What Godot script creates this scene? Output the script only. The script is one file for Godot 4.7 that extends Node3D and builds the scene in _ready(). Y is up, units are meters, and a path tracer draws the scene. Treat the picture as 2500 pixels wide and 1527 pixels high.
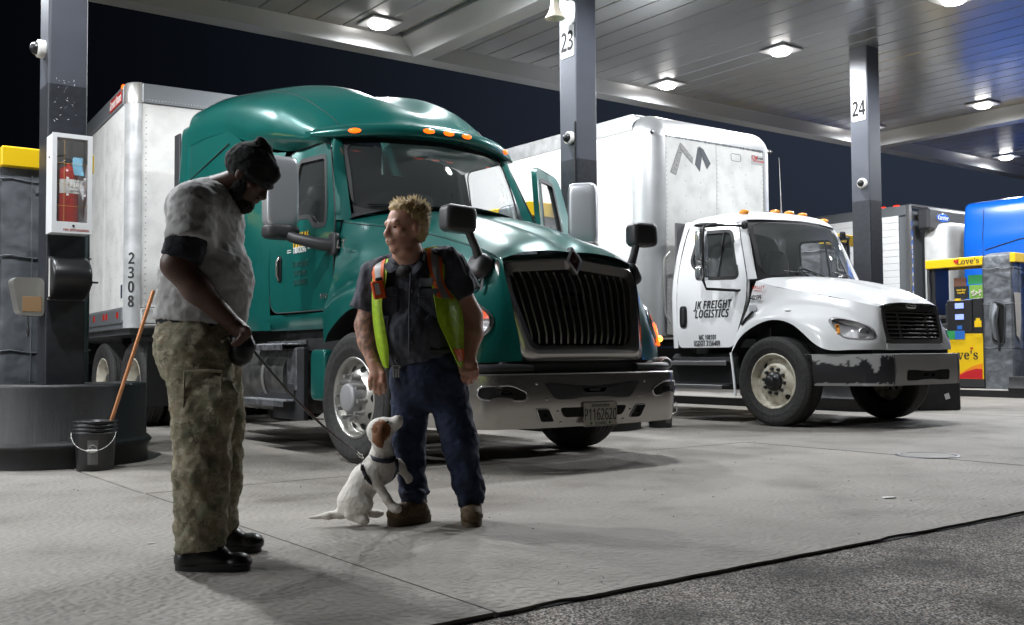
extends Node3D
# A diesel forecourt at night: two people and a puppy in front of a green tractor unit.
const YAW := 0.640536          # the canopy grid and the lanes are turned by 36.7 degrees
const C1 := Vector3(-3.66, 0.0, -8.3)   # foot of the first canopy column
var names := {}
var M := {}
var fonts := {}
var none: Callable

# ---------------------------------------------------------------- naming
func numbered(n: String) -> String:
	if not names.has(n):
		names[n] = 0
		return n
	names[n] += 1
	return "%s_%03d" % [n, names[n]]

func tag(o: Node3D, label := "", category := "", group := "", kind := "") -> Node3D:
	if label: o.set_meta("label", label)
	if category: o.set_meta("category", category)
	if group: o.set_meta("group", group)
	if kind: o.set_meta("kind", kind)
	return o

func grid(lat: float, hd: float, y := 0.0) -> Vector3:
	return C1 + Vector3(lat * cos(YAW) + hd * sin(YAW), y, -lat * sin(YAW) + hd * cos(YAW))

func thing(called: String, label: String, category: String, at: Vector3, turn := YAW, group := "") -> Node3D:
	var o := Node3D.new()
	o.name = numbered(called)
	add_child(o)
	o.position = at
	o.rotation.y = turn
	tag(o, label, category, group)
	return o

func part(parent: Node3D, called: String, st, m: Material) -> MeshInstance3D:
	var o := MeshInstance3D.new()
	o.name = called
	if st is SurfaceTool:
		st.generate_normals()
		o.mesh = st.commit()
	else:
		o.mesh = st
	o.material_override = m
	parent.add_child(o, true)
	return o

func solo(called: String, st, m: Material, label: String, category: String, at := Vector3.ZERO, turn := 0.0, group := "") -> MeshInstance3D:
	var o := part(self, numbered(called), st, m)
	o.position = at
	o.rotation.y = turn
	tag(o, label, category, group)
	return o

func struct(called: String, st, m: Material, at := Vector3.ZERO, turn := 0.0) -> MeshInstance3D:
	var o := part(self, numbered(called), st, m)
	o.position = at
	o.rotation.y = turn
	tag(o, "", "", "", "structure")
	return o

# ---------------------------------------------------------------- shapes
func mb() -> SurfaceTool:
	var st := SurfaceTool.new()
	st.begin(Mesh.PRIMITIVE_TRIANGLES)
	return st

func tri(st: SurfaceTool, a: Vector3, b: Vector3, c: Vector3) -> void:
	st.add_vertex(a); st.add_vertex(b); st.add_vertex(c)

func quad(st: SurfaceTool, a: Vector3, b: Vector3, c: Vector3, d: Vector3) -> void:
	tri(st, a, b, c); tri(st, a, c, d)

func flat(st: SurfaceTool) -> void:
	st.set_smooth_group(4294967295)

func soft(st: SurfaceTool, g := 1) -> void:
	st.set_smooth_group(g)

# a box with chamfered edges, s = full size
func box(st: SurfaceTool, c: Vector3, s: Vector3, b := 0.0, xf := Transform3D()) -> void:
	flat(st)
	var h := s * 0.5
	if b <= 0.0:
		var p := []
		for i in 8:
			p.append(xf * (c + Vector3(h.x * (1 if i & 1 else -1), h.y * (1 if i & 2 else -1), h.z * (1 if i & 4 else -1))))
		for f in [[0, 2, 3, 1], [4, 5, 7, 6], [0, 1, 5, 4], [2, 6, 7, 3], [0, 4, 6, 2], [1, 3, 7, 5]]:
			quad(st, p[f[0]], p[f[1]], p[f[2]], p[f[3]])
		return
	b = minf(b, minf(h.x, minf(h.y, h.z)) * 0.98)
	var v := func(sx: float, sy: float, sz: float, ax: int) -> Vector3:
		return xf * (c + Vector3(sx * (h.x - (0.0 if ax == 0 else b)), sy * (h.y - (0.0 if ax == 1 else b)), sz * (h.z - (0.0 if ax == 2 else b))))
	for s1 in [-1.0, 1.0]:
		var q := [v.call(s1, -1, -1, 0), v.call(s1, 1, -1, 0), v.call(s1, 1, 1, 0), v.call(s1, -1, 1, 0)]
		if s1 < 0: q.reverse()
		quad(st, q[0], q[1], q[2], q[3])
		q = [v.call(-1, s1, -1, 1), v.call(-1, s1, 1, 1), v.call(1, s1, 1, 1), v.call(1, s1, -1, 1)]
		if s1 < 0: q.reverse()
		quad(st, q[0], q[1], q[2], q[3])
		q = [v.call(-1, -1, s1, 2), v.call(1, -1, s1, 2), v.call(1, 1, s1, 2), v.call(-1, 1, s1, 2)]
		if s1 < 0: q.reverse()
		quad(st, q[0], q[1], q[2], q[3])
		for s2 in [-1.0, 1.0]:
			var e := [v.call(s1, s2, -1, 0), v.call(s1, s2, -1, 1), v.call(s1, s2, 1, 1), v.call(s1, s2, 1, 0)]
			if s1 * s2 > 0: e.reverse()
			quad(st, e[3], e[2], e[1], e[0])
			e = [v.call(s1, -1, s2, 0), v.call(s1, -1, s2, 2), v.call(s1, 1, s2, 2), v.call(s1, 1, s2, 0)]
			if s1 * s2 < 0: e.reverse()
			quad(st, e[3], e[2], e[1], e[0])
			e = [v.call(-1, s1, s2, 1), v.call(-1, s1, s2, 2), v.call(1, s1, s2, 2), v.call(1, s1, s2, 1)]
			if s1 * s2 > 0: e.reverse()
			quad(st, e[3], e[2], e[1], e[0])
			for s3 in [-1.0, 1.0]:
				var t := [v.call(s1, s2, s3, 0), v.call(s1, s2, s3, 1), v.call(s1, s2, s3, 2)]
				if s1 * s2 * s3 < 0: t.reverse()
				tri(st, t[0], t[1], t[2])

func frame_of(d: Vector3) -> Basis:
	var z := d.normalized()
	var u := Vector3.UP if absf(z.y) < 0.95 else Vector3.RIGHT
	var x := u.cross(z).normalized()
	return Basis(x, z.cross(x), z)

func cyl(st: SurfaceTool, a: Vector3, b: Vector3, r1: float, r2 := -1.0, n := 16, caps := true) -> void:
	if r2 < 0.0: r2 = r1
	var f := frame_of(b - a)
	soft(st)
	for i in n:
		var t0 := TAU * i / n
		var t1 := TAU * (i + 1) / n
		var u0 := f.x * cos(t0) + f.y * sin(t0)
		var u1 := f.x * cos(t1) + f.y * sin(t1)
		quad(st, a + u0 * r1, b + u0 * r2, b + u1 * r2, a + u1 * r1)
	if caps:
		flat(st)
		for i in n:
			var t0 := TAU * i / n
			var t1 := TAU * (i + 1) / n
			var u0 := f.x * cos(t0) + f.y * sin(t0)
			var u1 := f.x * cos(t1) + f.y * sin(t1)
			if r1 > 0.0: tri(st, a, a + u0 * r1, a + u1 * r1)
			if r2 > 0.0: tri(st, b, b + u1 * r2, b + u0 * r2)

# radius may be a number or one per point
func tube(st: SurfaceTool, pts: Array, r, n := 8, caps := true) -> void:
	var rings := []
	var side := Vector3.ZERO
	for i in pts.size():
		var d: Vector3 = (pts[mini(i + 1, pts.size() - 1)] - pts[maxi(i - 1, 0)]).normalized()
		if side == Vector3.ZERO:
			side = frame_of(d).x
		side = (side - d * side.dot(d)).normalized()
		var up := d.cross(side)
		var rr: float = r if r is float else r[i]
		var ring := []
		for k in n:
			ring.append(pts[i] + (side * cos(TAU * k / n) + up * sin(TAU * k / n)) * rr)
		rings.append(ring)
	soft(st)
	for i in rings.size() - 1:
		for k in n:
			var l := (k + 1) % n
			quad(st, rings[i][k], rings[i + 1][k], rings[i + 1][l], rings[i][l])
	if caps:
		flat(st)
		for k in n:
			var l := (k + 1) % n
			tri(st, pts[0], rings[0][k], rings[0][l])
			tri(st, pts[-1], rings[-1][l], rings[-1][k])

# profile of (radius, height) turned about y of xf; sharp corners where two points repeat
func lathe(st: SurfaceTool, prof: Array, n: int, xf := Transform3D(), start := 0.0, sweep := TAU) -> void:
	var g := 1
	soft(st, g)
	for i in prof.size() - 1:
		var p: Vector2 = prof[i]
		var q: Vector2 = prof[i + 1]
		if p.is_equal_approx(q):
			g += 1
			soft(st, g)
			continue
		for k in n:
			var t0 := start + sweep * k / n
			var t1 := start + sweep * (k + 1) / n
			var a := xf * Vector3(p.x * cos(t0), p.y, p.x * sin(t0))
			var b := xf * Vector3(q.x * cos(t0), q.y, q.x * sin(t0))
			var c := xf * Vector3(q.x * cos(t1), q.y, q.x * sin(t1))
			var d := xf * Vector3(p.x * cos(t1), p.y, p.x * sin(t1))
			if q.x < 1e-6: tri(st, a, b, d)
			elif p.x < 1e-6: tri(st, a, b, c)
			else: quad(st, a, b, c, d)

# outline in xy pushed along z by depth
func prism(st: SurfaceTool, poly: PackedVector2Array, depth: float, xf := Transform3D()) -> void:
	flat(st)
	var idx := Geometry2D.triangulate_polygon(poly)
	var z := Vector3(0, 0, depth)
	for i in range(0, idx.size(), 3):
		var a := Vector3(poly[idx[i]].x, poly[idx[i]].y, 0)
		var b := Vector3(poly[idx[i + 1]].x, poly[idx[i + 1]].y, 0)
		var c := Vector3(poly[idx[i + 2]].x, poly[idx[i + 2]].y, 0)
		tri(st, xf * a, xf * b, xf * c)
		tri(st, xf * (c + z), xf * (b + z), xf * (a + z))
	for i in poly.size():
		var p := Vector3(poly[i].x, poly[i].y, 0)
		var q := Vector3(poly[(i + 1) % poly.size()].x, poly[(i + 1) % poly.size()].y, 0)
		quad(st, xf * p, xf * (p + z), xf * (q + z), xf * q)

func cm(a: Vector3, b: Vector3, c: Vector3, d: Vector3, t: float) -> Vector3:
	return 0.5 * (2.0 * b + (c - a) * t + (2.0 * a - 5.0 * b + 4.0 * c - d) * t * t + (3.0 * b - a - 3.0 * c + d) * t * t * t)

func curve(p: Array, t: float, closed := false) -> Vector3:
	var n := p.size()
	var m := n if closed else n - 1
	var x := clampf(t, 0.0, 1.0) * m
	var i := mini(int(x), m - 1)
	x -= i
	if closed:
		return cm(p[(i - 1 + n) % n], p[i], p[(i + 1) % n], p[(i + 2) % n], x)
	var a: Vector3 = p[i - 1] if i > 0 else 2.0 * p[0] - p[1]
	var d: Vector3 = p[i + 2] if i + 2 < n else 2.0 * p[n - 1] - p[n - 2]
	return cm(a, p[i], p[i + 1], d, x)

# smooth sheet through a net of points (rows of equal length)
func sheet(st: SurfaceTool, rows: Array, nu: int, nv: int, g := 1, flip := false, closed := false) -> void:
	var pts := []
	for i in nu + 1:
		var line := []
		var across := []
		for k in rows[0].size():
			var col := []
			for r in rows: col.append(r[k])
			across.append(curve(col, float(i) / nu))
		for j in nv + 1:
			line.append(curve(across, float(j) / nv, closed))
		pts.append(line)
	soft(st, g)
	for i in nu:
		for j in nv:
			if flip: quad(st, pts[i][j], pts[i][j + 1], pts[i + 1][j + 1], pts[i + 1][j])
			else: quad(st, pts[i][j], pts[i + 1][j], pts[i + 1][j + 1], pts[i][j + 1])

# the same sheet mirrored in x as well
func sheet2(st: SurfaceTool, rows: Array, nu: int, nv: int, g := 1) -> void:
	sheet(st, rows, nu, nv, g)
	var other := []
	for r in rows:
		var l := []
		for p in r: l.append(Vector3(-p.x, p.y, p.z))
		other.append(l)
	sheet(st, other, nu, nv, g, true)

# a band between two outlines with the same number of points, both given in 3D
func band(st: SurfaceTool, a: Array, b: Array, closed := true, g := 1) -> void:
	soft(st, g)
	var n := a.size()
	for i in (n if closed else n - 1):
		var j := (i + 1) % n
		quad(st, a[i], b[i], b[j], a[j])

func fan(st: SurfaceTool, a: Array, g := 1) -> void:
	soft(st, g)
	var c := Vector3.ZERO
	for p in a: c += p / a.size()
	for i in a.size(): tri(st, c, a[i], a[(i + 1) % a.size()])

# a polygon laid on a curved surface f(Vector2), with rings inside so that it follows the bulge
func laid(st: SurfaceTool, poly: PackedVector2Array, f: Callable, g := 1) -> void:
	var c := Vector2.ZERO
	for p in poly: c += p / poly.size()
	var last := lift(poly, f)
	for t in [0.75, 0.5, 0.25]:
		var q := PackedVector2Array()
		for p in poly: q.append(c.lerp(p, t))
		var now := lift(q, f)
		band(st, last, now, true, g)
		last = now
	soft(st, g)
	var m: Vector3 = f.call(c)
	for i in last.size(): tri(st, m, last[i], last[(i + 1) % last.size()])

# rounded polygon: corners given in order, n points per corner
func rounded(c: Array, r: float, n := 5) -> PackedVector2Array:
	var out := PackedVector2Array()
	var m := c.size()
	for i in m:
		var p: Vector2 = c[i]
		var a: Vector2 = (c[(i - 1 + m) % m] - p)
		var b: Vector2 = (c[(i + 1) % m] - p)
		var l := minf(r, minf(a.length(), b.length()) * 0.48)
		var s := p + a.normalized() * l
		var e := p + b.normalized() * l
		for k in n:
			var t := float(k) / (n - 1)
			out.append(s.lerp(p, t).lerp(p.lerp(e, t), t))
	return out

func shrink(poly: PackedVector2Array, d: float) -> PackedVector2Array:
	var out := PackedVector2Array()
	var n := poly.size()
	var s := 0.0
	for i in n: s += poly[i].cross(poly[(i + 1) % n])
	for i in n:
		var a := poly[(i - 1 + n) % n]
		var b := poly[(i + 1) % n]
		var t := (b - a).normalized()
		out.append(poly[i] + Vector2(-t.y, t.x) * d * signf(s))
	return out

func lift(poly: PackedVector2Array, f: Callable) -> Array:
	var out := []
	for p in poly: out.append(f.call(p))
	return out

# ---------------------------------------------------------------- lettering
func words(parent: Node3D, called: String, s: String, high: float, m: Material, xf: Transform3D, wide := 1.0, face := "Droid Sans", bold := true, lean := 0.0) -> MeshInstance3D:
	var key := face + str(bold)
	if not fonts.has(key):
		var f := SystemFont.new()
		f.font_names = PackedStringArray([face])
		f.font_weight = 700 if bold else 400
		fonts[key] = f
	var t := TextMesh.new()
	t.text = s
	t.font = fonts[key]
	t.font_size = 64
	t.pixel_size = high / 46.0
	t.depth = 0.002 * high / 0.05 if high < 0.05 else 0.002
	t.curve_step = 4.0
	var o := MeshInstance3D.new()
	o.name = called
	o.mesh = t
	o.material_override = m
	parent.add_child(o, true)
	o.transform = xf * Transform3D(Basis(Vector3(wide, 0, 0), Vector3(lean, 1, 0), Vector3(0, 0, 1)), Vector3.ZERO)
	return o

# a transform at p whose z looks along n and whose y is up
func face_to(p: Vector3, n: Vector3, up := Vector3.UP) -> Transform3D:
	var z := n.normalized()
	var x := up.cross(z).normalized()
	return Transform3D(Basis(x, z.cross(x), z), p)

# ---------------------------------------------------------------- materials
func lin(r: float, g: float, b: float) -> Color:
	return Color(r, g, b).linear_to_srgb()

func mat(called: String, c: Color, rough := 0.6, metal := 0.0) -> StandardMaterial3D:
	var m := StandardMaterial3D.new()
	m.resource_name = called
	m.albedo_color = c.linear_to_srgb()
	m.roughness = rough
	m.metallic = metal
	M[called] = m
	return m

func noise_tex(seed_: int, freq: float, size: int, stops: Array, octaves := 4, normal := 0.0, type := FastNoiseLite.TYPE_SIMPLEX_SMOOTH) -> NoiseTexture2D:
	var n := FastNoiseLite.new()
	n.seed = seed_
	n.noise_type = type
	n.frequency = freq
	n.fractal_octaves = octaves
	if type == FastNoiseLite.TYPE_CELLULAR:
		n.cellular_return_type = FastNoiseLite.RETURN_CELL_VALUE
		n.cellular_jitter = 1.0
	var t := NoiseTexture2D.new()
	t.width = size; t.height = size
	t.seamless = true
	t.noise = n
	if normal > 0.0:
		t.as_normal_map = true
		t.bump_strength = normal
	elif stops:
		var g := Gradient.new()
		var offs := PackedFloat32Array()
		var cols := PackedColorArray()
		for s in stops:
			offs.append(s[0])
			cols.append(s[1])
		g.offsets = offs
		g.colors = cols
		t.color_ramp = g
	return t

func grey(v: float) -> Color:
	return Color(v, v, v)

# world-scale noise over a material: base texture, a fine layer that multiplies it, and a normal map
func weather(m: StandardMaterial3D, base: Texture2D, per_metre: float, fine: Texture2D = null, fine_per_metre := 1.0, bumps: Texture2D = null, strength := 0.5, world := true) -> void:
	m.uv1_triplanar = true
	m.uv1_world_triplanar = world
	m.uv1_scale = Vector3.ONE * per_metre
	m.albedo_texture = base
	if fine:
		m.detail_enabled = true
		m.detail_blend_mode = BaseMaterial3D.BLEND_MODE_MUL
		m.detail_uv_layer = BaseMaterial3D.DETAIL_UV_2
		m.detail_albedo = fine
		m.uv2_triplanar = true
		m.uv2_world_triplanar = world
		m.uv2_scale = Vector3.ONE * fine_per_metre
	if bumps:
		m.normal_enabled = true
		m.normal_texture = bumps
		m.normal_scale = strength

# ---------------------------------------------------------------- camera, sky, exposure, materials
func view_and_sky() -> void:
	var cam := Camera3D.new()
	cam.name = "camera"
	add_child(cam)
	cam.transform = Transform3D(Basis(Vector3.RIGHT, 0.0406) * Basis(Vector3(0, 0, 1), -0.007), Vector3(0, 0.84, 0))
	cam.fov = 33.96
	cam.near = 0.05
	cam.far = 1500.0
	cam.current = true
	var e := Environment.new()
	e.background_mode = Environment.BG_SKY
	var img := Image.create(256, 128, false, Image.FORMAT_RGBF)
	for y in 128:
		var el := PI * 0.5 - PI * (y + 0.5) / 128.0
		for x in 256:
			var az := TAU * (x + 0.5) / 256.0
			var d := Vector3(sin(az - PI), 0, cos(az - PI))
			var town := pow(clampf(d.dot(Vector3(-0.42, 0, -0.9).normalized()) * 0.5 + 0.5, 0.0, 1.0), 18.0)
			var k := 0.0011 + 0.03 * town * exp(-pow((el - 0.28) / 0.4, 2.0))
			img.set_pixel(x, y, Color(k * 0.8, k * 1.05, k * 1.65))
	var pm := PanoramaSkyMaterial.new()
	pm.panorama = ImageTexture.create_from_image(img)
	pm.filter = true
	var sky := Sky.new()
	sky.sky_material = pm
	e.sky = sky
	e.tonemap_mode = Environment.TONE_MAPPER_LINEAR
	e.tonemap_exposure = 1.0
	e.sdfgi_enabled = true
	e.ssao_enabled = true
	e.ssil_enabled = true
	var we := WorldEnvironment.new()
	we.name = "environment"
	we.environment = e
	add_child(we)
	var moon := DirectionalLight3D.new()
	moon.name = "moon"
	moon.light_energy = 0.004
	moon.light_angular_distance = 0.5
	moon.light_color = Color(0.8, 0.88, 1.0)
	moon.shadow_enabled = true
	moon.rotation = Vector3(-0.9, 2.6, 0)
	add_child(moon)

func make_materials() -> void:
	var w := Color.WHITE
	var fine := noise_tex(7, 0.35, 512, [[0.0, grey(0.45)], [0.35, grey(0.82)], [0.55, grey(1.0)], [1.0, grey(1.45)]], 2)
	var stain := noise_tex(3, 0.008, 1024, [[0.0, Color(0.8, 0.79, 0.78)], [0.3, Color(0.93, 0.925, 0.92)], [0.5, Color(0.97, 0.97, 0.965)], [0.75, w], [1.0, Color(1.0, 0.99, 0.97)]], 8)
	var bump := noise_tex(9, 0.3, 512, [], 3, 3.0)
	for i in 3:
		var c := mat("concrete_%d" % i, [Color(0.305, 0.283, 0.256), Color(0.288, 0.269, 0.245), Color(0.318, 0.294, 0.264)][i], 0.78)
		weather(c, stain, 0.16, fine, 1.6, bump, 0.35)
		c.uv1_offset = Vector3(0.31 * i, 0, 0.17 * i)
	var agg := noise_tex(11, 0.16, 1024, [[0.0, grey(0.08)], [0.22, grey(0.3)], [0.45, Color(0.6, 0.57, 0.54)], [0.7, Color(0.8, 0.76, 0.72)], [0.9, w], [1.0, w]], 1, 0.0, FastNoiseLite.TYPE_CELLULAR)
	var aggb := noise_tex(11, 0.16, 1024, [], 2, 6.0)
	var asp := mat("asphalt", Color(0.5, 0.47, 0.445), 0.85)
	weather(asp, agg, 0.95, noise_tex(5, 0.01, 512, [[0.0, grey(0.55)], [0.5, grey(0.9)], [1.0, grey(1.15)]], 3), 0.3, aggb, 0.9)
	mat("joint", Color(0.02, 0.02, 0.02), 0.9)
	# canopy
	var pan := mat("ceiling_metal", Color(0.13, 0.13, 0.133), 0.22)
	pan.metallic_specular = 0.75
	var gut := mat("gutter_metal", Color(0.19, 0.19, 0.19), 0.28)
	gut.metallic_specular = 0.7
	mat("fascia", Color(0.3, 0.3, 0.31), 0.5)
	var up := mat("column_grey", Color(0.07, 0.076, 0.095), 0.45)
	weather(up, noise_tex(23, 0.01, 512, [[0.0, grey(0.9)], [1.0, w]], 4), 0.5)
	var lo := mat("column_dark", Color(0.033, 0.036, 0.045), 0.4)
	weather(lo, noise_tex(24, 0.03, 512, [[0.0, grey(0.7)], [1.0, w]], 4), 0.8)
	var bk := mat("barrier_black", Color(0.008, 0.008, 0.009), 0.55)
	weather(bk, noise_tex(25, 0.02, 512, [[0.0, grey(0.55)], [0.6, w], [1.0, Color(1.6, 1.5, 1.4)]], 5), 0.7, null, 1.0, bump, 0.3)
	var kc := mat("island_concrete", Color(0.42, 0.4, 0.37), 0.8)
	weather(kc, stain, 0.4, fine, 1.5)
	mat("white_paint", Color(0.78, 0.79, 0.8), 0.35)
	mat("sign_white", Color(0.45, 0.45, 0.45), 0.5)
	mat("black_print", Color(0.012, 0.012, 0.014), 0.5)
	mat("black_hole_print", Color(0.003, 0.003, 0.003), 0.9)
	mat("grey_print", Color(0.16, 0.17, 0.19), 0.5)
	mat("white_print", Color(0.8, 0.8, 0.78), 0.5)
	mat("plastic_white", Color(0.72, 0.71, 0.68), 0.35)
	mat("cream_plastic", Color(0.62, 0.57, 0.46), 0.45)
	mat("black_plastic", Color(0.014, 0.014, 0.016), 0.35)
	mat("dark_plastic", Color(0.03, 0.031, 0.035), 0.5)
	mat("mirror_plastic", Color(0.045, 0.044, 0.048), 0.45)
	mat("undercarriage", Color(0.012, 0.012, 0.013), 0.7)
	mat("chrome", Color(0.62, 0.62, 0.64), 0.16, 0.85)
	mat("brushed_metal", Color(0.5, 0.49, 0.47), 0.38, 0.75)
	mat("aluminium", Color(0.46, 0.46, 0.47), 0.42, 1.0)
	mat("galvanised", Color(0.36, 0.37, 0.38), 0.5, 0.8)
	mat("steel_dark", Color(0.08, 0.08, 0.085), 0.45, 0.6)
	mat("red_paint", Color(0.42, 0.03, 0.02), 0.3)
	mat("blue_tag", Color(0.25, 0.55, 0.75), 0.6)
	mat("copper", Color(0.62, 0.28, 0.13), 0.35, 0.6)
	mat("amber_lens", Color(0.75, 0.28, 0.03), 0.2)
	mat("red_lens", Color(0.55, 0.03, 0.02), 0.25)
	mat("yellow_panel", Color(0.85, 0.55, 0.005), 0.35)
	for g in [["glass", 0.06, Color(0.55, 0.6, 0.6)], ["smoky_glass", 0.42, Color(0.03, 0.04, 0.045)], ["lens_glass", 0.1, Color(0.9, 0.9, 0.92)]]:
		var m := mat(g[0], g[2], 0.02)
		m.albedo_color.a = g[1]
		m.transparency = BaseMaterial3D.TRANSPARENCY_ALPHA
	var hl := mat("headlamp", Color(0.5, 0.5, 0.52), 0.06, 0.7)
	hl.clearcoat_enabled = true
	for l in [["lamp_glow", Color(1, 0.99, 0.97), 30.0], ["amber_glow", Color(1.0, 0.36, 0.06), 2.6], ["amber_core", Color(1.0, 0.62, 0.22), 6.0], ["red_glow", Color(1.0, 0.14, 0.03), 3.0], ["screen_glow", Color(0.55, 0.62, 0.95), 0.9]]:
		var m := mat(l[0], Color(0.6, 0.6, 0.6), 0.3)
		m.albedo_color = l[1]
		m.emission_enabled = true
		m.emission = l[1]
		m.emission_energy_multiplier = l[2]

# ---------------------------------------------------------------- pavement
func pavement() -> void:
	var st := mb()
	flat(st)
	quad(st, Vector3(-700, -0.016, 700), Vector3(700, -0.016, 700), Vector3(700, -0.016, -700), Vector3(-700, -0.016, -700))
	struct("ground", st, M.asphalt)
	var pad := Node3D.new()
	pad.name = "pavement"
	add_child(pad)
	tag(pad, "", "", "", "structure")
	pad.position = C1
	pad.rotation.y = YAW
	st = mb()
	box(st, Vector3(8.3, -0.014, -7.0), Vector3(60.8, 0.012, 26.1))
	part(pad, "joint_filler", st, M.joint)
	var r := RandomNumberGenerator.new()
	r.seed = 5
	var zs := [6.11, 2.42, -1.2, -4.9, -8.6, -12.3, -16.0, -20.0]
	var xs := []
	for i in range(-4, 8): xs.append(5.53 * i - 0.06)
	for i in xs.size() - 1:
		for k in zs.size() - 1:
			var x0: float = xs[i]
			var x1: float = xs[i + 1]
			var z1: float = zs[k]
			var z0: float = zs[k + 1]
			st = mb()
			var g := 0.007
			var h := r.randf_range(-0.002, 0.002)
			if k == 0:
				# the outer row has a worn, slightly ragged edge along the asphalt
				flat(st)
				var n := 60
				for q in n:
					var a := x0 + g + (x1 - x0 - 2 * g) * q / n
					var b := x0 + g + (x1 - x0 - 2 * g) * (q + 1) / n
					var ea := z1 - 0.007 * absf(sin(a * 9.1) * sin(a * 23.7)) - (0.016 if sin(a * 3.1 + 1.0) > 0.97 else 0.0)
					var eb := z1 - 0.007 * absf(sin(b * 9.1) * sin(b * 23.7)) - (0.016 if sin(b * 3.1 + 1.0) > 0.97 else 0.0)
					quad(st, Vector3(a, h, z0 + g), Vector3(b, h, z0 + g), Vector3(b, h, eb), Vector3(a, h, ea))
					quad(st, Vector3(a, h, ea), Vector3(b, h, eb), Vector3(b, -0.2, eb), Vector3(a, -0.2, ea))
				box(st, Vector3((x0 + x1) / 2, -0.1, (z0 + z1) / 2), Vector3(x1 - x0 - 2 * g, 0.15, z1 - z0 - 0.12))
			else:
				box(st, Vector3((x0 + x1) / 2, h - 0.1, (z0 + z1) / 2), Vector3(x1 - x0 - 2 * g, 0.2, z1 - z0 - 2 * g), 0.004)
			part(pad, "concrete_slab", st, M["concrete_%d" % r.randi_range(0, 2)])
	# the dark tar strip and the drop along the edge of the pad
	st = mb()
	for q in 80:
		var a := -14.0 + q * 0.5
		var wd := 0.0 + 0.022 * clampf((a - 0.6) / 3.0, 0.0, 1.0)
		flat(st)
		quad(st, Vector3(a, -0.009, 6.09), Vector3(a + 0.5, -0.009, 6.09), Vector3(a + 0.5, -0.012, 6.108 + wd), Vector3(a, -0.012, 6.108 + wd))
	part(pad, "edge_seal", st, M.joint)

func lid() -> void:
	var t := thing("manhole_cover", "round grey steel access cover set in the concrete at right", "manhole cover", grid(5.6, 4.2, 0.006))
	var st := mb()
	lathe(st, [Vector2(0, 0), Vector2(0.2, 0), Vector2(0.2, 0), Vector2(0.205, -0.004)], 28)
	part(t, "cover", st, mat("cover_grey", Color(0.2, 0.19, 0.18), 0.7))
	st = mb()
	lathe(st, [Vector2(0.212, -0.004), Vector2(0.215, 0.001), Vector2(0.245, 0.001), Vector2(0.25, -0.006)], 28)
	part(t, "rim", st, M.steel_dark)

# ---------------------------------------------------------------- canopy
func canopy() -> void:
	var t := thing("canopy", "grey metal forecourt canopy over the fuel lanes with long ceiling panels", "canopy", C1)
	var g := mb()
	box(g, Vector3(0, 5.305, -0.0), Vector3(0.392, 0.03, 7.0), 0.012)
	g.generate_normals()
	var pm := g.commit()
	var x := -13.0
	while x < 30.0:
		var skip := false
		for gx in [-5.46, 5.6, 16.66, 27.7]:
			if absf(x - gx) < 0.33: skip = true
		if not skip:
			var o := part(t, "ceiling_panel", pm, M.ceiling_metal)
			o.position.x = x
		x += 0.398
	var st := mb()
	box(st, Vector3(8.5, 5.42, 0), Vector3(44.0, 0.1, 7.4))
	part(t, "roof_deck", st, M.fascia)
	for gx in [-5.46, 5.6, 16.66, 27.7]:
		st = mb()
		var prof := PackedVector2Array([Vector2(-0.33, 5.3), Vector2(-0.14, 5.06), Vector2(0.14, 5.06), Vector2(0.33, 5.3), Vector2(0.33, 5.36), Vector2(-0.33, 5.36)])
		prism(st, prof, 6.96, Transform3D(Basis.IDENTITY, Vector3(gx, 0, -3.48)))
		part(t, "gutter", st, M.gutter_metal)
	for s in [-1, 1]:
		st = mb()
		var prof := PackedVector2Array([Vector2(3.46, 5.3), Vector2(3.52, 5.08), Vector2(3.76, 5.06), Vector2(3.78, 5.36), Vector2(3.46, 5.36)])
		prism(st, prof, 44.0, Transform3D(Basis(Vector3(0, 0, s), Vector3.UP, Vector3(-s, 0, 0)) if s > 0 else Basis(Vector3(0, 0, -1), Vector3.UP, Vector3(1, 0, 0)), Vector3(30.5 if s > 0 else -13.5, 0, 0)))
		part(t, "edge_gutter", st, M.gutter_metal)
		st = mb()
		box(st, Vector3(8.5, 5.6, s * 3.83), Vector3(44.2, 1.0, 0.08), 0.01)
		part(t, "fascia", st, M.fascia)

func canopy_lamp(lat: float, hd: float, label: String) -> void:
	var t := thing("canopy_light", label, "ceiling light", grid(lat, hd, 5.285), YAW, "lights in the canopy ceiling")
	var st := mb()
	box(st, Vector3(0, -0.012, 0), Vector3(0.46, 0.024, 0.46), 0.011)
	part(t, "housing", st, M.fascia)
	st = mb()
	lathe(st, [Vector2(0.15, -0.02), Vector2(0.145, -0.045), Vector2(0.12, -0.07), Vector2(0.07, -0.085), Vector2(0, -0.09)], 24)
	part(t, "lens", st, M.lamp_glow)
	var l := SpotLight3D.new()
	l.name = "light"
	l.light_color = Color(0.97, 0.985, 1.0)
	l.light_energy = LAMP
	l.light_size = 0.1
	l.spot_range = 60.0
	l.spot_angle = 86.0
	l.spot_angle_attenuation = 0.4
	l.spot_attenuation = 2.0
	l.shadow_enabled = true
	l.rotation.x = -PI / 2
	l.position.y = -0.062
	t.add_child(l)
const LAMP := 15.5

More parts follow.
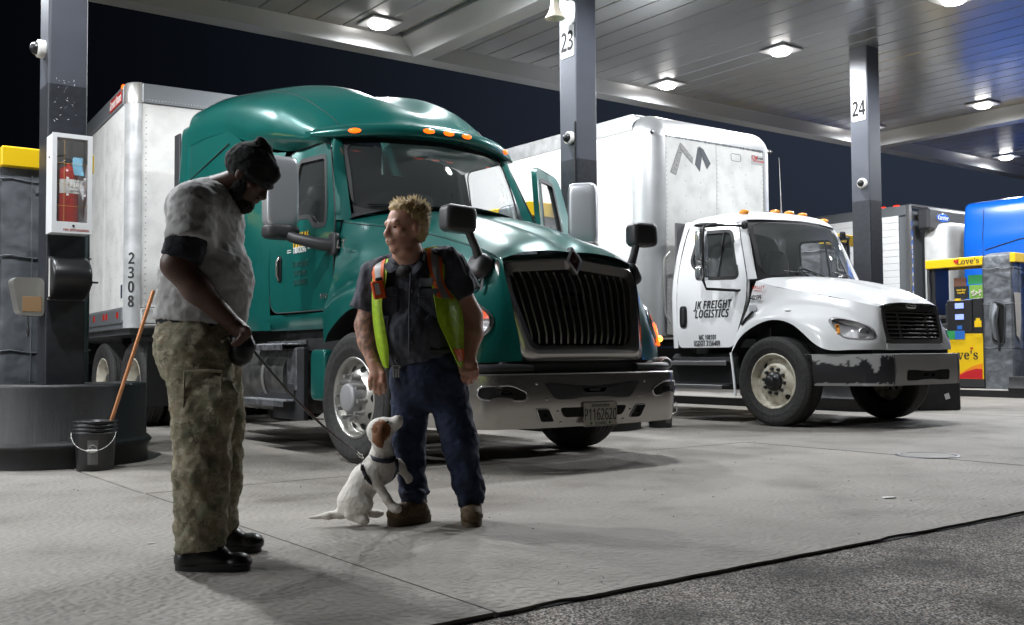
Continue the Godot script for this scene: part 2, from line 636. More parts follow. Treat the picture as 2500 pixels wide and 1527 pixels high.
func lamps() -> void:
	for lat in [-17.4, -11.9, -6.4, -0.9, 4.65, 10.05, 15.7, 20.95]:
		for hd in [-3.03, -0.71, 1.99]:
			var s := "glowing square canopy light in the ceiling out of frame"
			if lat == 4.65 and hd == -3.03: s = "bright canopy light above the dark sky left of the first ceiling beam"
			if lat == 10.05 and hd == -3.03: s = "bright canopy light nearest the ceiling edge above the box truck"
			if lat == 10.05 and hd == -0.71: s = "bright canopy light between the 23 and 24 columns"
			if lat == 10.05 and hd == 1.99: s = "bright canopy light at the top right corner of the ceiling"
			if lat == 15.7 and hd == -0.71: s = "bright canopy light right of the 24 column above the second beam"
			if lat == 20.95 and hd == -3.03: s = "farthest small canopy light at the right end of the ceiling"
			canopy_lamp(lat, hd, s)

func dome_camera(t_label: String, at: Vector3, turn: float) -> void:
	var t := thing("dome_camera", t_label, "security camera", at, turn, "dome cameras on the canopy columns")
	var st := mb()
	var xf := Transform3D(Basis(Vector3(0, 0, 1), -PI / 2), Vector3.ZERO)   # axis along +x
	lathe(st, [Vector2(0.072, 0.0), Vector2(0.075, 0.03), Vector2(0.07, 0.055), Vector2(0.062, 0.06), Vector2(0.062, 0.06), Vector2(0, 0.06)], 20, xf)
	part(t, "housing", st, M.plastic_white)
	st = mb()
	lathe(st, [Vector2(0.052, 0.058), Vector2(0.05, 0.08), Vector2(0.036, 0.1), Vector2(0.018, 0.11), Vector2(0, 0.113)], 18, xf)
	part(t, "dome", st, M.black_plastic)

func columns() -> void:
	var r := RandomNumberGenerator.new()
	r.seed = 3
	for i in 4:
		var lat := 5.53 * i
		var s: String = ["dark grey square column at left with the fire cabinet", "grey square column between the green tractor and the box truck, signed 23", "grey square column behind the white box truck, signed 24", "grey square canopy column out of frame at right"][i]
		var t := thing("canopy_column", s, "column", grid(lat, 0), YAW, "columns of the canopy")
		var st := mb()
		var sq := rounded([Vector2(-0.151, -0.151), Vector2(0.151, -0.151), Vector2(0.151, 0.151), Vector2(-0.151, 0.151)], 0.02, 4)
		var upright := Transform3D(Basis(Vector3(1, 0, 0), Vector3(0, 0, 1), Vector3(0, 1, 0)), Vector3(0, 3.02, 0))
		prism(st, sq, 2.275, upright)
		part(t, "upper_shaft", st, M.column_grey)
		st = mb()
		prism(st, sq, 2.99, Transform3D(upright.basis * 1.004, Vector3(0, 0.03, 0)))
		part(t, "lower_shaft", st, M.column_dark)
		if i == 0:
			st = mb()
			flat(st)
			for k in 26:
				var p := Vector2(r.randf_range(-0.12, 0.06), r.randf_range(2.72, 3.08))
				var d := Vector2.from_angle(r.randf_range(0, TAU)) * r.randf_range(0.003, 0.014)
				var q := d.orthogonal() * 0.22
				quad(st, Vector3(p.x - d.x, p.y - d.y, 0.1545), Vector3(p.x + q.x, p.y + q.y, 0.1545), Vector3(p.x + d.x, p.y + d.y, 0.1545), Vector3(p.x - q.x, p.y - q.y, 0.1545))
			part(t, "paint_scratches", st, M.white_paint)
		if i == 1 or i == 2:
			st = mb()
			var poly := rounded([Vector2(-0.118, -0.18), Vector2(0.118, -0.18), Vector2(0.118, 0.18), Vector2(-0.118, 0.18)], 0.025)
			prism(st, poly, 0.005)
			var sign := solo("number_sign", st, M.sign_white, ["", "white sign plate reading 23 on the column between the two trucks", "white sign plate reading 24 on the column behind the box truck"][i], "sign", grid(lat, 0, 4.385) + Vector3(-cos(YAW), 0, sin(YAW)) * 0.152 , YAW - PI / 2, "number signs on the columns")
			words(sign, "number", ["", "23", "24"][i], 0.22, M.black_hole_print, Transform3D(Basis.IDENTITY, Vector3(0, 0, 0.0065)), 0.68)
	dome_camera("white dome camera on the left column", grid(-0.152, 0.02, 3.33), YAW + PI)
	dome_camera("white dome camera on the middle column below the sign reading 23", grid(5.378, 0.055, 3.27), YAW + PI)
	dome_camera("white dome camera on the right column below the sign reading 24", grid(10.908, 0.05, 3.28), YAW + PI)
	# conduit on column 23
	var st := mb()
	tube(st, [Vector3(0, 0.2, 0), Vector3(0, 3.45, 0)], 0.01, 6)
	solo("conduit", st, M.black_plastic, "thin black cable running up the column signed 23", "cable", grid(5.368, 0.13), YAW)
	# horn loudspeaker
	var h := thing("horn_speaker", "cream horn loudspeaker hanging beside the top of the column signed 23", "loudspeaker", grid(5.2, -0.0, 4.62), YAW)
	st = mb()
	lathe(st, [Vector2(0.115, 0.0), Vector2(0.112, 0.012), Vector2(0.085, 0.05), Vector2(0.062, 0.1), Vector2(0.05, 0.16), Vector2(0.045, 0.2), Vector2(0.045, 0.2), Vector2(0.05, 0.21), Vector2(0.05, 0.36), Vector2(0.03, 0.38), Vector2(0, 0.38)], 24)
	lathe(st, [Vector2(0.108, 0.002), Vector2(0.08, 0.05), Vector2(0.05, 0.11), Vector2(0.0, 0.12)], 24)
	part(h, "horn", st, M.cream_plastic)
	st = mb()
	tube(st, [Vector3(0.04, 0.24, 0), Vector3(0.1, 0.27, 0), Vector3(0.178, 0.25, 0)], 0.014, 6)
	part(h, "bracket", st, M.steel_dark)

func column_fittings() -> void:
	# extinguisher cabinet
	var t := thing("extinguisher_cabinet", "white metal wall cabinet with a glass front on the left column", "cabinet", grid(-0.012, 0.157, 1.815))
	var st := mb()
	var w := 0.29
	var h := 0.775
	var d := 0.185
	box(st, Vector3(0, h / 2, 0.005), Vector3(w, h, 0.01))
	for s in [-1, 1]:
		box(st, Vector3(s * (w / 2 - 0.006), h / 2, d / 2 + 0.01), Vector3(0.012, h, d))
		box(st, Vector3(0, h / 2 + s * (h / 2 - 0.006), d / 2 + 0.01), Vector3(w - 0.024, 0.012, d))
	part(t, "case", st, M.white_paint)
	st = mb()
	var o := PackedVector2Array([Vector2(-w / 2 - 0.004, -0.004), Vector2(w / 2 + 0.004, -0.004), Vector2(w / 2 + 0.004, h + 0.004), Vector2(-w / 2 - 0.004, h + 0.004)])
	var i := PackedVector2Array([Vector2(-w / 2 + 0.03, 0.085), Vector2(w / 2 - 0.03, 0.085), Vector2(w / 2 - 0.03, h - 0.03), Vector2(-w / 2 + 0.03, h - 0.03)])
	for z in [d + 0.012, d + 0.03]:
		flat(st)
		band(st, lift(o, func(p): return Vector3(p.x, p.y, z)), lift(i, func(p): return Vector3(p.x, p.y, z)), true, 4294967295)
	band(st, lift(o, func(p): return Vector3(p.x, p.y, d + 0.012)), lift(o, func(p): return Vector3(p.x, p.y, d + 0.03)), true, 4294967295)
	band(st, lift(i, func(p): return Vector3(p.x, p.y, d + 0.012)), lift(i, func(p): return Vector3(p.x, p.y, d + 0.03)), true, 4294967295)
	var dr := part(t, "door", st, M.white_paint)
	st = mb()
	flat(st)
	quad(st, Vector3(-w / 2 + 0.03, 0.085, d + 0.02), Vector3(w / 2 - 0.03, 0.085, d + 0.02), Vector3(w / 2 - 0.03, h - 0.03, d + 0.02), Vector3(-w / 2 + 0.03, h - 0.03, d + 0.02))
	part(dr, "pane", st, M.glass)
	st = mb()
	cyl(st, Vector3(0.01, 0.055, d + 0.03), Vector3(0.01, 0.055, d + 0.036), 0.009, -1, 12)
	part(dr, "lock", st, M.black_plastic)
	words(dr, "lettering", "FIRE EXTINGUISHER", 0.016, M.red_paint, Transform3D(Basis.IDENTITY, Vector3(0.03, 0.022, d + 0.032)), 0.9)
	# yellow score lines and print on the pane
	st = mb()
	flat(st)
	for y in [0.21, 0.38, 0.545]:
		box(st, Vector3(0, y, d + 0.0235), Vector3(w - 0.062, 0.0025, 0.001))
	box(st, Vector3(-0.06, 0.41, d + 0.0237), Vector3(0.0025, 0.64, 0.001))
	part(dr, "score_lines", st, mat("score", Color(0.6, 0.4, 0.12), 0.5))
	var q := Transform3D(Basis.IDENTITY, Vector3(0.03, 0.37, d + 0.0245))
	words(dr, "lettering", "IN CASE OF", 0.018, M.white_print, q.translated(Vector3(0, 0.04, 0)), 0.9)
	words(dr, "lettering", "FIRE", 0.034, M.white_print, q.translated(Vector3(0, 0.008, 0)))
	words(dr, "lettering", "BREAK GLASS", 0.015, M.white_print, q.translated(Vector3(0, -0.025, 0)), 0.8)
	words(dr, "lettering", "LINES", 0.013, M.white_print, q.translated(Vector3(0, -0.052, 0)))
	st = mb()
	for s in [[-1, 1], [1, 1], [-1, -1], [1, -1]]:
		var c := Vector2(0.03 + s[0] * 0.062, 0.365 + s[1] * 0.062)
		prism(st, PackedVector2Array([c + Vector2(s[0], s[1]) * 0.013, c + Vector2(-s[0], s[1]) * 0.009, c + Vector2(-s[0], -s[1]) * 0.004, c + Vector2(s[0], -s[1]) * 0.009]), 0.0006, Transform3D(Basis.IDENTITY, Vector3(0, 0, d + 0.0241)))
	tag(part(dr, "arrows", st, M.white_print), "", "", "", "stuff")
	# extinguisher
	var e := thing("fire_extinguisher", "red fire extinguisher with a blue tag inside the white cabinet", "fire extinguisher", grid(-0.02, 0.262, 1.83))
	st = mb()
	lathe(st, [Vector2(0, 0), Vector2(0.075, 0.0), Vector2(0.078, 0.02), Vector2(0.078, 0.46), Vector2(0.07, 0.49), Vector2(0.045, 0.515), Vector2(0.025, 0.522), Vector2(0.022, 0.545), Vector2(0, 0.545)], 24)
	part(e, "cylinder", st, M.red_paint)
	st = mb()
	lathe(st, [Vector2(0.0785, 0.3), Vector2(0.0788, 0.302), Vector2(0.0788, 0.41), Vector2(0.0785, 0.412)], 20, Transform3D(), 0.5, 2.2)
	part(e, "label", st, M.plastic_white)
	st = mb()
	cyl(st, Vector3(0, 0.545, 0), Vector3(0, 0.585, 0), 0.02)
	box(st, Vector3(0.04, 0.6, 0), Vector3(0.13, 0.012, 0.025), 0.004, Transform3D(Basis(Vector3(0, 0, 1), 0.2), Vector3(0, 0, 0)))
	box(st, Vector3(0.03, 0.57, 0), Vector3(0.11, 0.01, 0.022), 0.004)
	part(e, "valve", st, M.steel_dark)
	st = mb()
	tube(st, [Vector3(-0.02, 0.565, 0.02), Vector3(-0.085, 0.53, 0.03), Vector3(-0.095, 0.4, 0.03), Vector3(-0.09, 0.22, 0.03)], 0.011, 8)
	part(e, "hose", st, M.black_plastic)
	st = mb()
	sheet(st, [[Vector3(0.0, 0.0, 0), Vector3(0.075, 0.0, 0.004)], [Vector3(-0.004, -0.07, 0.012), Vector3(0.07, -0.07, 0.01)], [Vector3(0.01, -0.14, 0.006), Vector3(0.082, -0.145, 0.02)]], 8, 2)
	var tg := part(e, "inspection_tag", st, M.blue_tag)
	tg.position = Vector3(0.015, 0.585, 0.085)
	# paper towel dispenser
	t = thing("towel_dispenser", "glossy black roll towel dispenser with a crank on the left column", "towel dispenser", grid(-0.0, 0.16, 1.295))
	st = mb()
	var out := []
	var prof := []
	for k in 17:
		var a := float(k) / 16.0
		prof.append(Vector2(0.02 + 0.235 * pow(sin(PI * clampf(a, 0, 1)), 0.55) * (1.0 - 0.18 * a), 0.345 * (1.0 - a) + 0.0))
	for x in [-0.145, -0.138, -0.12, 0.12, 0.138, 0.145]:
		var row := []
		var k2 := 0.9 if absf(x) > 0.144 else (0.975 if absf(x) > 0.13 else 1.0)
		for p in prof: row.append(Vector3(x, 0.17 + (p.y - 0.17) * k2, p.x * k2))
		out.append(row)
	soft(st)
	for a in out.size() - 1:
		for b in prof.size() - 1:
			quad(st, out[a][b], out[a][b + 1], out[a + 1][b + 1], out[a + 1][b])
	fan(st, out[0], 2)
	fan(st, out[-1], 3)
	part(t, "cover", st, M.black_plastic)
	st = mb()
	box(st, Vector3(-0.149, 0.17, 0.1), Vector3(0.006, 0.3, 0.03), 0.002)
	box(st, Vector3(0, 0.17, 0.006), Vector3(0.28, 0.34, 0.02), 0.005)
	part(t, "back_plate", st, M.plastic_white)
	st = mb()
	cyl(st, Vector3(0.14, 0.14, 0.12), Vector3(0.162, 0.14, 0.12), 0.03)
	box(st, Vector3(0.185, 0.14, 0.135), Vector3(0.05, 0.016, 0.02), 0.006)
	part(t, "crank", st, M.dark_plastic)
	# washer fluid / glove dispenser on the side face
	t = thing("wall_dispenser", "stainless dispenser box with a brown front and a hanging coiled loop", "dispenser", grid(-0.155, 0.03, 1.16), YAW - PI / 2)
	st = mb()
	var pl := rounded([Vector2(0, 0.0), Vector2(0.18, 0.015), Vector2(0.235, 0.31), Vector2(0.0, 0.31)], 0.05)
	prism(st, pl, 0.2, Transform3D(Basis(Vector3(0, 0, 1), Vector3(0, 1, 0), Vector3(-1, 0, 0)), Vector3(0.1, 0, 0)))
	part(t, "housing", st, M.brushed_metal)
	st = mb()
	box(st, Vector3(0.1015, 0.1, 0.09), Vector3(0.004, 0.12, 0.14), 0.002)
	part(t, "window", st, mat("tan_plastic", Color(0.38, 0.24, 0.13), 0.3))
	st = mb()
	var pts := []
	for k in 24:
		var a := TAU * k / 23.0
		pts.append(Vector3(0.02 * sin(a) * (1.2 - cos(a) * 0.6), -0.06 - 0.045 * (1 - cos(a)), 0.1))
	tube(st, pts, 0.006, 6)
	tube(st, [Vector3(0, 0.02, 0.1), Vector3(0, -0.06, 0.1)], 0.004, 6)
	part(t, "cord_loop", st, M.steel_dark)

# rounded nose of an island: a half-round steel guard filled with concrete
func island(lat: float, label: String, high: float, back := -7.5) -> void:
	var t := thing("fuel_island", label, "island", grid(lat, 0), YAW, "raised islands between the lanes")
	var r := 0.66
	var ring := []
	for k in 25: ring.append(Vector2(cos(PI * k / 24.0), sin(PI * k / 24.0)))
	var prof := [Vector2(r + 0.012, 0.0), Vector2(r + 0.008, 0.12), Vector2(r + 0.03, 0.145), Vector2(r + 0.042, 0.165), Vector2(r + 0.03, 0.185), Vector2(r, 0.21), Vector2(r - 0.004, high - 0.02), Vector2(r - 0.012, high), Vector2(r - 0.05, high + 0.002)]
	var st := mb()
	var rows := []
	for p in prof:
		var row := [Vector3(p.x, p.y, -0.5)]
		for c in ring: row.append(Vector3(c.x * p.x, p.y, c.y * p.x))
		row.append(Vector3(-p.x, p.y, -0.5))
		rows.append(row)
	soft(st)
	for a in rows.size() - 1:
		for b in rows[0].size() - 1:
			quad(st, rows[a][b], rows[a][b + 1], rows[a + 1][b + 1], rows[a + 1][b])
	part(t, "nose_guard", st, M.barrier_black)
	st = mb()
	var top := PackedVector2Array([Vector2(r - 0.045, -0.5)])
	for c in ring: top.append(c * (r - 0.045))
	top.append(Vector2(-r + 0.045, -0.5))
	prism(st, top, high - 0.006, Transform3D(Basis(Vector3(1, 0, 0), Vector3(0, 0, 1), Vector3(0, 1, 0)), Vector3.ZERO))
	part(t, "fill", st, M.barrier_black)
	st = mb()
	box(st, Vector3(0, 0.07, (back - 0.5) / 2), Vector3(1.24, 0.14, -back - 0.5), 0.015)
	part(t, "kerb", st, M.island_concrete)
	st = mb()
	for s in [-1, 1]:
		box(st, Vector3(s * 0.635, 0.062, (back - 0.5) / 2), Vector3(0.02, 0.13, -back - 0.5), 0.004)
	part(t, "kerb_plate", st, M.barrier_black)

# ---------------------------------------------------------------- wheels
# side = -1 or 1: which way along x the outer face looks; style: "alloy", "white", "dual"
func tyre_shape(st: SurfaceTool, r: float, w: float, xf: Transform3D, off := 0.0) -> void:
	var h := w / 2
	var prof := [Vector2(0.30, -h * 0.8), Vector2(0.36, -h * 0.98), Vector2(r - 0.09, -h * 1.05), Vector2(r - 0.03, -h * 0.96), Vector2(r - 0.012, -h * 0.86), Vector2(r - 0.004, -h * 0.8)]
	for k in 5:
		var y := -h * 0.8 + h * 1.6 * (k + 0.5) / 5.0
		var d := h * 1.6 / 5.0
		if k > 0:
			prof.append(Vector2(r, y - d * 0.38)); prof.append(Vector2(r, y - d * 0.38))
		else:
			prof.append(Vector2(r, y - d * 0.4))
		prof.append(Vector2(r, y + d * 0.38))
		if k < 4:
			prof.append(Vector2(r, y + d * 0.38))
			prof.append(Vector2(r - 0.013, y + d * 0.42)); prof.append(Vector2(r - 0.013, y + d * 0.42))
			prof.append(Vector2(r - 0.013, y + d * 0.58)); prof.append(Vector2(r - 0.013, y + d * 0.58))
	prof.append_array([Vector2(r - 0.004, h * 0.8), Vector2(r - 0.012, h * 0.86), Vector2(r - 0.03, h * 0.96), Vector2(r - 0.033, h * 0.96), Vector2(r - 0.033, h * 0.985), Vector2(r - 0.045, h * 1.0), Vector2(r - 0.09, h * 1.05), Vector2(r - 0.094, h * 1.035), Vector2(0.40, h * 1.05), Vector2(0.372, h * 1.02), Vector2(0.368, h * 1.0), Vector2(0.345, h * 0.95), Vector2(0.318, h * 0.86), Vector2(0.30, h * 0.78)])
	for i in prof.size(): prof[i].y += off
	lathe(st, prof, 56, xf)

func shoulder_marks(st: SurfaceTool, r: float, w: float, xf: Transform3D, n := 72) -> void:
	# sipes across the ribs
	flat(st)
	for k in n:
		var a := TAU * k / n
		for j in [-0.62, -0.31, 0.0, 0.31, 0.62]:
			var c := xf * Vector3(cos(a) * (r + 0.0008), j * w / 2, sin(a) * (r + 0.0008))
			var t := (xf.basis * Vector3(-sin(a), 0, cos(a))) * 0.003
			var u := (xf.basis * Vector3(0, 1, 0)) * w * 0.055
			quad(st, c - t - u, c + t - u * 0.2, c + t + u, c - t + u * 0.2)

func wheel(parent: Node3D, at: Vector3, side: int, style: String, turn := 0.0) -> Node3D:
	var o := Node3D.new()
	o.name = "wheel"
	parent.add_child(o, true)
	o.position = at
	o.rotation.y = turn
	# lathe axis: local y -> side * x
	var xf := Transform3D(Basis(Vector3(0, side, 0), Vector3(side, 0, 0), Vector3(0, 0, -1)), Vector3.ZERO)
	var st := mb()
	var key := "wheel_%s_%d" % [style, side]
	if M.has(key):
		for p in M[key]:
			part(o, p[0], p[1], p[2])
		return o
	var made := []
	tyre_shape(st, 0.51, 0.28, xf)
	made.append(["tyre", st, M.tyre])
	if style == "dual":
		st = mb()
		tyre_shape(st, 0.51, 0.27, xf, -0.33)
		made.append(["inner_tyre", st, M.tyre])
		st = mb()
		shoulder_marks(st, 0.51, 0.28, xf)
		made.append(["tread_sipes", st, M.black_plastic])
		st = mb()
		lathe(st, [Vector2(0.315, 0.12), Vector2(0.305, 0.125), Vector2(0.292, 0.115), Vector2(0.288, 0.08), Vector2(0.272, 0.02), Vector2(0.268, -0.1), Vector2(0.25, -0.13), Vector2(0.16, -0.135), Vector2(0.16, -0.135), Vector2(0.0, -0.135)], 40, xf)
		made.append(["rim", st, M.rim_cream])
		st = mb()
		lathe(st, [Vector2(0.13, -0.135), Vector2(0.125, 0.03), Vector2(0.1, 0.06), Vector2(0, 0.065)], 24, xf)
		made.append(["hub", st, M.steel_dark])
	else:
		var alloy := style == "alloy"
		var rm: Material = M.wheel_alloy if alloy else M.rim_cream
		st = mb()
		# rim lip, barrel and a disc that bulges outwards
		lathe(st, [Vector2(0.318, 0.122), Vector2(0.31, 0.13), Vector2(0.296, 0.122), Vector2(0.288, 0.095), Vector2(0.283, 0.055), Vector2(0.272, 0.035), Vector2(0.255, 0.035 if not alloy else 0.06), Vector2(0.215, 0.06 if not alloy else 0.085), Vector2(0.19, 0.085 if not alloy else 0.105), Vector2(0.175, 0.092 if not alloy else 0.112), Vector2(0.17, 0.092 if not alloy else 0.112), Vector2(0.0, 0.092 if not alloy else 0.112)], 48, xf)
		made.append(["rim", st, rm])
		var holes := 10 if alloy else 2
		for k in holes:
			var a := TAU * (k + 0.5) / holes + (0.0 if alloy else 0.85)
			st = mb()
			var pts := []
			for q in 14:
				var b := TAU * q / 14
				var lr := Vector2(cos(b) * (0.024 if alloy else 0.03), sin(b) * (0.033 if alloy else 0.034))
				var rr := 0.234 + lr.x
				var an := a + lr.y / 0.234
				var y: float = lerpf(0.0635 if not alloy else 0.0885, 0.0375 if not alloy else 0.0635, (rr - 0.215) / 0.04)
				pts.append(xf * Vector3(rr * cos(an), y + 0.003, rr * sin(an)))
			fan(st, pts, 1)
			made.append(["hand_hole", st, M.black_hole])
		var nm: Material = M.nut_grey if alloy else M.steel_dark
		for k in 10:
			var a := TAU * k / 10 + 0.2
			st = mb()
			var c := Vector3(0.168 if alloy else 0.1425, 0.09, 0)
			var l := 0.075 if alloy else 0.035
			var p := xf * (Basis(Vector3.UP, a) * c)
			var q := xf * (Basis(Vector3.UP, a) * (c + Vector3(0, l + (0.022 if alloy else 0.002), 0)))
			cyl(st, p, q, 0.0185 if alloy else 0.019, 0.0165 if alloy else 0.015, 10)
			cyl(st, p, p + (q - p) * 0.35, 0.022, 0.022, 10)
			made.append(["lug_nut", st, nm])
		st = mb()
		if alloy:
			lathe(st, [Vector2(0.115, 0.1), Vector2(0.113, 0.17), Vector2(0.108, 0.182), Vector2(0.09, 0.188), Vector2(0, 0.19)], 32, xf)
			made.append(["hub_cap", st, M.hub_grey])
		else:
			lathe(st, [Vector2(0.112, 0.09), Vector2(0.11, 0.125), Vector2(0.098, 0.14), Vector2(0.07, 0.14), Vector2(0.065, 0.19), Vector2(0.055, 0.2), Vector2(0, 0.2)], 28, xf)
			made.append(["hub_cap", st, M.black_plastic])
	var kept := []
	for p in made:
		var n := part(o, p[0], p[1], p[2])
		kept.append([p[0], n.mesh, p[2]])
	M[key] = kept
	return o

func truck_materials() -> void:
	var bump := noise_tex(31, 0.05, 256, [], 3, 1.5)
	var ty := mat("tyre", Color(0.032, 0.031, 0.03), 0.75)
	weather(ty, noise_tex(32, 0.03, 512, [[0.0, grey(0.6)], [0.6, w1], [1.0, Color(1.5, 1.45, 1.35)]], 4), 1.2, null, 1.0, bump, 0.2, false)
	var cr := mat("rim_cream", Color(0.62, 0.59, 0.5), 0.4)
	weather(cr, noise_tex(33, 0.02, 256, [[0.0, Color(0.6, 0.52, 0.42)], [0.5, w1], [1.0, w1]], 4), 1.5, null, 1.0, null, 0.0, false)
	mat("wheel_alloy", Color(0.55, 0.54, 0.51), 0.32, 0.85)
	mat("black_hole", Color(0.004, 0.004, 0.004), 0.9)
	mat("nut_grey", Color(0.35, 0.35, 0.34), 0.4, 0.5)
	mat("hub_grey", Color(0.33, 0.33, 0.34), 0.45, 0.2)
	var g := mat("green_paint", Color(0.007, 0.118, 0.103), 0.3, 0.2)
	g.clearcoat_enabled = true
	g.clearcoat = 0.8
	g.clearcoat_roughness = 0.06
	var dust := noise_tex(35, 0.006, 512, [[0.0, Color(0.9, 0.92, 0.92)], [0.5, w1], [1.0, Color(1.0, 1.0, 1.0)]], 5)
	weather(g, dust, 0.5, null, 1.0, null, 0.0, false)
	g.roughness_texture = noise_tex(36, 0.01, 512, [[0.0, grey(0.9)], [1.0, grey(1.0)]], 5)
	var wp := mat("truck_white", Color(0.76, 0.77, 0.78), 0.3)
	wp.clearcoat_enabled = true
	wp.clearcoat = 0.6
	wp.clearcoat_roughness = 0.08
	var bw := mat("box_white", Color(0.72, 0.72, 0.7), 0.45)
	weather(bw, noise_tex(37, 0.02, 1024, [[0.0, Color(0.9, 0.9, 0.9)], [0.4, Color(0.97, 0.97, 0.97)], [0.6, w1], [1.0, w1]], 6), 0.12, noise_tex(38, 0.08, 512, [[0.0, grey(0.75)], [0.16, grey(0.97)], [0.25, w1], [1.0, w1]], 3), 0.5, null, 0.0, false)
	mat("rail_grey", Color(0.2, 0.215, 0.23), 0.4, 0.4)
	mat("rivet", Color(0.3, 0.3, 0.31), 0.5, 0.3)
	var bl := mat("blue_paint", Color(0.005, 0.11, 0.55), 0.25)
	bl.clearcoat_enabled = true
	bl.clearcoat = 0.9
	bl.clearcoat_roughness = 0.05
	mat("chrome_dull", Color(0.42, 0.40, 0.38), 0.24, 0.82)
	mat("chrome_satin", Color(0.6, 0.61, 0.64), 0.3, 0.6)
	mat("grille_dark", Color(0.36, 0.35, 0.34), 0.25, 0.8)
	mat("interior", Color(0.03, 0.03, 0.032), 0.8)
	mat("interior_grey", Color(0.1, 0.1, 0.105), 0.8)
	mat("rubber", Color(0.012, 0.012, 0.013), 0.6)
	var stp := mat("step_metal", Color(0.34, 0.35, 0.37), 0.45, 0.7)
	weather(stp, noise_tex(39, 0.03, 256, [[0.0, grey(0.55)], [1.0, w1]], 4), 1.5, null, 1.0, null, 0.0, false)
	var tk := mat("tank_metal", Color(0.33, 0.33, 0.32), 0.4, 0.8)
	weather(tk, noise_tex(40, 0.02, 256, [[0.0, grey(0.5)], [1.0, w1]], 5), 0.8, null, 1.0, null, 0.0, false)
const w1 := Color.WHITE

# ring between an outline and a hole, both star-shaped about the hole's middle
func ring_angles(st: SurfaceTool, outer: PackedVector2Array, hole: PackedVector2Array, f: Callable, steps := 4, g := 1) -> void:
	var c := Vector2.ZERO
	for p in hole: c += p / hole.size()
	var angs := []
	for p in outer: angs.append((p - c).angle())
	for p in hole: angs.append((p - c).angle())
	for k in 40: angs.append(-PI + TAU * k / 40)
	angs.sort()
	var reach := func(poly: PackedVector2Array, a: float) -> Vector2:
		var d := Vector2.from_angle(a)
		var best := 0.0
		for i in poly.size():
			var hit = Geometry2D.segment_intersects_segment(c, c + d * 50.0, poly[i], poly[(i + 1) % poly.size()])
			if hit != null: best = maxf(best, (hit - c).length())
		return c + d * best
	var A := []
	var B := []
	var last := -9.0
	for a in angs:
		if a - last < 1e-4: continue
		last = a
		A.append(reach.call(outer, a)); B.append(reach.call(hole, a))
	soft(st, g)
	var n := A.size()
	for i in n:
		var j := (i + 1) % n
		for s in steps:
			var t0 := float(s) / steps
			var t1 := float(s + 1) / steps
			quad(st, f.call(A[i].lerp(B[i], t0)), f.call(A[i].lerp(B[i], t1)), f.call(A[j].lerp(B[j], t1)), f.call(A[j].lerp(B[j], t0)))

func ellipsoid(st: SurfaceTool, c: Vector3, r: Vector3, nu := 12, nv := 8, b := Basis.IDENTITY) -> void:
	soft(st)
	for i in nv:
		for j in nu:
			var p := []
			for q in [[i, j], [i + 1, j], [i + 1, j + 1], [i, j + 1]]:
				var th: float = PI * q[0] / nv
				var ph: float = TAU * q[1] / nu
				p.append(c + b * Vector3(r.x * sin(th) * cos(ph), r.y * cos(th), r.z * sin(th) * sin(ph)))
			if i == 0: tri(st, p[0], p[1], p[2])
			elif i == nv - 1: tri(st, p[0], p[1], p[3])
			else: quad(st, p[0], p[1], p[2], p[3])

# rounded box that reads as moulded plastic
func pillow(st: SurfaceTool, c: Vector3, s: Vector3, e := 0.28, b := Basis.IDENTITY, n := 14) -> void:
	soft(st)
	var f := func(v: float) -> float: return signf(v) * pow(absf(v), e)
	for i in n:
		for j in n * 2:
			var p := []
			for q in [[i, j], [i + 1, j], [i + 1, j + 1], [i, j + 1]]:
				var th: float = PI * q[0] / n
				var ph: float = PI * q[1] / n
				var v := Vector3(f.call(sin(th)) * f.call(cos(ph)), f.call(cos(th)), f.call(sin(th)) * f.call(sin(ph)))
				p.append(c + b * (v * s * 0.5))
			if i == 0: tri(st, p[0], p[1], p[2])
			elif i == n - 1: tri(st, p[0], p[1], p[3])
			else: quad(st, p[0], p[1], p[2], p[3])

# ---------------------------------------------------------------- green tractor unit (nose along +z, the side we see is x < 0)
var hood_side := []

func v3(a: Array) -> Vector3:
	return Vector3(a[0], a[1], a[2])

func net(rows: Array) -> Array:
	var out := []
	for r in rows:
		var l := []
		for p in r: l.append(v3(p))
		out.append(l)
	return out

func net_point(rows: Array, u: float, v: float) -> Vector3:
	var across := []
	for k in rows[0].size():
		var col := []
		for r in rows: col.append(r[k])
		across.append(curve(col, u))
	return curve(across, v)

func mirrored(p: Vector3, s: int) -> Vector3:
	return Vector3(p.x * s, p.y, p.z)

# a patch of the sheet lifted off it by h; outline in (u, v)
func on_net(st: SurfaceTool, rows: Array, uv: PackedVector2Array, h: float, s: int, inset := 0.0) -> void:
	var pts := []
	var low := []
	for q in uv:
		var p := net_point(rows, q.x, q.y)
		var du := net_point(rows, q.x + 0.01, q.y) - net_point(rows, q.x - 0.01, q.y)
		var dv := net_point(rows, q.x, q.y + 0.01) - net_point(rows, q.x, q.y - 0.01)
		var n := du.cross(dv).normalized()
		if n.x < 0: n = -n
		pts.append(mirrored(p + n * h, s))
		low.append(mirrored(p - n * 0.01, s))
	var c := Vector3.ZERO
	for p in pts: c += p / pts.size()
	var mid := []
	for p in pts: mid.append(p.lerp(c, 0.12) + Vector3(s * 0.012, 0, 0.01) * (1.0 - inset))
	band(st, low, pts, true, 1)
	band(st, pts, mid, true, 2)
	fan(st, mid, 2)

func cab_side_x(y: float, z: float) -> float:
	var x := 1.10 - 0.02 * pow(clampf((1.6 - y) / 0.5, 0, 1), 2.0)
	x -= 0.16 * pow(clampf((y - 1.75) / 0.95, 0.0, 1.2), 1.4)
	return x + 0.1 * smoothstep(-1.35, -1.9, z)

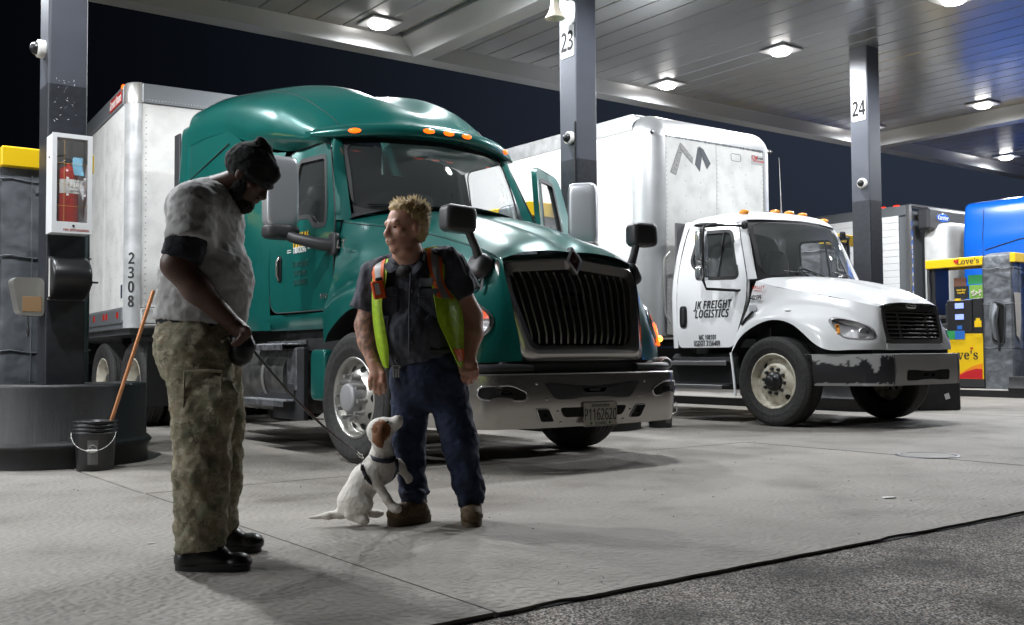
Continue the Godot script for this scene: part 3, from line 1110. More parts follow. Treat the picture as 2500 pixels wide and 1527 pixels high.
func door_outline() -> PackedVector2Array:   # (z, y)
	return rounded([Vector2(-0.52, 1.22), Vector2(-0.5, 1.97), Vector2(-0.86, 2.70), Vector2(-1.6, 2.71), Vector2(-1.66, 2.2), Vector2(-1.66, 1.22)], 0.12)

func door_hole() -> PackedVector2Array:
	return rounded([Vector2(-0.66, 1.93), Vector2(-0.70, 2.12), Vector2(-0.89, 2.58), Vector2(-1.43, 2.61), Vector2(-1.45, 2.06), Vector2(-1.02, 2.04), Vector2(-0.9, 1.94)], 0.07)

func cab_door(t: Node3D, s: int, hinge: float) -> MeshInstance3D:
	# the door turns about its front edge
	var h := Vector3(s * 1.07, 0, -0.5)
	var f := func(p: Vector2) -> Vector3: return Vector3(s * cab_side_x(p.y, p.x), p.y, p.x) - h
	var g := func(p: Vector2) -> Vector3: return Vector3(s * (cab_side_x(p.y, p.x) - 0.055), p.y, p.x) - h
	var st := mb()
	var o := door_outline()
	var i := door_hole()
	ring_angles(st, o, i, f, 5, 1)
	ring_angles(st, shrink(o, 0.01), i, g, 2, 3)
	band(st, lift(o, f), lift(o, g), true, 4)
	var d := part(t, "door", st, M.green_paint)
	d.position = h
	d.rotation.y = s * -hinge
	st = mb()
	var i2 := shrink(i, 0.03)
	var f2 := func(p: Vector2) -> Vector3: return f.call(p) + Vector3(s * 0.004, 0, 0)
	var f3 := func(p: Vector2) -> Vector3: return f.call(p) - Vector3(s * 0.02, 0, 0)
	band(st, lift(shrink(i, -0.012), f2), lift(i2, f2), true, 1)
	band(st, lift(i2, f2), lift(i2, f3), true, 2)
	part(d, "window_seal", st, M.rubber)
	st = mb()
	fan(st, lift(i2, f3), 1)
	part(d, "pane", st, M.glass)
	# handle
	st = mb()
	var hp: Vector3 = f.call(Vector2(-1.52, 1.62))
	pillow(st, hp, Vector3(0.02, 0.24, 0.075), 0.4)
	part(d, "handle_recess", st, M.black_plastic)
	st = mb()
	tube(st, [hp + Vector3(s * 0.008, -0.1, 0.005), hp + Vector3(s * 0.03, -0.06, 0.01), hp + Vector3(s * 0.03, 0.06, 0.01), hp + Vector3(s * 0.008, 0.1, 0.005)], 0.012, 8)
	part(d, "handle", st, M.chrome_dull)
	# mirror on its arm
	st = mb()
	tube(st, [Vector3(s * 0.0, 1.75, -0.03), Vector3(s * 0.12, 1.76, -0.08), Vector3(s * 0.26, 1.81, -0.22), Vector3(s * 0.33, 1.86, -0.34)], [0.06, 0.052, 0.045, 0.045], 12)
	pillow(st, Vector3(s * 0.015, 1.76, -0.02), Vector3(0.06, 0.19, 0.13), 0.5)
	pillow(st, Vector3(s * 0.345, 1.87, -0.34), Vector3(0.30, 0.13, 0.19), 0.5)
	part(d, "mirror_arm", st, M.mirror_plastic)
	st = mb()
	pillow(st, Vector3(s * 0.35, 2.2, -0.335), Vector3(0.285, 0.6, 0.15), 0.3, Basis.IDENTITY, 18)
	part(d, "mirror", st, M.chrome_satin)
	st = mb()
	box(st, Vector3(s * 0.35, 2.2, -0.413), Vector3(0.24, 0.54, 0.012), 0.005)
	part(d, "mirror_glass", st, M.chrome)
	return d

func tractor() -> void:
	var t := thing("semi_truck", "green sleeper tractor unit with a dark barred grille, chrome bumper and lit amber roof lights", "truck", Vector3(-0.288, 0, -8.667))
	var gp: Material = M.green_paint
	# hood top and the sides that run down over the wheels
	var top := net([
		[[0, 2.10, -0.62], [0.22, 2.105, -0.62], [0.45, 2.09, -0.62], [0.75, 2.05, -0.62], [1.0, 1.97, -0.6]],
		[[0, 2.04, -0.2], [0.22, 2.06, -0.2], [0.45, 2.04, -0.2], [0.68, 1.995, -0.2], [0.89, 1.91, -0.2]],
		[[0, 1.925, 0.3], [0.21, 1.965, 0.3], [0.40, 1.94, 0.3], [0.6, 1.90, 0.3], [0.79, 1.82, 0.3]],
		[[0, 1.77, 0.8], [0.19, 1.825, 0.8], [0.36, 1.79, 0.8], [0.52, 1.755, 0.8], [0.70, 1.68, 0.8]],
		[[0, 1.665, 1.1], [0.16, 1.705, 1.1], [0.34, 1.685, 1.1], [0.5, 1.65, 1.1], [0.665, 1.585, 1.09]],
		[[0, 1.60, 1.25], [0.15, 1.605, 1.25], [0.32, 1.597, 1.245], [0.48, 1.575, 1.24], [0.64, 1.525, 1.225]]])
	hood_side = net([
		[[1.0, 1.97, -0.52], [1.065, 1.75, -0.51], [1.1, 1.5, -0.5], [1.15, 1.32, -0.5], [1.2, 1.17, -0.49], [1.2, 0.93, -0.47]],
		[[0.925, 1.93, -0.32], [1.0, 1.73, -0.3], [1.045, 1.52, -0.3], [1.13, 1.38, -0.29], [1.21, 1.27, -0.28], [1.225, 1.05, -0.3]],
		[[0.83, 1.86, 0.1], [0.9, 1.69, 0.1], [0.965, 1.53, 0.1], [1.09, 1.43, 0.1], [1.215, 1.34, 0.09], [1.235, 1.2, 0.08]],
		[[0.75, 1.765, 0.52], [0.81, 1.61, 0.52], [0.89, 1.48, 0.52], [1.04, 1.395, 0.52], [1.19, 1.3, 0.5], [1.225, 1.13, 0.46]],
		[[0.70, 1.68, 0.81], [0.75, 1.54, 0.83], [0.83, 1.42, 0.84], [0.97, 1.32, 0.83], [1.12, 1.19, 0.8], [1.19, 0.93, 0.7]],
		[[0.675, 1.61, 1.03], [0.71, 1.48, 1.06], [0.78, 1.35, 1.08], [0.89, 1.22, 1.08], [1.02, 1.06, 1.06], [1.12, 0.79, 0.98]],
		[[0.655, 1.55, 1.17], [0.675, 1.42, 1.21], [0.7, 1.28, 1.24], [0.74, 1.13, 1.27], [0.8, 0.97, 1.28], [0.88, 0.78, 1.24]],
		[[0.64, 1.525, 1.225], [0.64, 1.4, 1.26], [0.625, 1.25, 1.3], [0.61, 1.1, 1.33], [0.595, 0.95, 1.36], [0.58, 0.79, 1.38]]])
	var st := mb()
	sheet2(st, top, 30, 20, 1)
	sheet2(st, hood_side, 36, 24, 2)
	part(t, "hood", st, gp)
	# shut line of the hood along its shoulder, and the lip inside the wheel arch
	st = mb()
	for s in [-1, 1]:
		var lip := []
		var inn := []
		for k in 31:
			var p := net_point(hood_side, 0.02 + 0.74 * k / 30.0, 1.0)
			lip.append(mirrored(p, s))
			inn.append(mirrored(p + Vector3(-0.2, 0.03, 0), s))
		st = mb()
		band(st, lip, inn, false, 1)
		part(t, "arch_liner", st, M.rubber)
	for s in [-1, 1]:
		st = mb()
		var seam := []
		for k in 21: seam.append(mirrored(net_point(hood_side, 0.0 + 0.95 * k / 20.0, 0.02) + Vector3(0.001, 0.001, 0), s))
		tube(st, seam, 0.004, 5)
		part(t, "hood_seam", st, M.rubber)
	# dark innards: engine bay, frame, wheel housings
	st = mb()
	box(st, Vector3(0, 1.05, 0.3), Vector3(1.3, 0.9, 1.7))
	box(st, Vector3(0, 0.72, 1.1), Vector3(1.1, 0.35, 0.45))
	for s in [-1, 1]:
		box(st, Vector3(s * 0.43, 0.86, -3.2), Vector3(0.1, 0.27, 8.8))
	box(st, Vector3(0, 0.5, 0), Vector3(2.0, 0.12, 0.14))
	box(st, Vector3(0, 0.98, -2.3), Vector3(2.0, 0.2, 3.6))
	part(t, "chassis", st, M.undercarriage)
	# cab shell: cowl, pillars, back, floor, roof
	for s in [-1, 1]:
		var d := cab_door(t, s, 0.0 if s < 0 else 0.92)
		if s < 0: door_print(d)
	for s in [-1, 1]:
		st = mb()
		# A-pillar between the door and the windscreen
		var a := []
		var b := []
		var c := []
		for k in 9:
			var u := k / 8.0
			var y := lerpf(1.96, 2.72, u)
			var z := lerpf(-0.5, -0.87, u)
			a.append(Vector3(s * (cab_side_x(y, z) - 0.002), y, z - 0.004))
			b.append(Vector3(s * lerpf(1.0, 0.925, u), y + 0.005, z + lerpf(-0.01, 0.035, u)))
			c.append(Vector3(s * lerpf(0.93, 0.85, u), y + 0.01, z + lerpf(0.0, 0.03, u)))
		band(st, a, b, false, 1)
		band(st, b, c, false, 1)
		part(t, "windscreen_pillar", st, gp)
		# sill under the door
		st = mb()
		for z0 in [-0.5]:
			var r0 := []
			var r1 := []
			var r2 := []
			for k in 12:
				var z := lerpf(-0.5, -1.8, k / 11.0)
				r0.append(Vector3(s * (cab_side_x(1.2, z) + 0.0), 1.205, z))
				r1.append(Vector3(s * (cab_side_x(1.15, z) + 0.008), 1.15, z))
				r2.append(Vector3(s * (cab_side_x(1.07, z) - 0.03), 1.065, z))
			band(st, r0, r1, false, 2)
			band(st, r1, r2, false, 2)
		part(t, "door_sill", st, gp)
	# sleeper sides
	st = mb()
	for s in [-1, 1]:
		var rows := []
		for z in [-1.665, -1.8, -2.0, -2.2, -2.7, -3.2, -3.7]:
			var k := smoothstep(-1.66, -2.15, z)
			var up := lerpf(2.72, 3.12, smoothstep(-1.66, -2.9, z))
			var row := []
			for y in [1.07, 1.25, 1.7, 2.2, 2.6, up]:
				var x := lerpf(cab_side_x(y, z), 1.22 - 0.05 * clampf((y - 2.3) / 1.0, 0, 1) - 0.03 * clampf((1.25 - y) / 0.2, 0, 1), k)
				row.append(Vector3(s * x, y, z))
			rows.append(row)
		sheet(st, rows, 24, 20, 1, s < 0)
	part(t, "sleeper_side", st, gp)
	# roof fairing with its overhanging edge
	var roof := net([
		[[0, 2.80, -0.64], [0.4, 2.80, -0.7], [0.68, 2.775, -0.78], [0.83, 2.74, -0.86], [0.88, 2.71, -0.9], [0.9, 2.69, -0.92]],
		[[0, 2.93, -0.8], [0.4, 2.925, -0.84], [0.72, 2.87, -0.92], [0.9, 2.79, -0.98], [0.95, 2.74, -1.0], [0.95, 2.70, -1.0]],
		[[0, 3.06, -0.92], [0.42, 3.075, -0.98], [0.75, 2.99, -1.05], [0.95, 2.87, -1.1], [0.99, 2.77, -1.12], [0.955, 2.71, -1.12]],
		[[0, 3.14, -1.12], [0.42, 3.21, -1.16], [0.78, 3.11, -1.22], [1.0, 2.95, -1.27], [1.04, 2.8, -1.29], [0.96, 2.71, -1.3]],
		[[0, 3.24, -1.4], [0.42, 3.33, -1.42], [0.8, 3.23, -1.45], [1.05, 3.06, -1.48], [1.09, 2.84, -1.5], [0.97, 2.715, -1.5]],
		[[0, 3.36, -1.7], [0.42, 3.43, -1.7], [0.82, 3.33, -1.7], [1.09, 3.16, -1.7], [1.14, 2.9, -1.7], [1.02, 2.74, -1.7]],
		[[0, 3.47, -2.1], [0.44, 3.52, -2.1], [0.85, 3.43, -2.1], [1.12, 3.26, -2.1], [1.18, 3.02, -2.1], [1.145, 2.86, -2.1]],
		[[0, 3.56, -2.7], [0.47, 3.59, -2.7], [0.9, 3.51, -2.7], [1.13, 3.37, -2.7], [1.185, 3.2, -2.7], [1.18, 3.05, -2.7]],
		[[0, 3.6, -3.2], [0.5, 3.62, -3.2], [0.93, 3.55, -3.2], [1.13, 3.43, -3.2], [1.19, 3.28, -3.2], [1.185, 3.1, -3.2]],
		[[0, 3.61, -3.72], [0.5, 3.62, -3.72], [0.93, 3.56, -3.72], [1.13, 3.45, -3.72], [1.19, 3.3, -3.72], [1.185, 3.1, -3.72]]])
	st = mb()
	sheet2(st, roof, 48, 26, 1)
	part(t, "roof", st, gp)
	st = mb()
	for s in [-1, 1]:
		var a := []
		for k in 24: a.append(mirrored(net_point(roof, 0.09 + 0.91 * k / 23.0, 0.46) + Vector3(0.001, 0.002, 0), s))
		tube(st, a, 0.003, 5)
		a = []
		for k in 16: a.append(Vector3(s * (1.2175 - 0.05 * clampf((lerpf(1.1, 3.3, k / 15.0) - 2.3) / 1.0, 0, 1)), lerpf(1.1, 3.3, k / 15.0), -3.66))
		tube(st, a, 0.005, 5)
		a = []
		for k in 12: a.append(Vector3(s * 1.2, lerpf(2.72, 2.93, k / 11.0), lerpf(-3.66, -2.55, k / 11.0)))
		tube(st, a, 0.006, 5)
		a = []
		for p in door_outline(): a.append(Vector3(s * (cab_side_x(p.y, p.x) - 0.003), p.y, p.x))
		a.append(a[0])
		tube(st, a, 0.007, 5)
	part(t, "panel_seams", st, M.rubber)
	# sleeper back and extenders
	st = mb()
	box(st, Vector3(0, 2.2, -3.7), Vector3(2.3, 2.3, 0.04))
	part(t, "sleeper_back", st, M.interior)
	for s in [-1, 1]:
		st = mb()
		var rows := []
		for z in [-3.68, -3.75, -3.9, -4.0, -4.04]:
			var row := []
			for y in [1.12, 1.7, 2.4, 3.05, 3.26, 3.34, 3.36]:
				var x: float = 1.22 - 0.05 * clampf((y - 2.4) / 0.9, 0, 1) - (0.1 if y > 3.35 else (0.02 if y > 3.3 else 0.0))
				x -= (0.03 if z < -4.03 else 0.0) + (0.02 if z > -3.69 else 0.0)
				row.append(Vector3(s * x, y, z))
			rows.append(row)
		sheet(st, rows, 10, 24, 1, s < 0)
		part(t, "side_extender", st, gp)
		st = mb()
		box(st, Vector3(s * 1.175, 2.2, -4.12), Vector3(0.025, 2.2, 0.17), 0.008)
		part(t, "extender_edge", st, M.dark_plastic)
	# windscreen
	var ws := func(x: float, v: float) -> Vector3:   # x in -1..1
		var z0 := -0.2 - 0.42 * x * x
		var z1 := -0.6 - 0.27 * x * x
		var bow := 0.03 * sin(PI * v)
		return Vector3(x * lerpf(0.925, 0.87, v), lerpf(2.06, 2.73, v) - 0.02 * x * x, lerpf(z0, z1, v) + bow)
	st = mb()
	soft(st)
	for i in 20:
		for j in 8:
			var x0 := -0.97 + 1.94 * i / 20.0
			var x1 := -0.97 + 1.94 * (i + 1) / 20.0
			quad(st, ws.call(x0, 0.04 + 0.92 * j / 8.0), ws.call(x0, 0.04 + 0.92 * (j + 1) / 8.0), ws.call(x1, 0.04 + 0.92 * (j + 1) / 8.0), ws.call(x1, 0.04 + 0.92 * j / 8.0))
	part(t, "windscreen", st, M.glass)
	st = mb()
	var oring := []
	var iring := []
	for k in 80:
		var a := TAU * k / 80.0
		var q := Vector2(cos(a), sin(a))
		q = q / maxf(absf(q.x), absf(q.y))
		var q2 := Vector2(signf(cos(a)) * pow(absf(cos(a)), 0.16), signf(sin(a)) * pow(absf(sin(a)), 0.16))
		oring.append(ws.call(q.x * 1.02, q.y * 0.53 + 0.5) + Vector3(0, 0, 0.008))
		iring.append(ws.call(q2.x * 0.945, q2.y * 0.46 + 0.5) + Vector3(0, 0, 0.012))
	band(st, oring, iring, true, 1)
	part(t, "windscreen_seal", st, M.rubber)
	for s in [-0.1, 0.72]:
		st = mb()
		var a: Vector3 = ws.call(s, -0.02) + Vector3(0, 0, 0.03)
		var b: Vector3 = ws.call(s - 0.75, 0.1) + Vector3(0, 0, 0.03)
		var cpt: Vector3 = ws.call(s - 0.4, 0.07) + Vector3(0, 0, 0.035)
		tube(st, [a, cpt, b], 0.007, 6)
		part(t, "wiper", st, M.black_plastic)
	# cowl strip under the windscreen
	st = mb()
	var c0 := []
	var c1 := []
	for k in 25:
		var x := -1.0 + k / 12.0
		c0.append(ws.call(x, 0.0) + Vector3(0, 0.005, 0.002))
		c1.append(Vector3(x * 1.0, 2.10 - 0.13 * pow(absf(x), 3.0) - 0.005, -0.16 - 0.42 * x * x + 0.03))
	band(st, c0, c1, false, 1)
	part(t, "cowl", st, M.dark_plastic)
	# visor with five marker lights
	var vf := func(x: float, y: float, back: float) -> Vector3:
		return Vector3(x, y - 0.055 * pow(absf(x) / 1.08, 2.5), -0.44 - 0.5 * pow(absf(x) / 1.08, 2.2) - back)
	st = mb()
	var vr := []
	for q in [[2.90, 0.3], [2.885, 0.14], [2.85, 0.03], [2.815, 0.0], [2.775, 0.0], [2.75, 0.02], [2.752, 0.1], [2.755, 0.24]]:
		var row := []
		for k in 17:
			var x := -1.09 + 2.18 * k / 16.0
			var thin := 1.0 - 0.6 * pow(absf(x) / 1.09, 8.0)
			row.append(vf.call(x, 2.815 + (q[0] - 2.815) * thin, q[1] * thin))
		vr.append(row)
	sheet(st, vr, 20, 40, 1)
	fan(st, vr.map(func(r): return r[0]), 2)
	fan(st, vr.map(func(r): return r[-1]), 3)
	part(t, "visor", st, gp)
	for x in [-0.8, -0.2, 0.0, 0.2, 0.82]:
		st = mb()
		var c: Vector3 = vf.call(x, 2.80, -0.004)
		var slope := 0.5 * 2.2 * signf(x) * pow(absf(x) / 1.08, 1.2) / 1.08
		ellipsoid(st, c, Vector3(0.056, 0.022, 0.018), 16, 10, Basis(Vector3.UP, atan(slope)))
		part(t, "marker_light", st, M.amber_glow)
	grille(t)
	bumper(t)
	hood_fittings(t)
	under_cab(t)
	cab_inside(t)
	for s in [-1, 1]:
		wheel(t, Vector3(s * 1.06, 0.51, 0.0), s, "alloy", 0.03)
		for z in [-5.62, -6.95]:
			wheel(t, Vector3(s * 1.08, 0.51, z), s, "dual")

func door_print(d: MeshInstance3D) -> void:
	var up := Vector3.UP
	# the door lies in the plane x = const and looks along -x; its origin is the hinge
	var at := func(z: float, y: float) -> Transform3D:
		return face_to(Vector3(-(cab_side_x(y, z)) - 0.004, y, z) + Vector3(1.07, 0, 0.5), Vector3(-1, 0.02, 0))
	words(d, "lettering", "TITAN", 0.13, mat("logo_yellow", Color(0.8, 0.45, 0.02), 0.4), at.call(-1.14, 1.85), 0.62)
	words(d, "lettering", "TRUCKING", 0.052, M.white_print, at.call(-1.14, 1.765), 0.72)
	var st := mb()
	for y in [1.776, 1.756]:
		box(st, Vector3(-(cab_side_x(y, -1.33)) - 0.005 + 1.07, y, -1.355 + 0.5), Vector3(0.002, 0.006, 0.08))
	box(st, Vector3(-(cab_side_x(1.8, -0.9)) - 0.005 + 1.07, 1.775, -0.93 + 0.5), Vector3(0.002, 0.03, 0.09))
	box(st, Vector3(-(cab_side_x(1.8, -0.9)) - 0.005 + 1.07, 1.78, -0.86 + 0.5), Vector3(0.002, 0.04, 0.035))
	var sp := part(d, "logo_stripes", st, M.white_print)
	tag(sp, "", "", "", "stuff")
	var ghost := mat("ghost_print", Color(0.012, 0.075, 0.065), 0.5)
	words(d, "lettering", "US DOT 1810820", 0.05, ghost, at.call(-1.13, 1.64), 0.6)
	words(d, "lettering", "VIN 166 0852", 0.05, ghost, at.call(-1.13, 1.56), 0.6)
	words(d, "lettering", "GVW 80000 LB", 0.05, ghost, at.call(-1.13, 1.48), 0.6)

func grille(t: Node3D) -> void:
	# the grille leans back: bottom further forward than the top
	var f := func(p: Vector2, lift_: float) -> Vector3:
		return Vector3(p.x, p.y, 1.405 - 0.20 * (p.y - 0.8) / 0.78 - 0.09 * p.x * p.x + lift_)
	var o := rounded([Vector2(-0.575, 0.79), Vector2(0.575, 0.79), Vector2(0.67, 1.30), Vector2(0.675, 1.545), Vector2(0.0, 1.60), Vector2(-0.675, 1.545), Vector2(-0.67, 1.30)], 0.09, 6)
	var i := rounded([Vector2(-0.47, 0.9), Vector2(0.47, 0.9), Vector2(0.575, 1.30), Vector2(0.575, 1.43), Vector2(0.0, 1.475), Vector2(-0.575, 1.43), Vector2(-0.575, 1.30)], 0.07, 6)
	var m := PackedVector2Array()
	for k in o.size(): m.append(o[k].lerp(i[k], 0.45))
	var st := mb()
	band(st, lift(o, func(p): return f.call(p, -0.06)), lift(o, func(p): return f.call(p, 0.015)), true, 1)
	band(st, lift(o, func(p): return f.call(p, 0.015)), lift(m, func(p): return f.call(p, 0.04)), true, 1)
	band(st, lift(m, func(p): return f.call(p, 0.04)), lift(i, func(p): return f.call(p, 0.012)), true, 2)
	band(st, lift(i, func(p): return f.call(p, 0.012)), lift(i, func(p): return f.call(p, -0.08)), true, 3)
	part(t, "grille_surround", st, M.chrome_dull)
	st = mb()
	laid(st, i, func(p): return f.call(p, -0.075))
	part(t, "grille_mesh", st, M.black_hole)
	for k in 15:
		var x := -0.525 + 1.05 * k / 14.0
		st = mb()
		var pts := []
		for q in 9:
			var y := lerpf(0.915, 1.44, q / 8.0)
			var xx := x * lerpf(0.86, 1.02, q / 8.0)
			var dz := -0.035 if q == 0 or q == 8 else (-0.008 if q == 1 or q == 7 else 0.0)
			pts.append(f.call(Vector2(xx, y), dz + 0.0))
		tube(st, pts, 0.0095, 7)
		part(t, "grille_bar", st, M.grille_dark)
	# diamond emblem on the top rail
	var c := Vector2(0, 1.535)
	var dia := func(w: float, h: float) -> PackedVector2Array:
		return rounded([c + Vector2(0, h), c + Vector2(w, 0), c + Vector2(0, -h), c + Vector2(-w, 0)], 0.012, 4)
	st = mb()
	var d0: PackedVector2Array = dia.call(0.078, 0.112)
	var d1: PackedVector2Array = dia.call(0.06, 0.09)
	var d2: PackedVector2Array = dia.call(0.052, 0.079)
	band(st, lift(d0, func(p): return f.call(p, 0.01)), lift(d0, func(p): return f.call(p, 0.055)), true, 1)
	band(st, lift(d0, func(p): return f.call(p, 0.055)), lift(d1, func(p): return f.call(p, 0.065)), true, 2)
	band(st, lift(d1, func(p): return f.call(p, 0.065)), lift(d2, func(p): return f.call(p, 0.05)), true, 3)
	var em := part(t, "emblem", st, M.chrome)
	st = mb()
	fan(st, lift(d2, func(p): return f.call(p, 0.051)), 1)
	part(em, "emblem_centre", st, mat("emblem_red", Color(0.06, 0.012, 0.012), 0.3))
	st = mb()
	for q in [[-0.014, 0.0, 0.01, 0.044], [0.014, 0.0, 0.01, 0.044], [0.0, 0.0, 0.02, 0.009]]:
		var b: Vector3 = f.call(c + Vector2(q[0], q[1]), 0.053)
		box(st, b, Vector3(q[2], q[3], 0.003))
	tag(part(em, "emblem_mark", st, M.grille_dark), "", "", "", "stuff")

func bumper_point(x: float, y: float) -> Vector3:
	var ax := absf(x)
	var z := 1.475 - 0.07 * ax * ax
	if ax > 0.8: z -= 0.47 * pow((ax - 0.8) / 0.39, 2.0)
	var k := clampf((0.5 - y) / 0.2, 0.0, 1.0)
	return Vector3(x, y, z - 0.03 * k * k + 0.012 * sin(clampf((y - 0.31) / 0.4, 0, 1) * PI))

func bumper(t: Node3D) -> void:
	var st := mb()
	var rows := []
	for y in [0.705, 0.70, 0.695, 0.62, 0.5, 0.4, 0.33, 0.315]:
		var row := []
		for k in 41:
			var x := -1.19 + 2.38 * k / 40.0
			var drop := 0.0 if y > 0.4 else 0.02 * pow(absf(x) / 1.19, 4.0)
			var p := bumper_point(x, y + drop)
			if y > 0.702: p.z -= 0.08
			elif y > 0.698: p.z -= 0.008
			row.append(p)
		rows.append(row)
	sheet(st, rows, 16, 80, 1)
	var b := part(t, "bumper", st, M.chrome_dull)
	var cut := func(poly: PackedVector2Array, called: String, m: Material, rim := 0.0) -> void:
		var s := mb()
		laid(s, poly, func(p): return bumper_point(p.x, p.y) + Vector3(0, 0, 0.004))
		part(b, called, s, m)
		if rim > 0.0:
			s = mb()
			var r := lift(poly, func(p): return bumper_point(p.x, p.y) + Vector3(0, 0, 0.004))
			r.append(r[0])
			tube(s, r, rim, 6, false)
			part(b, "opening_rim", s, M.chrome)
	for s in [-1, 1]:
		cut.call(rounded([Vector2(s * 0.62, 0.515), Vector2(s * 0.95, 0.53), Vector2(s * 0.95, 0.62), Vector2(s * 0.73, 0.625), Vector2(s * 0.6, 0.57)], 0.05), "fog_light_opening", M.black_hole, 0.008)
		cut.call(rounded([Vector2(s * 0.36, 0.36), Vector2(s * 0.48, 0.36), Vector2(s * 0.53, 0.455), Vector2(s * 0.42, 0.455)], 0.02), "tow_opening", M.black_hole, 0.004)
	cut.call(rounded([Vector2(-0.36, 0.515), Vector2(0.36, 0.515), Vector2(0.47, 0.635), Vector2(-0.47, 0.635)], 0.04), "lower_grille", M.dark_plastic, 0.0)
	cut.call(rounded([Vector2(-0.28, 0.385), Vector2(0.28, 0.385), Vector2(0.32, 0.455), Vector2(-0.32, 0.455)], 0.03), "lower_opening", M.black_hole, 0.0)
	# bolts
	for q in [[-0.52, 0.63], [-0.44, 0.52], [0.52, 0.63], [0.46, 0.52], [-0.34, 0.43], [0.36, 0.42], [-0.3, 0.35], [0.3, 0.35]]:
		st = mb()
		var p := bumper_point(q[0], q[1])
		ellipsoid(st, p, Vector3(0.011, 0.011, 0.008), 10, 6)
		part(b, "bolt", st, M.chrome)
	# number plate
	st = mb()
	var c := bumper_point(0.04, 0.4) + Vector3(0, 0.0, 0.022)
	box(st, c, Vector3(0.31, 0.165, 0.006), 0.002)
	var pl := part(t, "number_plate", st, mat("plate_paper", Color(0.42, 0.39, 0.34), 0.5))
	st = mb()
	for s in [-1, 1]:
		box(st, c + Vector3(s * 0.156, 0, 0.001), Vector3(0.01, 0.175, 0.012), 0.002)
		box(st, c + Vector3(0, s * 0.0855, 0.001), Vector3(0.302, 0.008, 0.012), 0.002)
	part(pl, "plate_frame", st, M.chrome_dull)
	words(pl, "lettering", "P1162620", 0.083, M.black_print, Transform3D(Basis.IDENTITY, c + Vector3(0, -0.003, 0.0045)), 0.62, "Droid Sans", false)
	words(pl, "lettering", "APPORTIONED", 0.02, M.black_print, Transform3D(Basis.IDENTITY, c + Vector3(0, 0.062, 0.0045)), 0.9)
	words(pl, "lettering", "ILLINOIS", 0.02, mat("plate_green", Color(0.03, 0.1, 0.06), 0.5), Transform3D(Basis.IDENTITY, c + Vector3(0, -0.066, 0.0045)), 0.9)
	st = mb()
	for s in [-1, 1]: ellipsoid(st, c + Vector3(s * 0.09, -0.064, 0.005), Vector3(0.011, 0.011, 0.003), 12, 4)
	tag(part(pl, "plate_bolts", st, M["plate_green"]), "", "", "", "stuff")
	# dark filler between grille and bumper, grey end caps on top of the bumper
	st = mb()
	box(st, Vector3(0, 0.735, 1.2), Vector3(1.5, 0.1, 0.3), 0.02)
	for s in [-1, 1]:
		var a := []
		for k in 8: a.append(bumper_point(s * lerpf(0.5, 1.1, k / 7.0), 0.72) + Vector3(0, 0.015, -0.08))
		tube(st, a, 0.035, 8)
	part(t, "bumper_filler", st, M.mirror_plastic)
	for s in [-1, 1]:
		st = mb()
		var a := []
		var r := []
		for k in 10:
			a.append(bumper_point(s * lerpf(0.95, 1.17, k / 9.0), 0.71) + Vector3(-s * 0.01, 0.045, -0.06))
			r.append(0.028 + 0.03 * sin(PI * clampf(0.15 + k / 10.0, 0, 1)))
		tube(st, a, r, 10)
		part(t, "bumper_end_cap", st, mat("cap_grey", Color(0.3, 0.31, 0.33), 0.45))

func hood_fittings(t: Node3D) -> void:
	for s in [-1, 1]:
		# headlamp set into the corner: clear lens above, lit amber turn signal below
		var st := mb()
		var uv := rounded([Vector2(0.66, 0.70), Vector2(0.73, 0.55), Vector2(0.855, 0.61), Vector2(0.865, 0.75), Vector2(0.8, 0.92), Vector2(0.68, 0.88)], 0.06, 4)
		on_net(st, hood_side, uv, 0.008, s)
		var hl := part(t, "headlight", st, M.headlamp)
		st = mb()
		on_net(st, hood_side, rounded([Vector2(0.665, 0.79), Vector2(0.84, 0.82), Vector2(0.80, 0.91), Vector2(0.685, 0.875)], 0.04, 4), 0.022, s, 0.6)
		part(hl, "turn_signal", st, M.amber_glow)
		st = mb()
		var c := mirrored(net_point(hood_side, 0.785, 0.85) + Vector3(0.02, 0, 0.018), s)
		ellipsoid(st, c, Vector3(0.03, 0.026, 0.026), 10, 8)
		part(hl, "bulb", st, M.amber_core)
		# mirror on a stalk
		st = mb()
		var b := mirrored(net_point(hood_side, 0.735, 0.2), s)
		pillow(st, b + Vector3(s * 0.03, 0.0, -0.02), Vector3(0.13, 0.19, 0.22), 0.6, Basis(Vector3(0, 0, 1), s * 0.5))
		tube(st, [b + Vector3(s * 0.03, 0.04, 0), b + Vector3(s * 0.07, 0.14, 0.0), b + Vector3(s * 0.115, 0.24, -0.01), b + Vector3(s * 0.16, 0.31, -0.02)], [0.042, 0.033, 0.032, 0.045], 10)
		var mr := part(t, "hood_mirror", st, M.mirror_plastic)
		st = mb()
		pillow(st, b + Vector3(s * 0.2, 0.335, -0.03), Vector3(0.27, 0.20, 0.14), 0.42, Basis(Vector3(0, 0, 1), s * 0.03), 16)
		part(mr, "mirror_head", st, M.mirror_plastic)
		st = mb()
		pillow(st, b + Vector3(s * 0.2, 0.335, -0.097), Vector3(0.23, 0.17, 0.015), 0.4)
		part(mr, "mirror_glass", st, M.chrome)
	# fleet number and badges on the side we see
	var q := mirrored(net_point(hood_side, 0.72, 0.42), -1)
	var nn := Vector3(-0.8, 0.35, 0.5).normalized()
	words(t, "fleet_number", "401", 0.115, M.black_print, face_to(q + nn * 0.03, nn), 0.75)
	words(t, "badge", "LT", 0.07, M.chrome_dull, face_to(Vector3(-1.103, 1.745, -0.36), Vector3(-1, 0.15, 0.15)), 1.3)
	words(t, "badge", "X15", 0.04, M.chrome_dull, face_to(Vector3(-1.112, 1.335, -0.66), Vector3(-1, 0, 0)), 1.4)

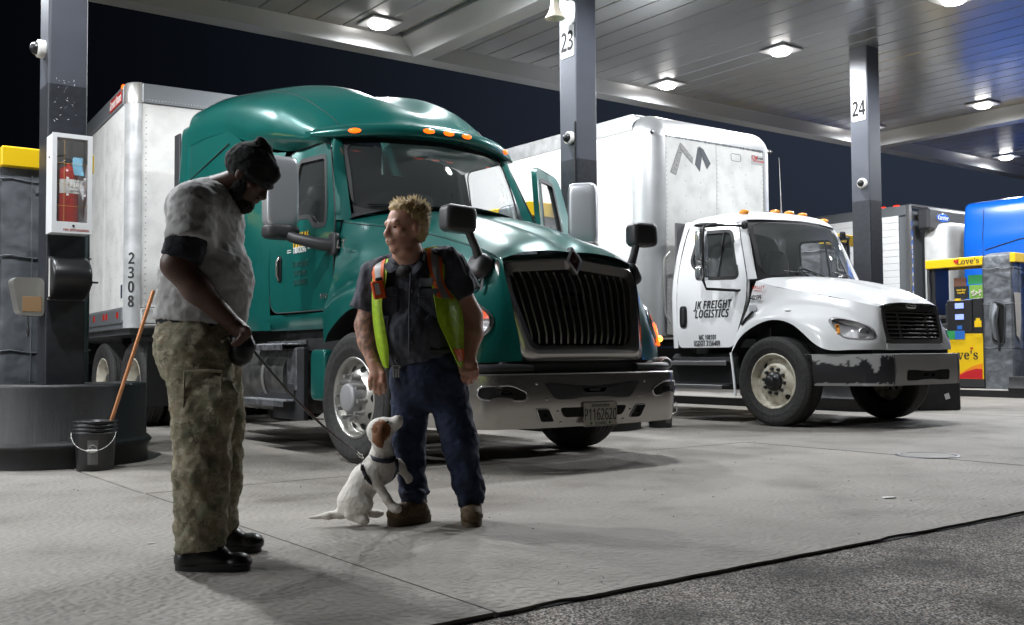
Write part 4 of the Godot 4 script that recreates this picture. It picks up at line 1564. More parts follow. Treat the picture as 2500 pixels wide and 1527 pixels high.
func under_cab(t: Node3D) -> void:
	# fuel tank, steps, skirt beside the wheel
	for s in [-1, 1]:
		var st := mb()
		cyl(st, Vector3(s * 0.9, 0.66, -1.2), Vector3(s * 0.9, 0.66, -3.1), 0.335, -1, 36)
		var tank := part(t, "fuel_tank", st, M.tank_metal)
		st = mb()
		for z in [-1.6, -2.35, -2.9]:
			cyl(st, Vector3(s * 0.9, 0.66, z), Vector3(s * 0.9, 0.66, z - 0.06), 0.341, -1, 36, false)
		tag(part(tank, "tank_straps", st, M.brushed_metal), "", "", "", "stuff")
		st = mb()
		box(st, Vector3(s * 1.18, 0.72, -1.4), Vector3(0.03, 0.36, 0.78), 0.008)
		part(t, "step_plate", st, M.step_metal)
		st = mb()
		box(st, Vector3(s * 1.16, 0.60, -1.2), Vector3(0.05, 0.62, 0.62), 0.008)
		box(st, Vector3(s * 1.19, 0.53, -1.4), Vector3(0.02, 0.14, 0.7), 0.004)
		part(t, "step_bracket", st, M.dark_plastic)
		for q in [[0.935, -1.47, 0.82], [0.45, -1.53, 0.98]]:
			st = mb()
			box(st, Vector3(s * 1.2, q[0], q[1]), Vector3(0.2, 0.006, q[2]), 0.002)
			box(st, Vector3(s * 1.3, q[0] - 0.022, q[1]), Vector3(0.006, 0.05, q[2]), 0.002)
			box(st, Vector3(s * 1.1, q[0] + 0.018, q[1] + 0.05), Vector3(0.006, 0.03, q[2]), 0.002)
			var sp := part(t, "step", st, M.step_metal)
			st = mb()
			flat(st)
			for k in 26:
				for j in 3:
					var c := Vector3(s * (1.14 + 0.055 * j), q[0] + 0.0045, q[1] + (k - 12.5) * q[2] / 27.0)
					cyl(st, c, c + Vector3(0, 0.008, 0), 0.013, 0.009, 6)
			tag(part(sp, "grip_studs", st, M.step_metal), "", "", "", "stuff")
		st = mb()
		pillow(st, Vector3(s * 1.17, 0.68, -0.56), Vector3(0.1, 0.42, 0.27), 0.3)
		part(t, "wheel_skirt", st, M.green_paint)
		# mudflap and hose clutter ahead of the drive wheels
		st = mb()
		box(st, Vector3(s * 1.0, 0.62, -4.85), Vector3(0.55, 0.7, 0.02))
		part(t, "mud_flap", st, M.rubber)

func cab_inside(t: Node3D) -> void:
	var st := mb()
	box(st, Vector3(0, 1.12, -2.2), Vector3(2.05, 0.06, 3.0))
	box(st, Vector3(0, 2.0, -2.35), Vector3(2.0, 1.5, 0.05))
	part(t, "cab_floor", st, M.interior)
	st = mb()
	var rows := []
	for q in [[2.02, -0.4], [2.0, -0.62], [1.93, -0.8], [1.7, -0.85], [1.35, -0.75]]:
		var r := []
		for k in 9:
			var x := -0.98 + 1.96 * k / 8.0
			r.append(Vector3(x, q[0], q[1] + 0.16 - 0.36 * x * x * (1.0 if q[0] > 1.95 else 0.4)))
		rows.append(r)
	sheet(st, rows, 12, 16, 1)
	part(t, "dashboard", st, M.interior_grey)
	for s in [-1, 1]:
		st = mb()
		pillow(st, Vector3(s * 0.55, 1.52, -1.5), Vector3(0.52, 0.16, 0.52), 0.5)
		pillow(st, Vector3(s * 0.55, 1.95, -1.78), Vector3(0.5, 0.8, 0.16), 0.5, Basis(Vector3.RIGHT, -0.15))
		pillow(st, Vector3(s * 0.55, 2.38, -1.82), Vector3(0.3, 0.2, 0.12), 0.6)
		part(t, "seat", st, M.interior)
	st = mb()
	var ring := []
	for k in 29: ring.append(Vector3(0.55 + 0.22 * cos(TAU * k / 28.0), 1.93 + 0.16 * sin(TAU * k / 28.0), -1.02 + 0.14 * sin(TAU * k / 28.0) * -1.0))
	tube(st, ring, 0.014, 7, false)
	tube(st, [Vector3(0.55, 1.93, -1.02), Vector3(0.55, 1.7, -0.85)], 0.03, 7)
	box(st, Vector3(0.55, 1.93, -1.02), Vector3(0.38, 0.03, 0.03))
	part(t, "steering_wheel", st, M.black_plastic)
	# clipboard with a pale yellow sheet lying on the dash
	var c := thing("clipboard", "clipboard with pale yellow paper lying on the dashboard of the green truck", "clipboard", t.transform * Vector3(0.62, 2.075, -0.56), YAW - 0.5)
	st = mb()
	box(st, Vector3(0, 0, 0), Vector3(0.23, 0.006, 0.32), 0.002, Transform3D(Basis(Vector3.RIGHT, 0.35), Vector3.ZERO))
	part(c, "paper", st, mat("paper_yellow", Color(0.62, 0.72, 0.3), 0.7))
	st = mb()
	box(st, Vector3(0, 0.014, -0.15), Vector3(0.12, 0.02, 0.04), 0.006, Transform3D(Basis(Vector3.RIGHT, 0.35), Vector3.ZERO))
	part(c, "clip", st, M.steel_dark)

# ---------------------------------------------------------------- trailers and the box truck
func rivets(t: Node3D, pts: Array, n: Vector3, r := 0.009) -> void:
	var st := mb()
	var f := frame_of(n)
	flat(st)
	for p in pts:
		for k in 5:
			var a := TAU * k / 5.0
			var b := TAU * (k + 1) / 5.0
			tri(st, p + n * r * 0.6, p + (f.x * cos(a) + f.y * sin(a)) * r, p + (f.x * cos(b) + f.y * sin(b)) * r)
	tag(part(t, "rivets", st, M.rivet), "", "", "", "stuff")

func trailer() -> void:
	var yaw := deg_to_rad(32.3)
	var at := Vector3(-4.527, 0, -12.0) + Vector3(cos(yaw), 0, -sin(yaw)) * 1.3
	var t := thing("semi_trailer", "white riveted dry van trailer coupled behind the green tractor", "trailer", at, yaw)
	var y0 := 1.24
	var y1 := 4.1
	var l := 14.5
	var st := mb()
	box(st, Vector3(0, 2.68, -0.02), Vector3(2.28, 2.5, 0.04))
	part(t, "front_panel", st, M.box_white)
	for s in [-1, 1]:
		# riveted side sheets, one by one
		for k in 12:
			st = mb()
			box(st, Vector3(s * 1.285, 2.6, -0.155 - 1.2 * (k + 0.5)), Vector3(0.03, 2.66, 1.192), 0.003)
			part(t, "side_panel", st, M.box_white)
		st = mb()
		box(st, Vector3(s * 1.29, 3.98, -l / 2 - 0.15), Vector3(0.045, 0.235, l - 0.1), 0.006)
		part(t, "top_rail", st, M.rail_grey)
		st = mb()
		box(st, Vector3(s * 1.292, 1.335, -l / 2 - 0.15), Vector3(0.05, 0.19, l - 0.1), 0.006)
		box(st, Vector3(s * 1.27, 1.21, -l / 2 - 0.15), Vector3(0.06, 0.07, l - 0.1), 0.006)
		part(t, "bottom_rail", st, M.rail_grey)
		# quarter-round aluminium corner post
		st = mb()
		var a := []
		var b := []
		var c := []
		for k in 9:
			var th := PI / 2 * k / 8.0
			var p := Vector3(s * (1.14 + 0.165 * cos(th)), 0, -0.155 + 0.165 * sin(th))
			a.append(p + Vector3(0, 1.18, 0))
			b.append(p + Vector3(0, 3.865, 0))
		band(st, a, b, false, 1)
		fan(st, a + [Vector3(s * 1.14, 1.18, -0.155)], 2)
		part(t, "corner_post", st, M.corner_white)
		st = mb()
		a = []
		b = []
		for k in 9:
			var th := PI / 2 * k / 8.0
			var p := Vector3(s * (1.14 + 0.172 * cos(th)), 0, -0.155 + 0.172 * sin(th))
			a.append(p + Vector3(0, 3.86, 0))
			b.append(p + Vector3(0, 4.09, 0))
			c.append(Vector3(s * (1.14 + 0.15 * cos(th)), 4.11, -0.155 + 0.15 * sin(th)))
		band(st, a, b, false, 1)
		band(st, b, c, false, 1)
		part(t, "corner_cap", st, M.brushed_metal)
	st = mb()
	box(st, Vector3(0, 3.98, -0.0), Vector3(2.28, 0.235, 0.045), 0.008)
	part(t, "front_rail", st, M.rail_grey)
	st = mb()
	box(st, Vector3(0, 1.32, 0.0), Vector3(2.28, 0.17, 0.04), 0.006)
	box(st, Vector3(0, 1.4, 0.005), Vector3(2.28, 0.03, 0.05), 0.004)
	part(t, "bottom_sill", st, M.box_white)
	st = mb()
	box(st, Vector3(0, 4.095, -l / 2 - 0.05), Vector3(2.56, 0.03, l - 0.25), 0.01)
	box(st, Vector3(0, 1.15, -l / 2), Vector3(2.4, 0.08, l - 0.6))
	part(t, "roof", st, M.rail_grey)
	st = mb()
	cyl(st, Vector3(-1.1, 1.2, 0.02), Vector3(1.1, 1.2, 0.02), 0.025)
	part(t, "light_bar", st, M.brushed_metal)
	var pts := []
	for x in [-1.09, -0.62, -0.44, 0.0, 0.18, 0.62, 1.09]:
		var gap := 0.076 if absf(x) > 1.0 else 0.152
		for k in int(2.4 / gap): pts.append(Vector3(x, 1.44 + gap * k, 0.002))
	for k in 58:
		pts.append(Vector3(-1.1 + 0.038 * k, 3.9, 0.023))
	rivets(t, pts, Vector3(0, 0, 1))
	pts = []
	for k in 26:
		for j in 17: pts.append(Vector3(-1.3005, 1.52 + 0.145 * j, -0.32 - 0.3 * k))
	for k in 200:
		pts.append(Vector3(-1.313, 3.89, -0.2 - 0.04 * k))
		pts.append(Vector3(-1.317, 1.41, -0.2 - 0.04 * k))
	rivets(t, pts, Vector3(-1, 0, 0), 0.007)
	for z in [-0.42, -1.07, -1.25, -1.9, -2.6]:
		st = mb()
		box(st, Vector3(-1.319, 1.34, z), Vector3(0.004, 0.075, 0.1))
		part(t, "reflector", st, M.red_lens)
	st = mb()
	box(st, Vector3(-1.316, 3.98, -0.62), Vector3(0.008, 0.15, 0.7), 0.003)
	var pl := part(t, "name_plate", st, M.red_paint)
	words(pl, "lettering", "Great Dane", 0.1, M.white_print, face_to(Vector3(-1.322, 3.98, -0.62), Vector3(-1, 0, 0)), 0.85, "Droid Serif", true, 0.3)
	st = mb()
	ellipsoid(st, Vector3(-1.3, 4.09, -0.26), Vector3(0.025, 0.03, 0.06), 10, 6)
	part(t, "marker_light", st, M.amber_glow)
	for k in 4:
		words(t, "lettering", "2308"[k], 0.135, M.black_print, face_to(Vector3(-1.245, 2.0 - 0.17 * k, -0.025), Vector3(-0.62, 0, 0.78)), 0.8)
	words(t, "lettering", "2", 0.04, M.black_print, face_to(Vector3(-1.303, 1.63, -0.27), Vector3(-1, 0, 0)), 0.8)
	st = mb()
	box(st, Vector3(-1.302, 1.62, -0.27), Vector3(0.003, 0.16, 0.09))
	part(t, "data_plate", st, mat("plate_blue", Color(0.05, 0.06, 0.1), 0.4))
	for z in [-10.8, -12.1]:
		for s in [-1, 1]: wheel(t, Vector3(s * 1.08, 0.51, z), s, "dual")
	st = mb()
	box(st, Vector3(0, 0.9, -11.5), Vector3(1.0, 0.4, 3.0))
	for s in [-1, 1]: box(st, Vector3(s * 0.7, 0.6, -2.9), Vector3(0.12, 1.1, 0.12))
	part(t, "running_gear", st, M.undercarriage)

func arc_edge(z: float) -> float:
	return 0.5 + sqrt(maxf(0.0, 0.5 - z * z))

func box_truck() -> void:
	var t := thing("box_truck", "white box truck with a black dented bumper and printed door parked under the canopy", "truck", Vector3(3.91, 0, -12.367))
	var wp: Material = M.truck_white
	# --- cargo box
	var zf := -1.86
	var st := mb()
	for s in [-1, 1]:
		for k in 5:
			st = mb()
			box(st, Vector3(s * 1.265, 2.45, zf - 0.30 - 1.24 * (k + 0.5)), Vector3(0.03, 2.62, 1.236), 0.003)
			part(t, "side_panel", st, M.box_side)
		st = mb()
		box(st, Vector3(s * 1.268, 3.87, zf - 3.54), Vector3(0.04, 0.22, 6.48), 0.01)
		box(st, Vector3(s * 1.268, 1.12, zf - 3.6), Vector3(0.04, 0.12, 6.5), 0.006)
		part(t, "side_rail", st, M.corner_white)
	for k in 2:
		st = mb()
		box(st, Vector3(-0.4875 + 0.975 * k, 2.38, zf - 0.02), Vector3(0.968, 2.6, 0.04), 0.003)
		part(t, "front_panel", st, M.box_white)
	var R := 0.31
	for s in [-1, 1]:
		st = mb()
		var a := []
		var b := []
		for k in 11:
			var th := PI / 2 * k / 10.0
			var p := Vector3(s * (0.975 + R * cos(th)), 0, zf - R + R * sin(th))
			a.append(p + Vector3(0, 1.06, 0)); b.append(p + Vector3(0, 3.68, 0))
		band(st, a, b, false, 1)
		part(t, "corner_post", st, M.aluminium_skin)
		st = mb()
		soft(st)
		var dome := func(u: float, v: float) -> Vector3:
			return Vector3(s * (0.975 + R * cos(u) * cos(v)), 3.68 + R * sin(v), zf - R + R * sin(u) * cos(v))
		for i in 8:
			for j in 8:
				var u0 := PI / 2 * i / 8.0
				var u1 := PI / 2 * (i + 1) / 8.0
				var v0 := PI / 2 * j / 8.0
				var q1 := PI / 2 * (j + 1) / 8.0
				quad(st, dome.call(u0, v0), dome.call(u0, q1), dome.call(u1, q1), dome.call(u1, v0))
		part(t, "corner_dome", st, M.aluminium_skin)
		st = mb()
		ellipsoid(st, dome.call(0.95, 0.12), Vector3(0.07, 0.028, 0.02), 14, 8, Basis(Vector3.UP, -s * 0.62))
		var ml := part(t, "marker_housing", st, M.black_plastic)
		st = mb()
		for q in [-0.035, 0.0, 0.035]:
			ellipsoid(st, dome.call(0.95, 0.12) + Basis(Vector3.UP, -s * 0.62) * Vector3(q, 0, 0.018), Vector3(0.014, 0.012, 0.006), 8, 6)
		tag(part(ml, "marker_lens", st, M.plastic_white), "", "", "", "stuff")
	st = mb()
	var a2 := []
	var b2 := []
	for k in 11:
		var th := PI / 2 * k / 10.0
		a2.append(Vector3(-0.975, 3.68 + R * sin(th), zf - R + R * cos(th)))
		b2.append(Vector3(0.975, 3.68 + R * sin(th), zf - R + R * cos(th)))
	band(st, a2, b2, false, 1)
	part(t, "roof_cap", st, M.aluminium_skin)
	st = mb()
	box(st, Vector3(0, 3.975, zf - 3.6), Vector3(2.4, 0.03, 6.6), 0.01)
	box(st, Vector3(0, 1.09, zf - 3.6), Vector3(2.4, 0.06, 6.6))
	box(st, Vector3(0, 3.82, zf - 0.34), Vector3(2.52, 0.33, 0.04))
	part(t, "box_frame", st, M.aluminium_skin)
	var r := RandomNumberGenerator.new()
	r.seed = 12
	# ragged sealant line under the roof cap and torn tape marks
	st = mb()
	flat(st)
	for k in 120:
		var x := -0.96 + 1.92 * k / 119.0
		var h := r.randf_range(0.006, 0.03)
		box(st, Vector3(x, 3.685, zf + 0.004), Vector3(0.022, h, 0.008))
	tag(part(t, "sealant", st, M.rail_grey), "", "", "", "stuff")
	var tape := func(p: Array, m: Material, called: String, z: float) -> void:
		var s := mb()
		var poly := PackedVector2Array()
		for q in p: poly.append(Vector2(q[0], q[1]))
		prism(s, poly, 0.004, Transform3D(Basis.IDENTITY, Vector3(0, 0, zf + z)))
		part(t, called, s, m)
	tape.call([[-0.70, 3.62], [-0.64, 3.55], [-0.78, 3.18], [-0.89, 3.21]], M.tape_worn, "tape_strip", 0.001)
	tape.call([[-0.69, 3.62], [-0.46, 3.44], [-0.47, 3.36], [-0.70, 3.54]], M.tape_worn, "tape_strip", 0.005)
	tape.call([[-0.36, 3.6], [-0.27, 3.55], [-0.33, 3.27], [-0.42, 3.36]], M.tape_grey, "tape_strip", 0.001)
	tape.call([[-0.34, 3.61], [-0.26, 3.58], [-0.12, 3.40], [-0.19, 3.32], [-0.31, 3.52]], M.tape_grey, "tape_strip", 0.005)
	st = mb()
	box(st, Vector3(0.86, 3.55, zf + 0.003), Vector3(0.26, 0.13, 0.004))
	var dc := part(t, "decal", st, M.sign_white)
	words(dc, "lettering", "CW", 0.055, M.red_lens, Transform3D(Basis.IDENTITY, Vector3(0.79, 3.58, zf + 0.006)), 1.1)
	words(dc, "lettering", "TRUCK BODIES", 0.026, M.red_lens, Transform3D(Basis.IDENTITY, Vector3(0.87, 3.535, zf + 0.006)), 0.95)
	words(dc, "lettering", "Cornwell", 0.03, M.black_print, Transform3D(Basis.IDENTITY, Vector3(0.90, 3.58, zf + 0.006)), 0.8)
	st = mb()
	var ov := []
	for p in rounded([Vector2(0.3, 3.49), Vector2(0.5, 3.49), Vector2(0.5, 3.59), Vector2(0.3, 3.59)], 0.03): ov.append(Vector3(p.x, p.y, zf + 0.003))
	ov.append(ov[0])
	tube(st, ov, 0.003, 5)
	part(t, "decal_outline", st, M.tape_grey)
	var pts := []
	for x in [-0.955, -0.6, -0.32, 0.02, 0.32, 0.6, 0.955]:
		var gap := 0.06 if absf(x) > 0.9 or absf(x) < 0.05 else 0.2
		for k in int(2.5 / gap): pts.append(Vector3(x, 1.12 + gap * k, zf + 0.002))
	rivets(t, pts, Vector3(0, 0, 1), 0.008)
	pts = []
	for k in 20:
		for j in 12: pts.append(Vector3(-1.2805, 1.25 + 0.22 * j, zf - 0.42 - 0.31 * k))
	for k in 80: pts.append(Vector3(-1.2885, 3.79, zf - 0.4 - 0.08 * k))
	for k in 38: pts.append(Vector3(-1.283, 1.2 + 0.066 * k, zf - 0.345))
	rivets(t, pts, Vector3(-1, 0, 0), 0.007)
	# --- cab
	var side_x := func(y: float) -> float: return 1.135 - 0.20 * pow(clampf((y - 1.55) / 0.95, 0.0, 1.2), 1.6) - 0.02 * clampf((1.1 - y) / 0.2, 0.0, 1.0)
	var dout := rounded([Vector2(-0.63, 0.9), Vector2(-0.41, 1.45), Vector2(-0.40, 1.72), Vector2(-0.66, 2.42), Vector2(-1.46, 2.44), Vector2(-1.53, 1.8), Vector2(-1.53, 0.9)], 0.08)
	var dhole := rounded([Vector2(-0.52, 1.72), Vector2(-0.73, 2.33), Vector2(-1.28, 2.35), Vector2(-1.34, 1.95), Vector2(-1.05, 1.74)], 0.09)
	for s in [-1, 1]:
		var f := func(p: Vector2) -> Vector3: return Vector3(s * side_x.call(p.y), p.y, p.x)
		var f1 := func(p: Vector2) -> Vector3: return f.call(p) - Vector3(s * 0.05, 0, 0)
		var f2 := func(p: Vector2) -> Vector3: return f.call(p) + Vector3(s * 0.004, 0, 0)
		var f3 := func(p: Vector2) -> Vector3: return f.call(p) - Vector3(s * 0.02, 0, 0)
		st = mb()
		ring_angles(st, dout, dhole, f, 5, 1)
		ring_angles(st, dout, dhole, f1, 2, 3)
		band(st, lift(dout, f), lift(dout, f1), true, 4)
		var d := part(t, "door", st, wp)
		st = mb()
		var inn := shrink(dhole, 0.03)
		band(st, lift(shrink(dhole, -0.012), f2), lift(inn, f2), true, 1)
		band(st, lift(inn, f2), lift(inn, f3), true, 2)
		tube(st, [f.call(Vector2(-0.86, 1.75)), f.call(Vector2(-0.86, 2.33))], 0.012, 6)
		part(d, "window_seal", st, M.rubber)
		st = mb()
		fan(st, lift(inn, f3), 1)
		part(d, "pane", st, M.glass)
		st = mb()
		var seam := []
		for p in dout: seam.append(f.call(p) - Vector3(s * 0.004, 0, 0))
		seam.append(seam[0])
		tube(st, seam, 0.006, 5)
		part(t, "door_gap", st, M.rubber)
		st = mb()
		pillow(st, Vector3(s * 1.138, 1.29, -1.42), Vector3(0.03, 0.27, 0.12), 0.45)
		part(d, "handle_recess", st, M.black_plastic)
		st = mb()
		pillow(st, Vector3(s * 1.155, 1.29, -1.405), Vector3(0.025, 0.2, 0.045), 0.5)
		part(d, "handle", st, M.dark_plastic)
		if s < 0:
			var put := func(z: float, y: float) -> Transform3D: return face_to(Vector3(-side_x.call(y) - 0.004, y, z), Vector3(-1, 0.0, 0))
			words(d, "lettering", "JK FREIGHT", 0.096, M.black_print, put.call(-0.93, 1.425), 0.82, "Droid Sans", true, 0.2)
			words(d, "lettering", "LOGISTICS", 0.096, M.black_print, put.call(-0.95, 1.315), 0.82, "Droid Sans", true, 0.2)
			words(d, "lettering", "MC 108101", 0.056, M.black_print, put.call(-1.03, 1.03), 0.72)
			words(d, "lettering", "USDOT 3156409", 0.062, M.black_print, put.call(-1.05, 0.955), 0.68)
			words(t, "lettering", "640199", 0.055, M.black_print, face_to(Vector3(-1.105, 1.48, -0.305), Vector3(-1, 0.05, 0.12)), 0.68)
			words(t, "lettering", "VALLEY", 0.036, M.red_lens, face_to(Vector3(-1.07, 1.60, -0.28), Vector3(-1, 0.2, 0.12)), 0.95, "Droid Sans", true, 0.2)
			words(t, "lettering", "LEASING", 0.016, M.red_lens, face_to(Vector3(-1.082, 1.565, -0.28), Vector3(-1, 0.2, 0.12)), 1.2)
			st = mb()
			box(st, Vector3(0, 0, 0), Vector3(0.1, 0.07, 0.002), 0.0, face_to(Vector3(-1.12, 1.36, -0.33), Vector3(-1, 0.02, 0.1)))
			part(t, "sticker", st, mat("sticker_grey", Color(0.5, 0.52, 0.55), 0.5))
		# fuel door / marker on the fender
		# cab corner behind the door, and A-pillar
		st = mb()
		var rows := []
		for q in [[-1.535, 0.0], [-1.6, 0.0], [-1.64, 0.03], [-1.655, 0.1]]:
			var row := []
			for y in [0.9, 1.3, 1.7, 2.1, 2.4, 2.5]: row.append(Vector3(s * (side_x.call(y) - q[1]), y, q[0] + 0.06 * clampf((y - 1.9) / 0.6, 0, 1)))
			rows.append(row)
		sheet(st, rows, 8, 12, 1, s < 0)
		part(t, "cab_corner", st, wp)
		st = mb()
		var a := []
		var b := []
		for k in 7:
			var u := k / 6.0
			a.append(Vector3(s * (side_x.call(lerpf(1.7, 2.45, u)) - 0.004), lerpf(1.7, 2.45, u), lerpf(-0.395, -0.665, u) - 0.002))
			b.append(Vector3(s * lerpf(0.985, 0.85, u), lerpf(1.71, 2.45, u), lerpf(-0.37, -0.63, u)))
		band(st, a, b, false, 1)
		part(t, "windscreen_pillar", st, wp)
		# grab rail
		st = mb()
		tube(st, [Vector3(s * 1.13, 2.13, -1.64), Vector3(s * 1.18, 2.05, -1.69), Vector3(s * 1.18, 1.7, -1.71), Vector3(s * 1.18, 1.35, -1.7), Vector3(s * 1.13, 1.22, -1.64)], 0.016, 8)
		part(t, "grab_rail", st, M.brushed_metal)
	# windscreen
	var ws := func(x: float, v: float) -> Vector3:
		return Vector3(x * lerpf(0.975, 0.86, v), lerpf(1.72, 2.46, v) - 0.015 * x * x, lerpf(-0.09 - 0.28 * x * x, -0.47 - 0.17 * x * x, v) + 0.03 * sin(PI * v))
	st = mb()
	soft(st)
	for i in 16:
		for j in 6:
			var x0 := -0.97 + 1.94 * i / 16.0
			var x1 := -0.97 + 1.94 * (i + 1) / 16.0
			quad(st, ws.call(x0, 0.04 + 0.92 * j / 6.0), ws.call(x0, 0.04 + 0.92 * (j + 1) / 6.0), ws.call(x1, 0.04 + 0.92 * (j + 1) / 6.0), ws.call(x1, 0.04 + 0.92 * j / 6.0))
	part(t, "windscreen", st, M.glass)
	st = mb()
	var oring := []
	var iring := []
	for k in 72:
		var an := TAU * k / 72.0
		var q := Vector2(cos(an), sin(an))
		q = q / maxf(absf(q.x), absf(q.y))
		var q2 := Vector2(signf(cos(an)) * pow(absf(cos(an)), 0.2), signf(sin(an)) * pow(absf(sin(an)), 0.2))
		oring.append(ws.call(q.x * 1.0, q.y * 0.5 + 0.5) + Vector3(0, 0, 0.006))
		iring.append(ws.call(q2.x * 0.945, q2.y * 0.455 + 0.5) + Vector3(0, 0, 0.01))
	band(st, oring, iring, true, 1)
	part(t, "windscreen_seal", st, M.rubber)
	for s in [-0.25, 0.55]:
		st = mb()
		tube(st, [ws.call(s + 0.3, 0.0) + Vector3(0, 0, 0.03), ws.call(s, 0.1) + Vector3(0, 0, 0.03), ws.call(s - 0.45, 0.12) + Vector3(0, 0, 0.03)], 0.008, 6)
		part(t, "wiper", st, M.black_plastic)
	# roof
	var roof := net([
		[[0, 2.47, -0.46], [0.4, 2.465, -0.49], [0.7, 2.455, -0.55], [0.84, 2.45, -0.61], [0.9, 2.43, -0.66]],
		[[0, 2.56, -0.55], [0.4, 2.555, -0.58], [0.72, 2.53, -0.64], [0.88, 2.49, -0.7], [0.94, 2.42, -0.75]],
		[[0, 2.60, -0.8], [0.4, 2.595, -0.8], [0.74, 2.57, -0.85], [0.91, 2.51, -0.9], [0.955, 2.42, -0.92]],
		[[0, 2.60, -1.25], [0.4, 2.6, -1.25], [0.74, 2.575, -1.25], [0.91, 2.515, -1.25], [0.955, 2.42, -1.25]],
		[[0, 2.57, -1.52], [0.4, 2.565, -1.52], [0.74, 2.54, -1.52], [0.9, 2.49, -1.52], [0.95, 2.4, -1.52]],
		[[0, 2.45, -1.61], [0.4, 2.45, -1.61], [0.72, 2.43, -1.61], [0.86, 2.4, -1.59], [0.93, 2.36, -1.57]]])
	st = mb()
	sheet2(st, roof, 24, 18, 1)
	part(t, "roof", st, wp)
	for x in [-0.78, -0.27, 0.0, 0.27, 0.78]:
		st = mb()
		var y: float = 2.575 - 0.06 * x * x
		ellipsoid(st, Vector3(x, y + 0.018, -0.66 - 0.1 * x * x), Vector3(0.055, 0.035, 0.07), 12, 8)
		part(t, "roof_light", st, M.amber_lens)
	st = mb()
	box(st, Vector3(0, 1.7, -1.62), Vector3(2.1, 1.6, 0.03))
	box(st, Vector3(0, 0.95, -0.9), Vector3(2.1, 0.1, 1.1))
	part(t, "cab_back", st, M.interior_grey)
	# hood and fenders
	var top := net([
		[[0, 1.745, -0.07], [0.3, 1.745, -0.1], [0.6, 1.735, -0.18], [0.85, 1.72, -0.29], [1.0, 1.68, -0.37]],
		[[0, 1.71, 0.1], [0.3, 1.72, 0.08], [0.58, 1.70, 0.03], [0.8, 1.67, -0.05], [0.96, 1.6, -0.1]],
		[[0, 1.635, 0.4], [0.28, 1.655, 0.4], [0.5, 1.63, 0.36], [0.7, 1.59, 0.3], [0.86, 1.52, 0.25]],
		[[0, 1.54, 0.72], [0.25, 1.565, 0.72], [0.44, 1.54, 0.7], [0.62, 1.5, 0.65], [0.75, 1.44, 0.6]],
		[[0, 1.445, 0.95], [0.24, 1.46, 0.95], [0.42, 1.44, 0.93], [0.55, 1.41, 0.9], [0.66, 1.37, 0.86]],
		[[0, 1.38, 1.045], [0.24, 1.385, 1.04], [0.4, 1.375, 1.03], [0.52, 1.36, 1.01], [0.59, 1.33, 0.98]]])
	var sd := net([
		[[1.0, 1.68, -0.37], [1.06, 1.55, -0.385], [1.1, 1.4, -0.40], [1.13, 1.22, -0.47], [1.145, 1.05, -0.56], [1.15, 0.83, -0.64]],
		[[0.965, 1.62, -0.17], [1.02, 1.5, -0.2], [1.07, 1.38, -0.23], [1.12, 1.28, -0.30], [1.16, 1.17, -0.37], [1.165, arc_edge(-0.44), -0.44]],
		[[0.91, 1.56, 0.07], [0.96, 1.46, 0.04], [1.03, 1.38, 0.02], [1.1, 1.32, -0.01], [1.165, 1.25, -0.05], [1.175, arc_edge(-0.07), -0.07]],
		[[0.85, 1.515, 0.27], [0.90, 1.42, 0.26], [0.98, 1.35, 0.25], [1.07, 1.29, 0.24], [1.16, 1.22, 0.25], [1.175, arc_edge(0.26), 0.26]],
		[[0.78, 1.455, 0.5], [0.83, 1.36, 0.51], [0.92, 1.29, 0.52], [1.03, 1.21, 0.53], [1.13, 1.09, 0.55], [1.165, arc_edge(0.56), 0.56]],
		[[0.72, 1.41, 0.71], [0.76, 1.31, 0.73], [0.83, 1.22, 0.75], [0.93, 1.12, 0.76], [1.05, 0.99, 0.76], [1.12, 0.86, 0.72]],
		[[0.66, 1.37, 0.86], [0.68, 1.27, 0.89], [0.72, 1.17, 0.92], [0.79, 1.07, 0.93], [0.88, 0.96, 0.94], [0.98, 0.86, 0.9]],
		[[0.61, 1.34, 0.955], [0.62, 1.24, 0.98], [0.64, 1.14, 1.0], [0.68, 1.04, 1.02], [0.73, 0.94, 1.03], [0.78, 0.86, 1.01]],
		[[0.56, 1.32, 0.99], [0.56, 1.22, 1.0], [0.56, 1.12, 1.02], [0.56, 1.02, 1.04], [0.56, 0.93, 1.05], [0.56, 0.86, 1.05]]])
	st = mb()
	sheet2(st, top, 24, 18, 1)
	sheet2(st, sd, 36, 20, 2)
	# panel round the grille
	box(st, Vector3(0, 0.895, 1.04), Vector3(1.12, 0.075, 0.03), 0.008)
	part(t, "hood", st, wp)
	for s in [-1, 1]:
		st = mb()
		var a := []
		var b := []
		for k in 25:
			var p := net_point(sd, 0.62 * k / 24.0, 1.0)
			a.append(mirrored(p + Vector3(0.004, 0, 0), s)); b.append(mirrored(Vector3(0.86, p.y, p.z), s))
		band(st, a, b, false, 1)
		part(t, "arch_liner", st, M.rubber)
		st = mb()
		a = []
		for k in 10:
			var u := k / 9.0
			a.append(Vector3(s * 1.15, lerpf(0.84, 0.33, u), -0.645 + 0.03 * sin(PI * u * 0.5) + 0.03 * u))
		tube(st, a, 0.016, 6)
		part(t, "fender_edge", st, wp)
		st = mb()
		on_net(st, sd, rounded([Vector2(0.535, 0.60), Vector2(0.56, 0.46), Vector2(0.68, 0.42), Vector2(0.83, 0.52), Vector2(0.88, 0.70), Vector2(0.8, 0.78), Vector2(0.66, 0.80)], 0.07, 4), 0.006, s)
		var hl := part(t, "headlight", st, M.headlamp)
		st = mb()
		on_net(st, sd, rounded([Vector2(0.585, 0.63), Vector2(0.605, 0.6), Vector2(0.635, 0.73), Vector2(0.62, 0.75)], 0.02, 4), 0.016, s, 0.8)
		part(hl, "turn_signal", st, M.amber_lens)
		st = mb()
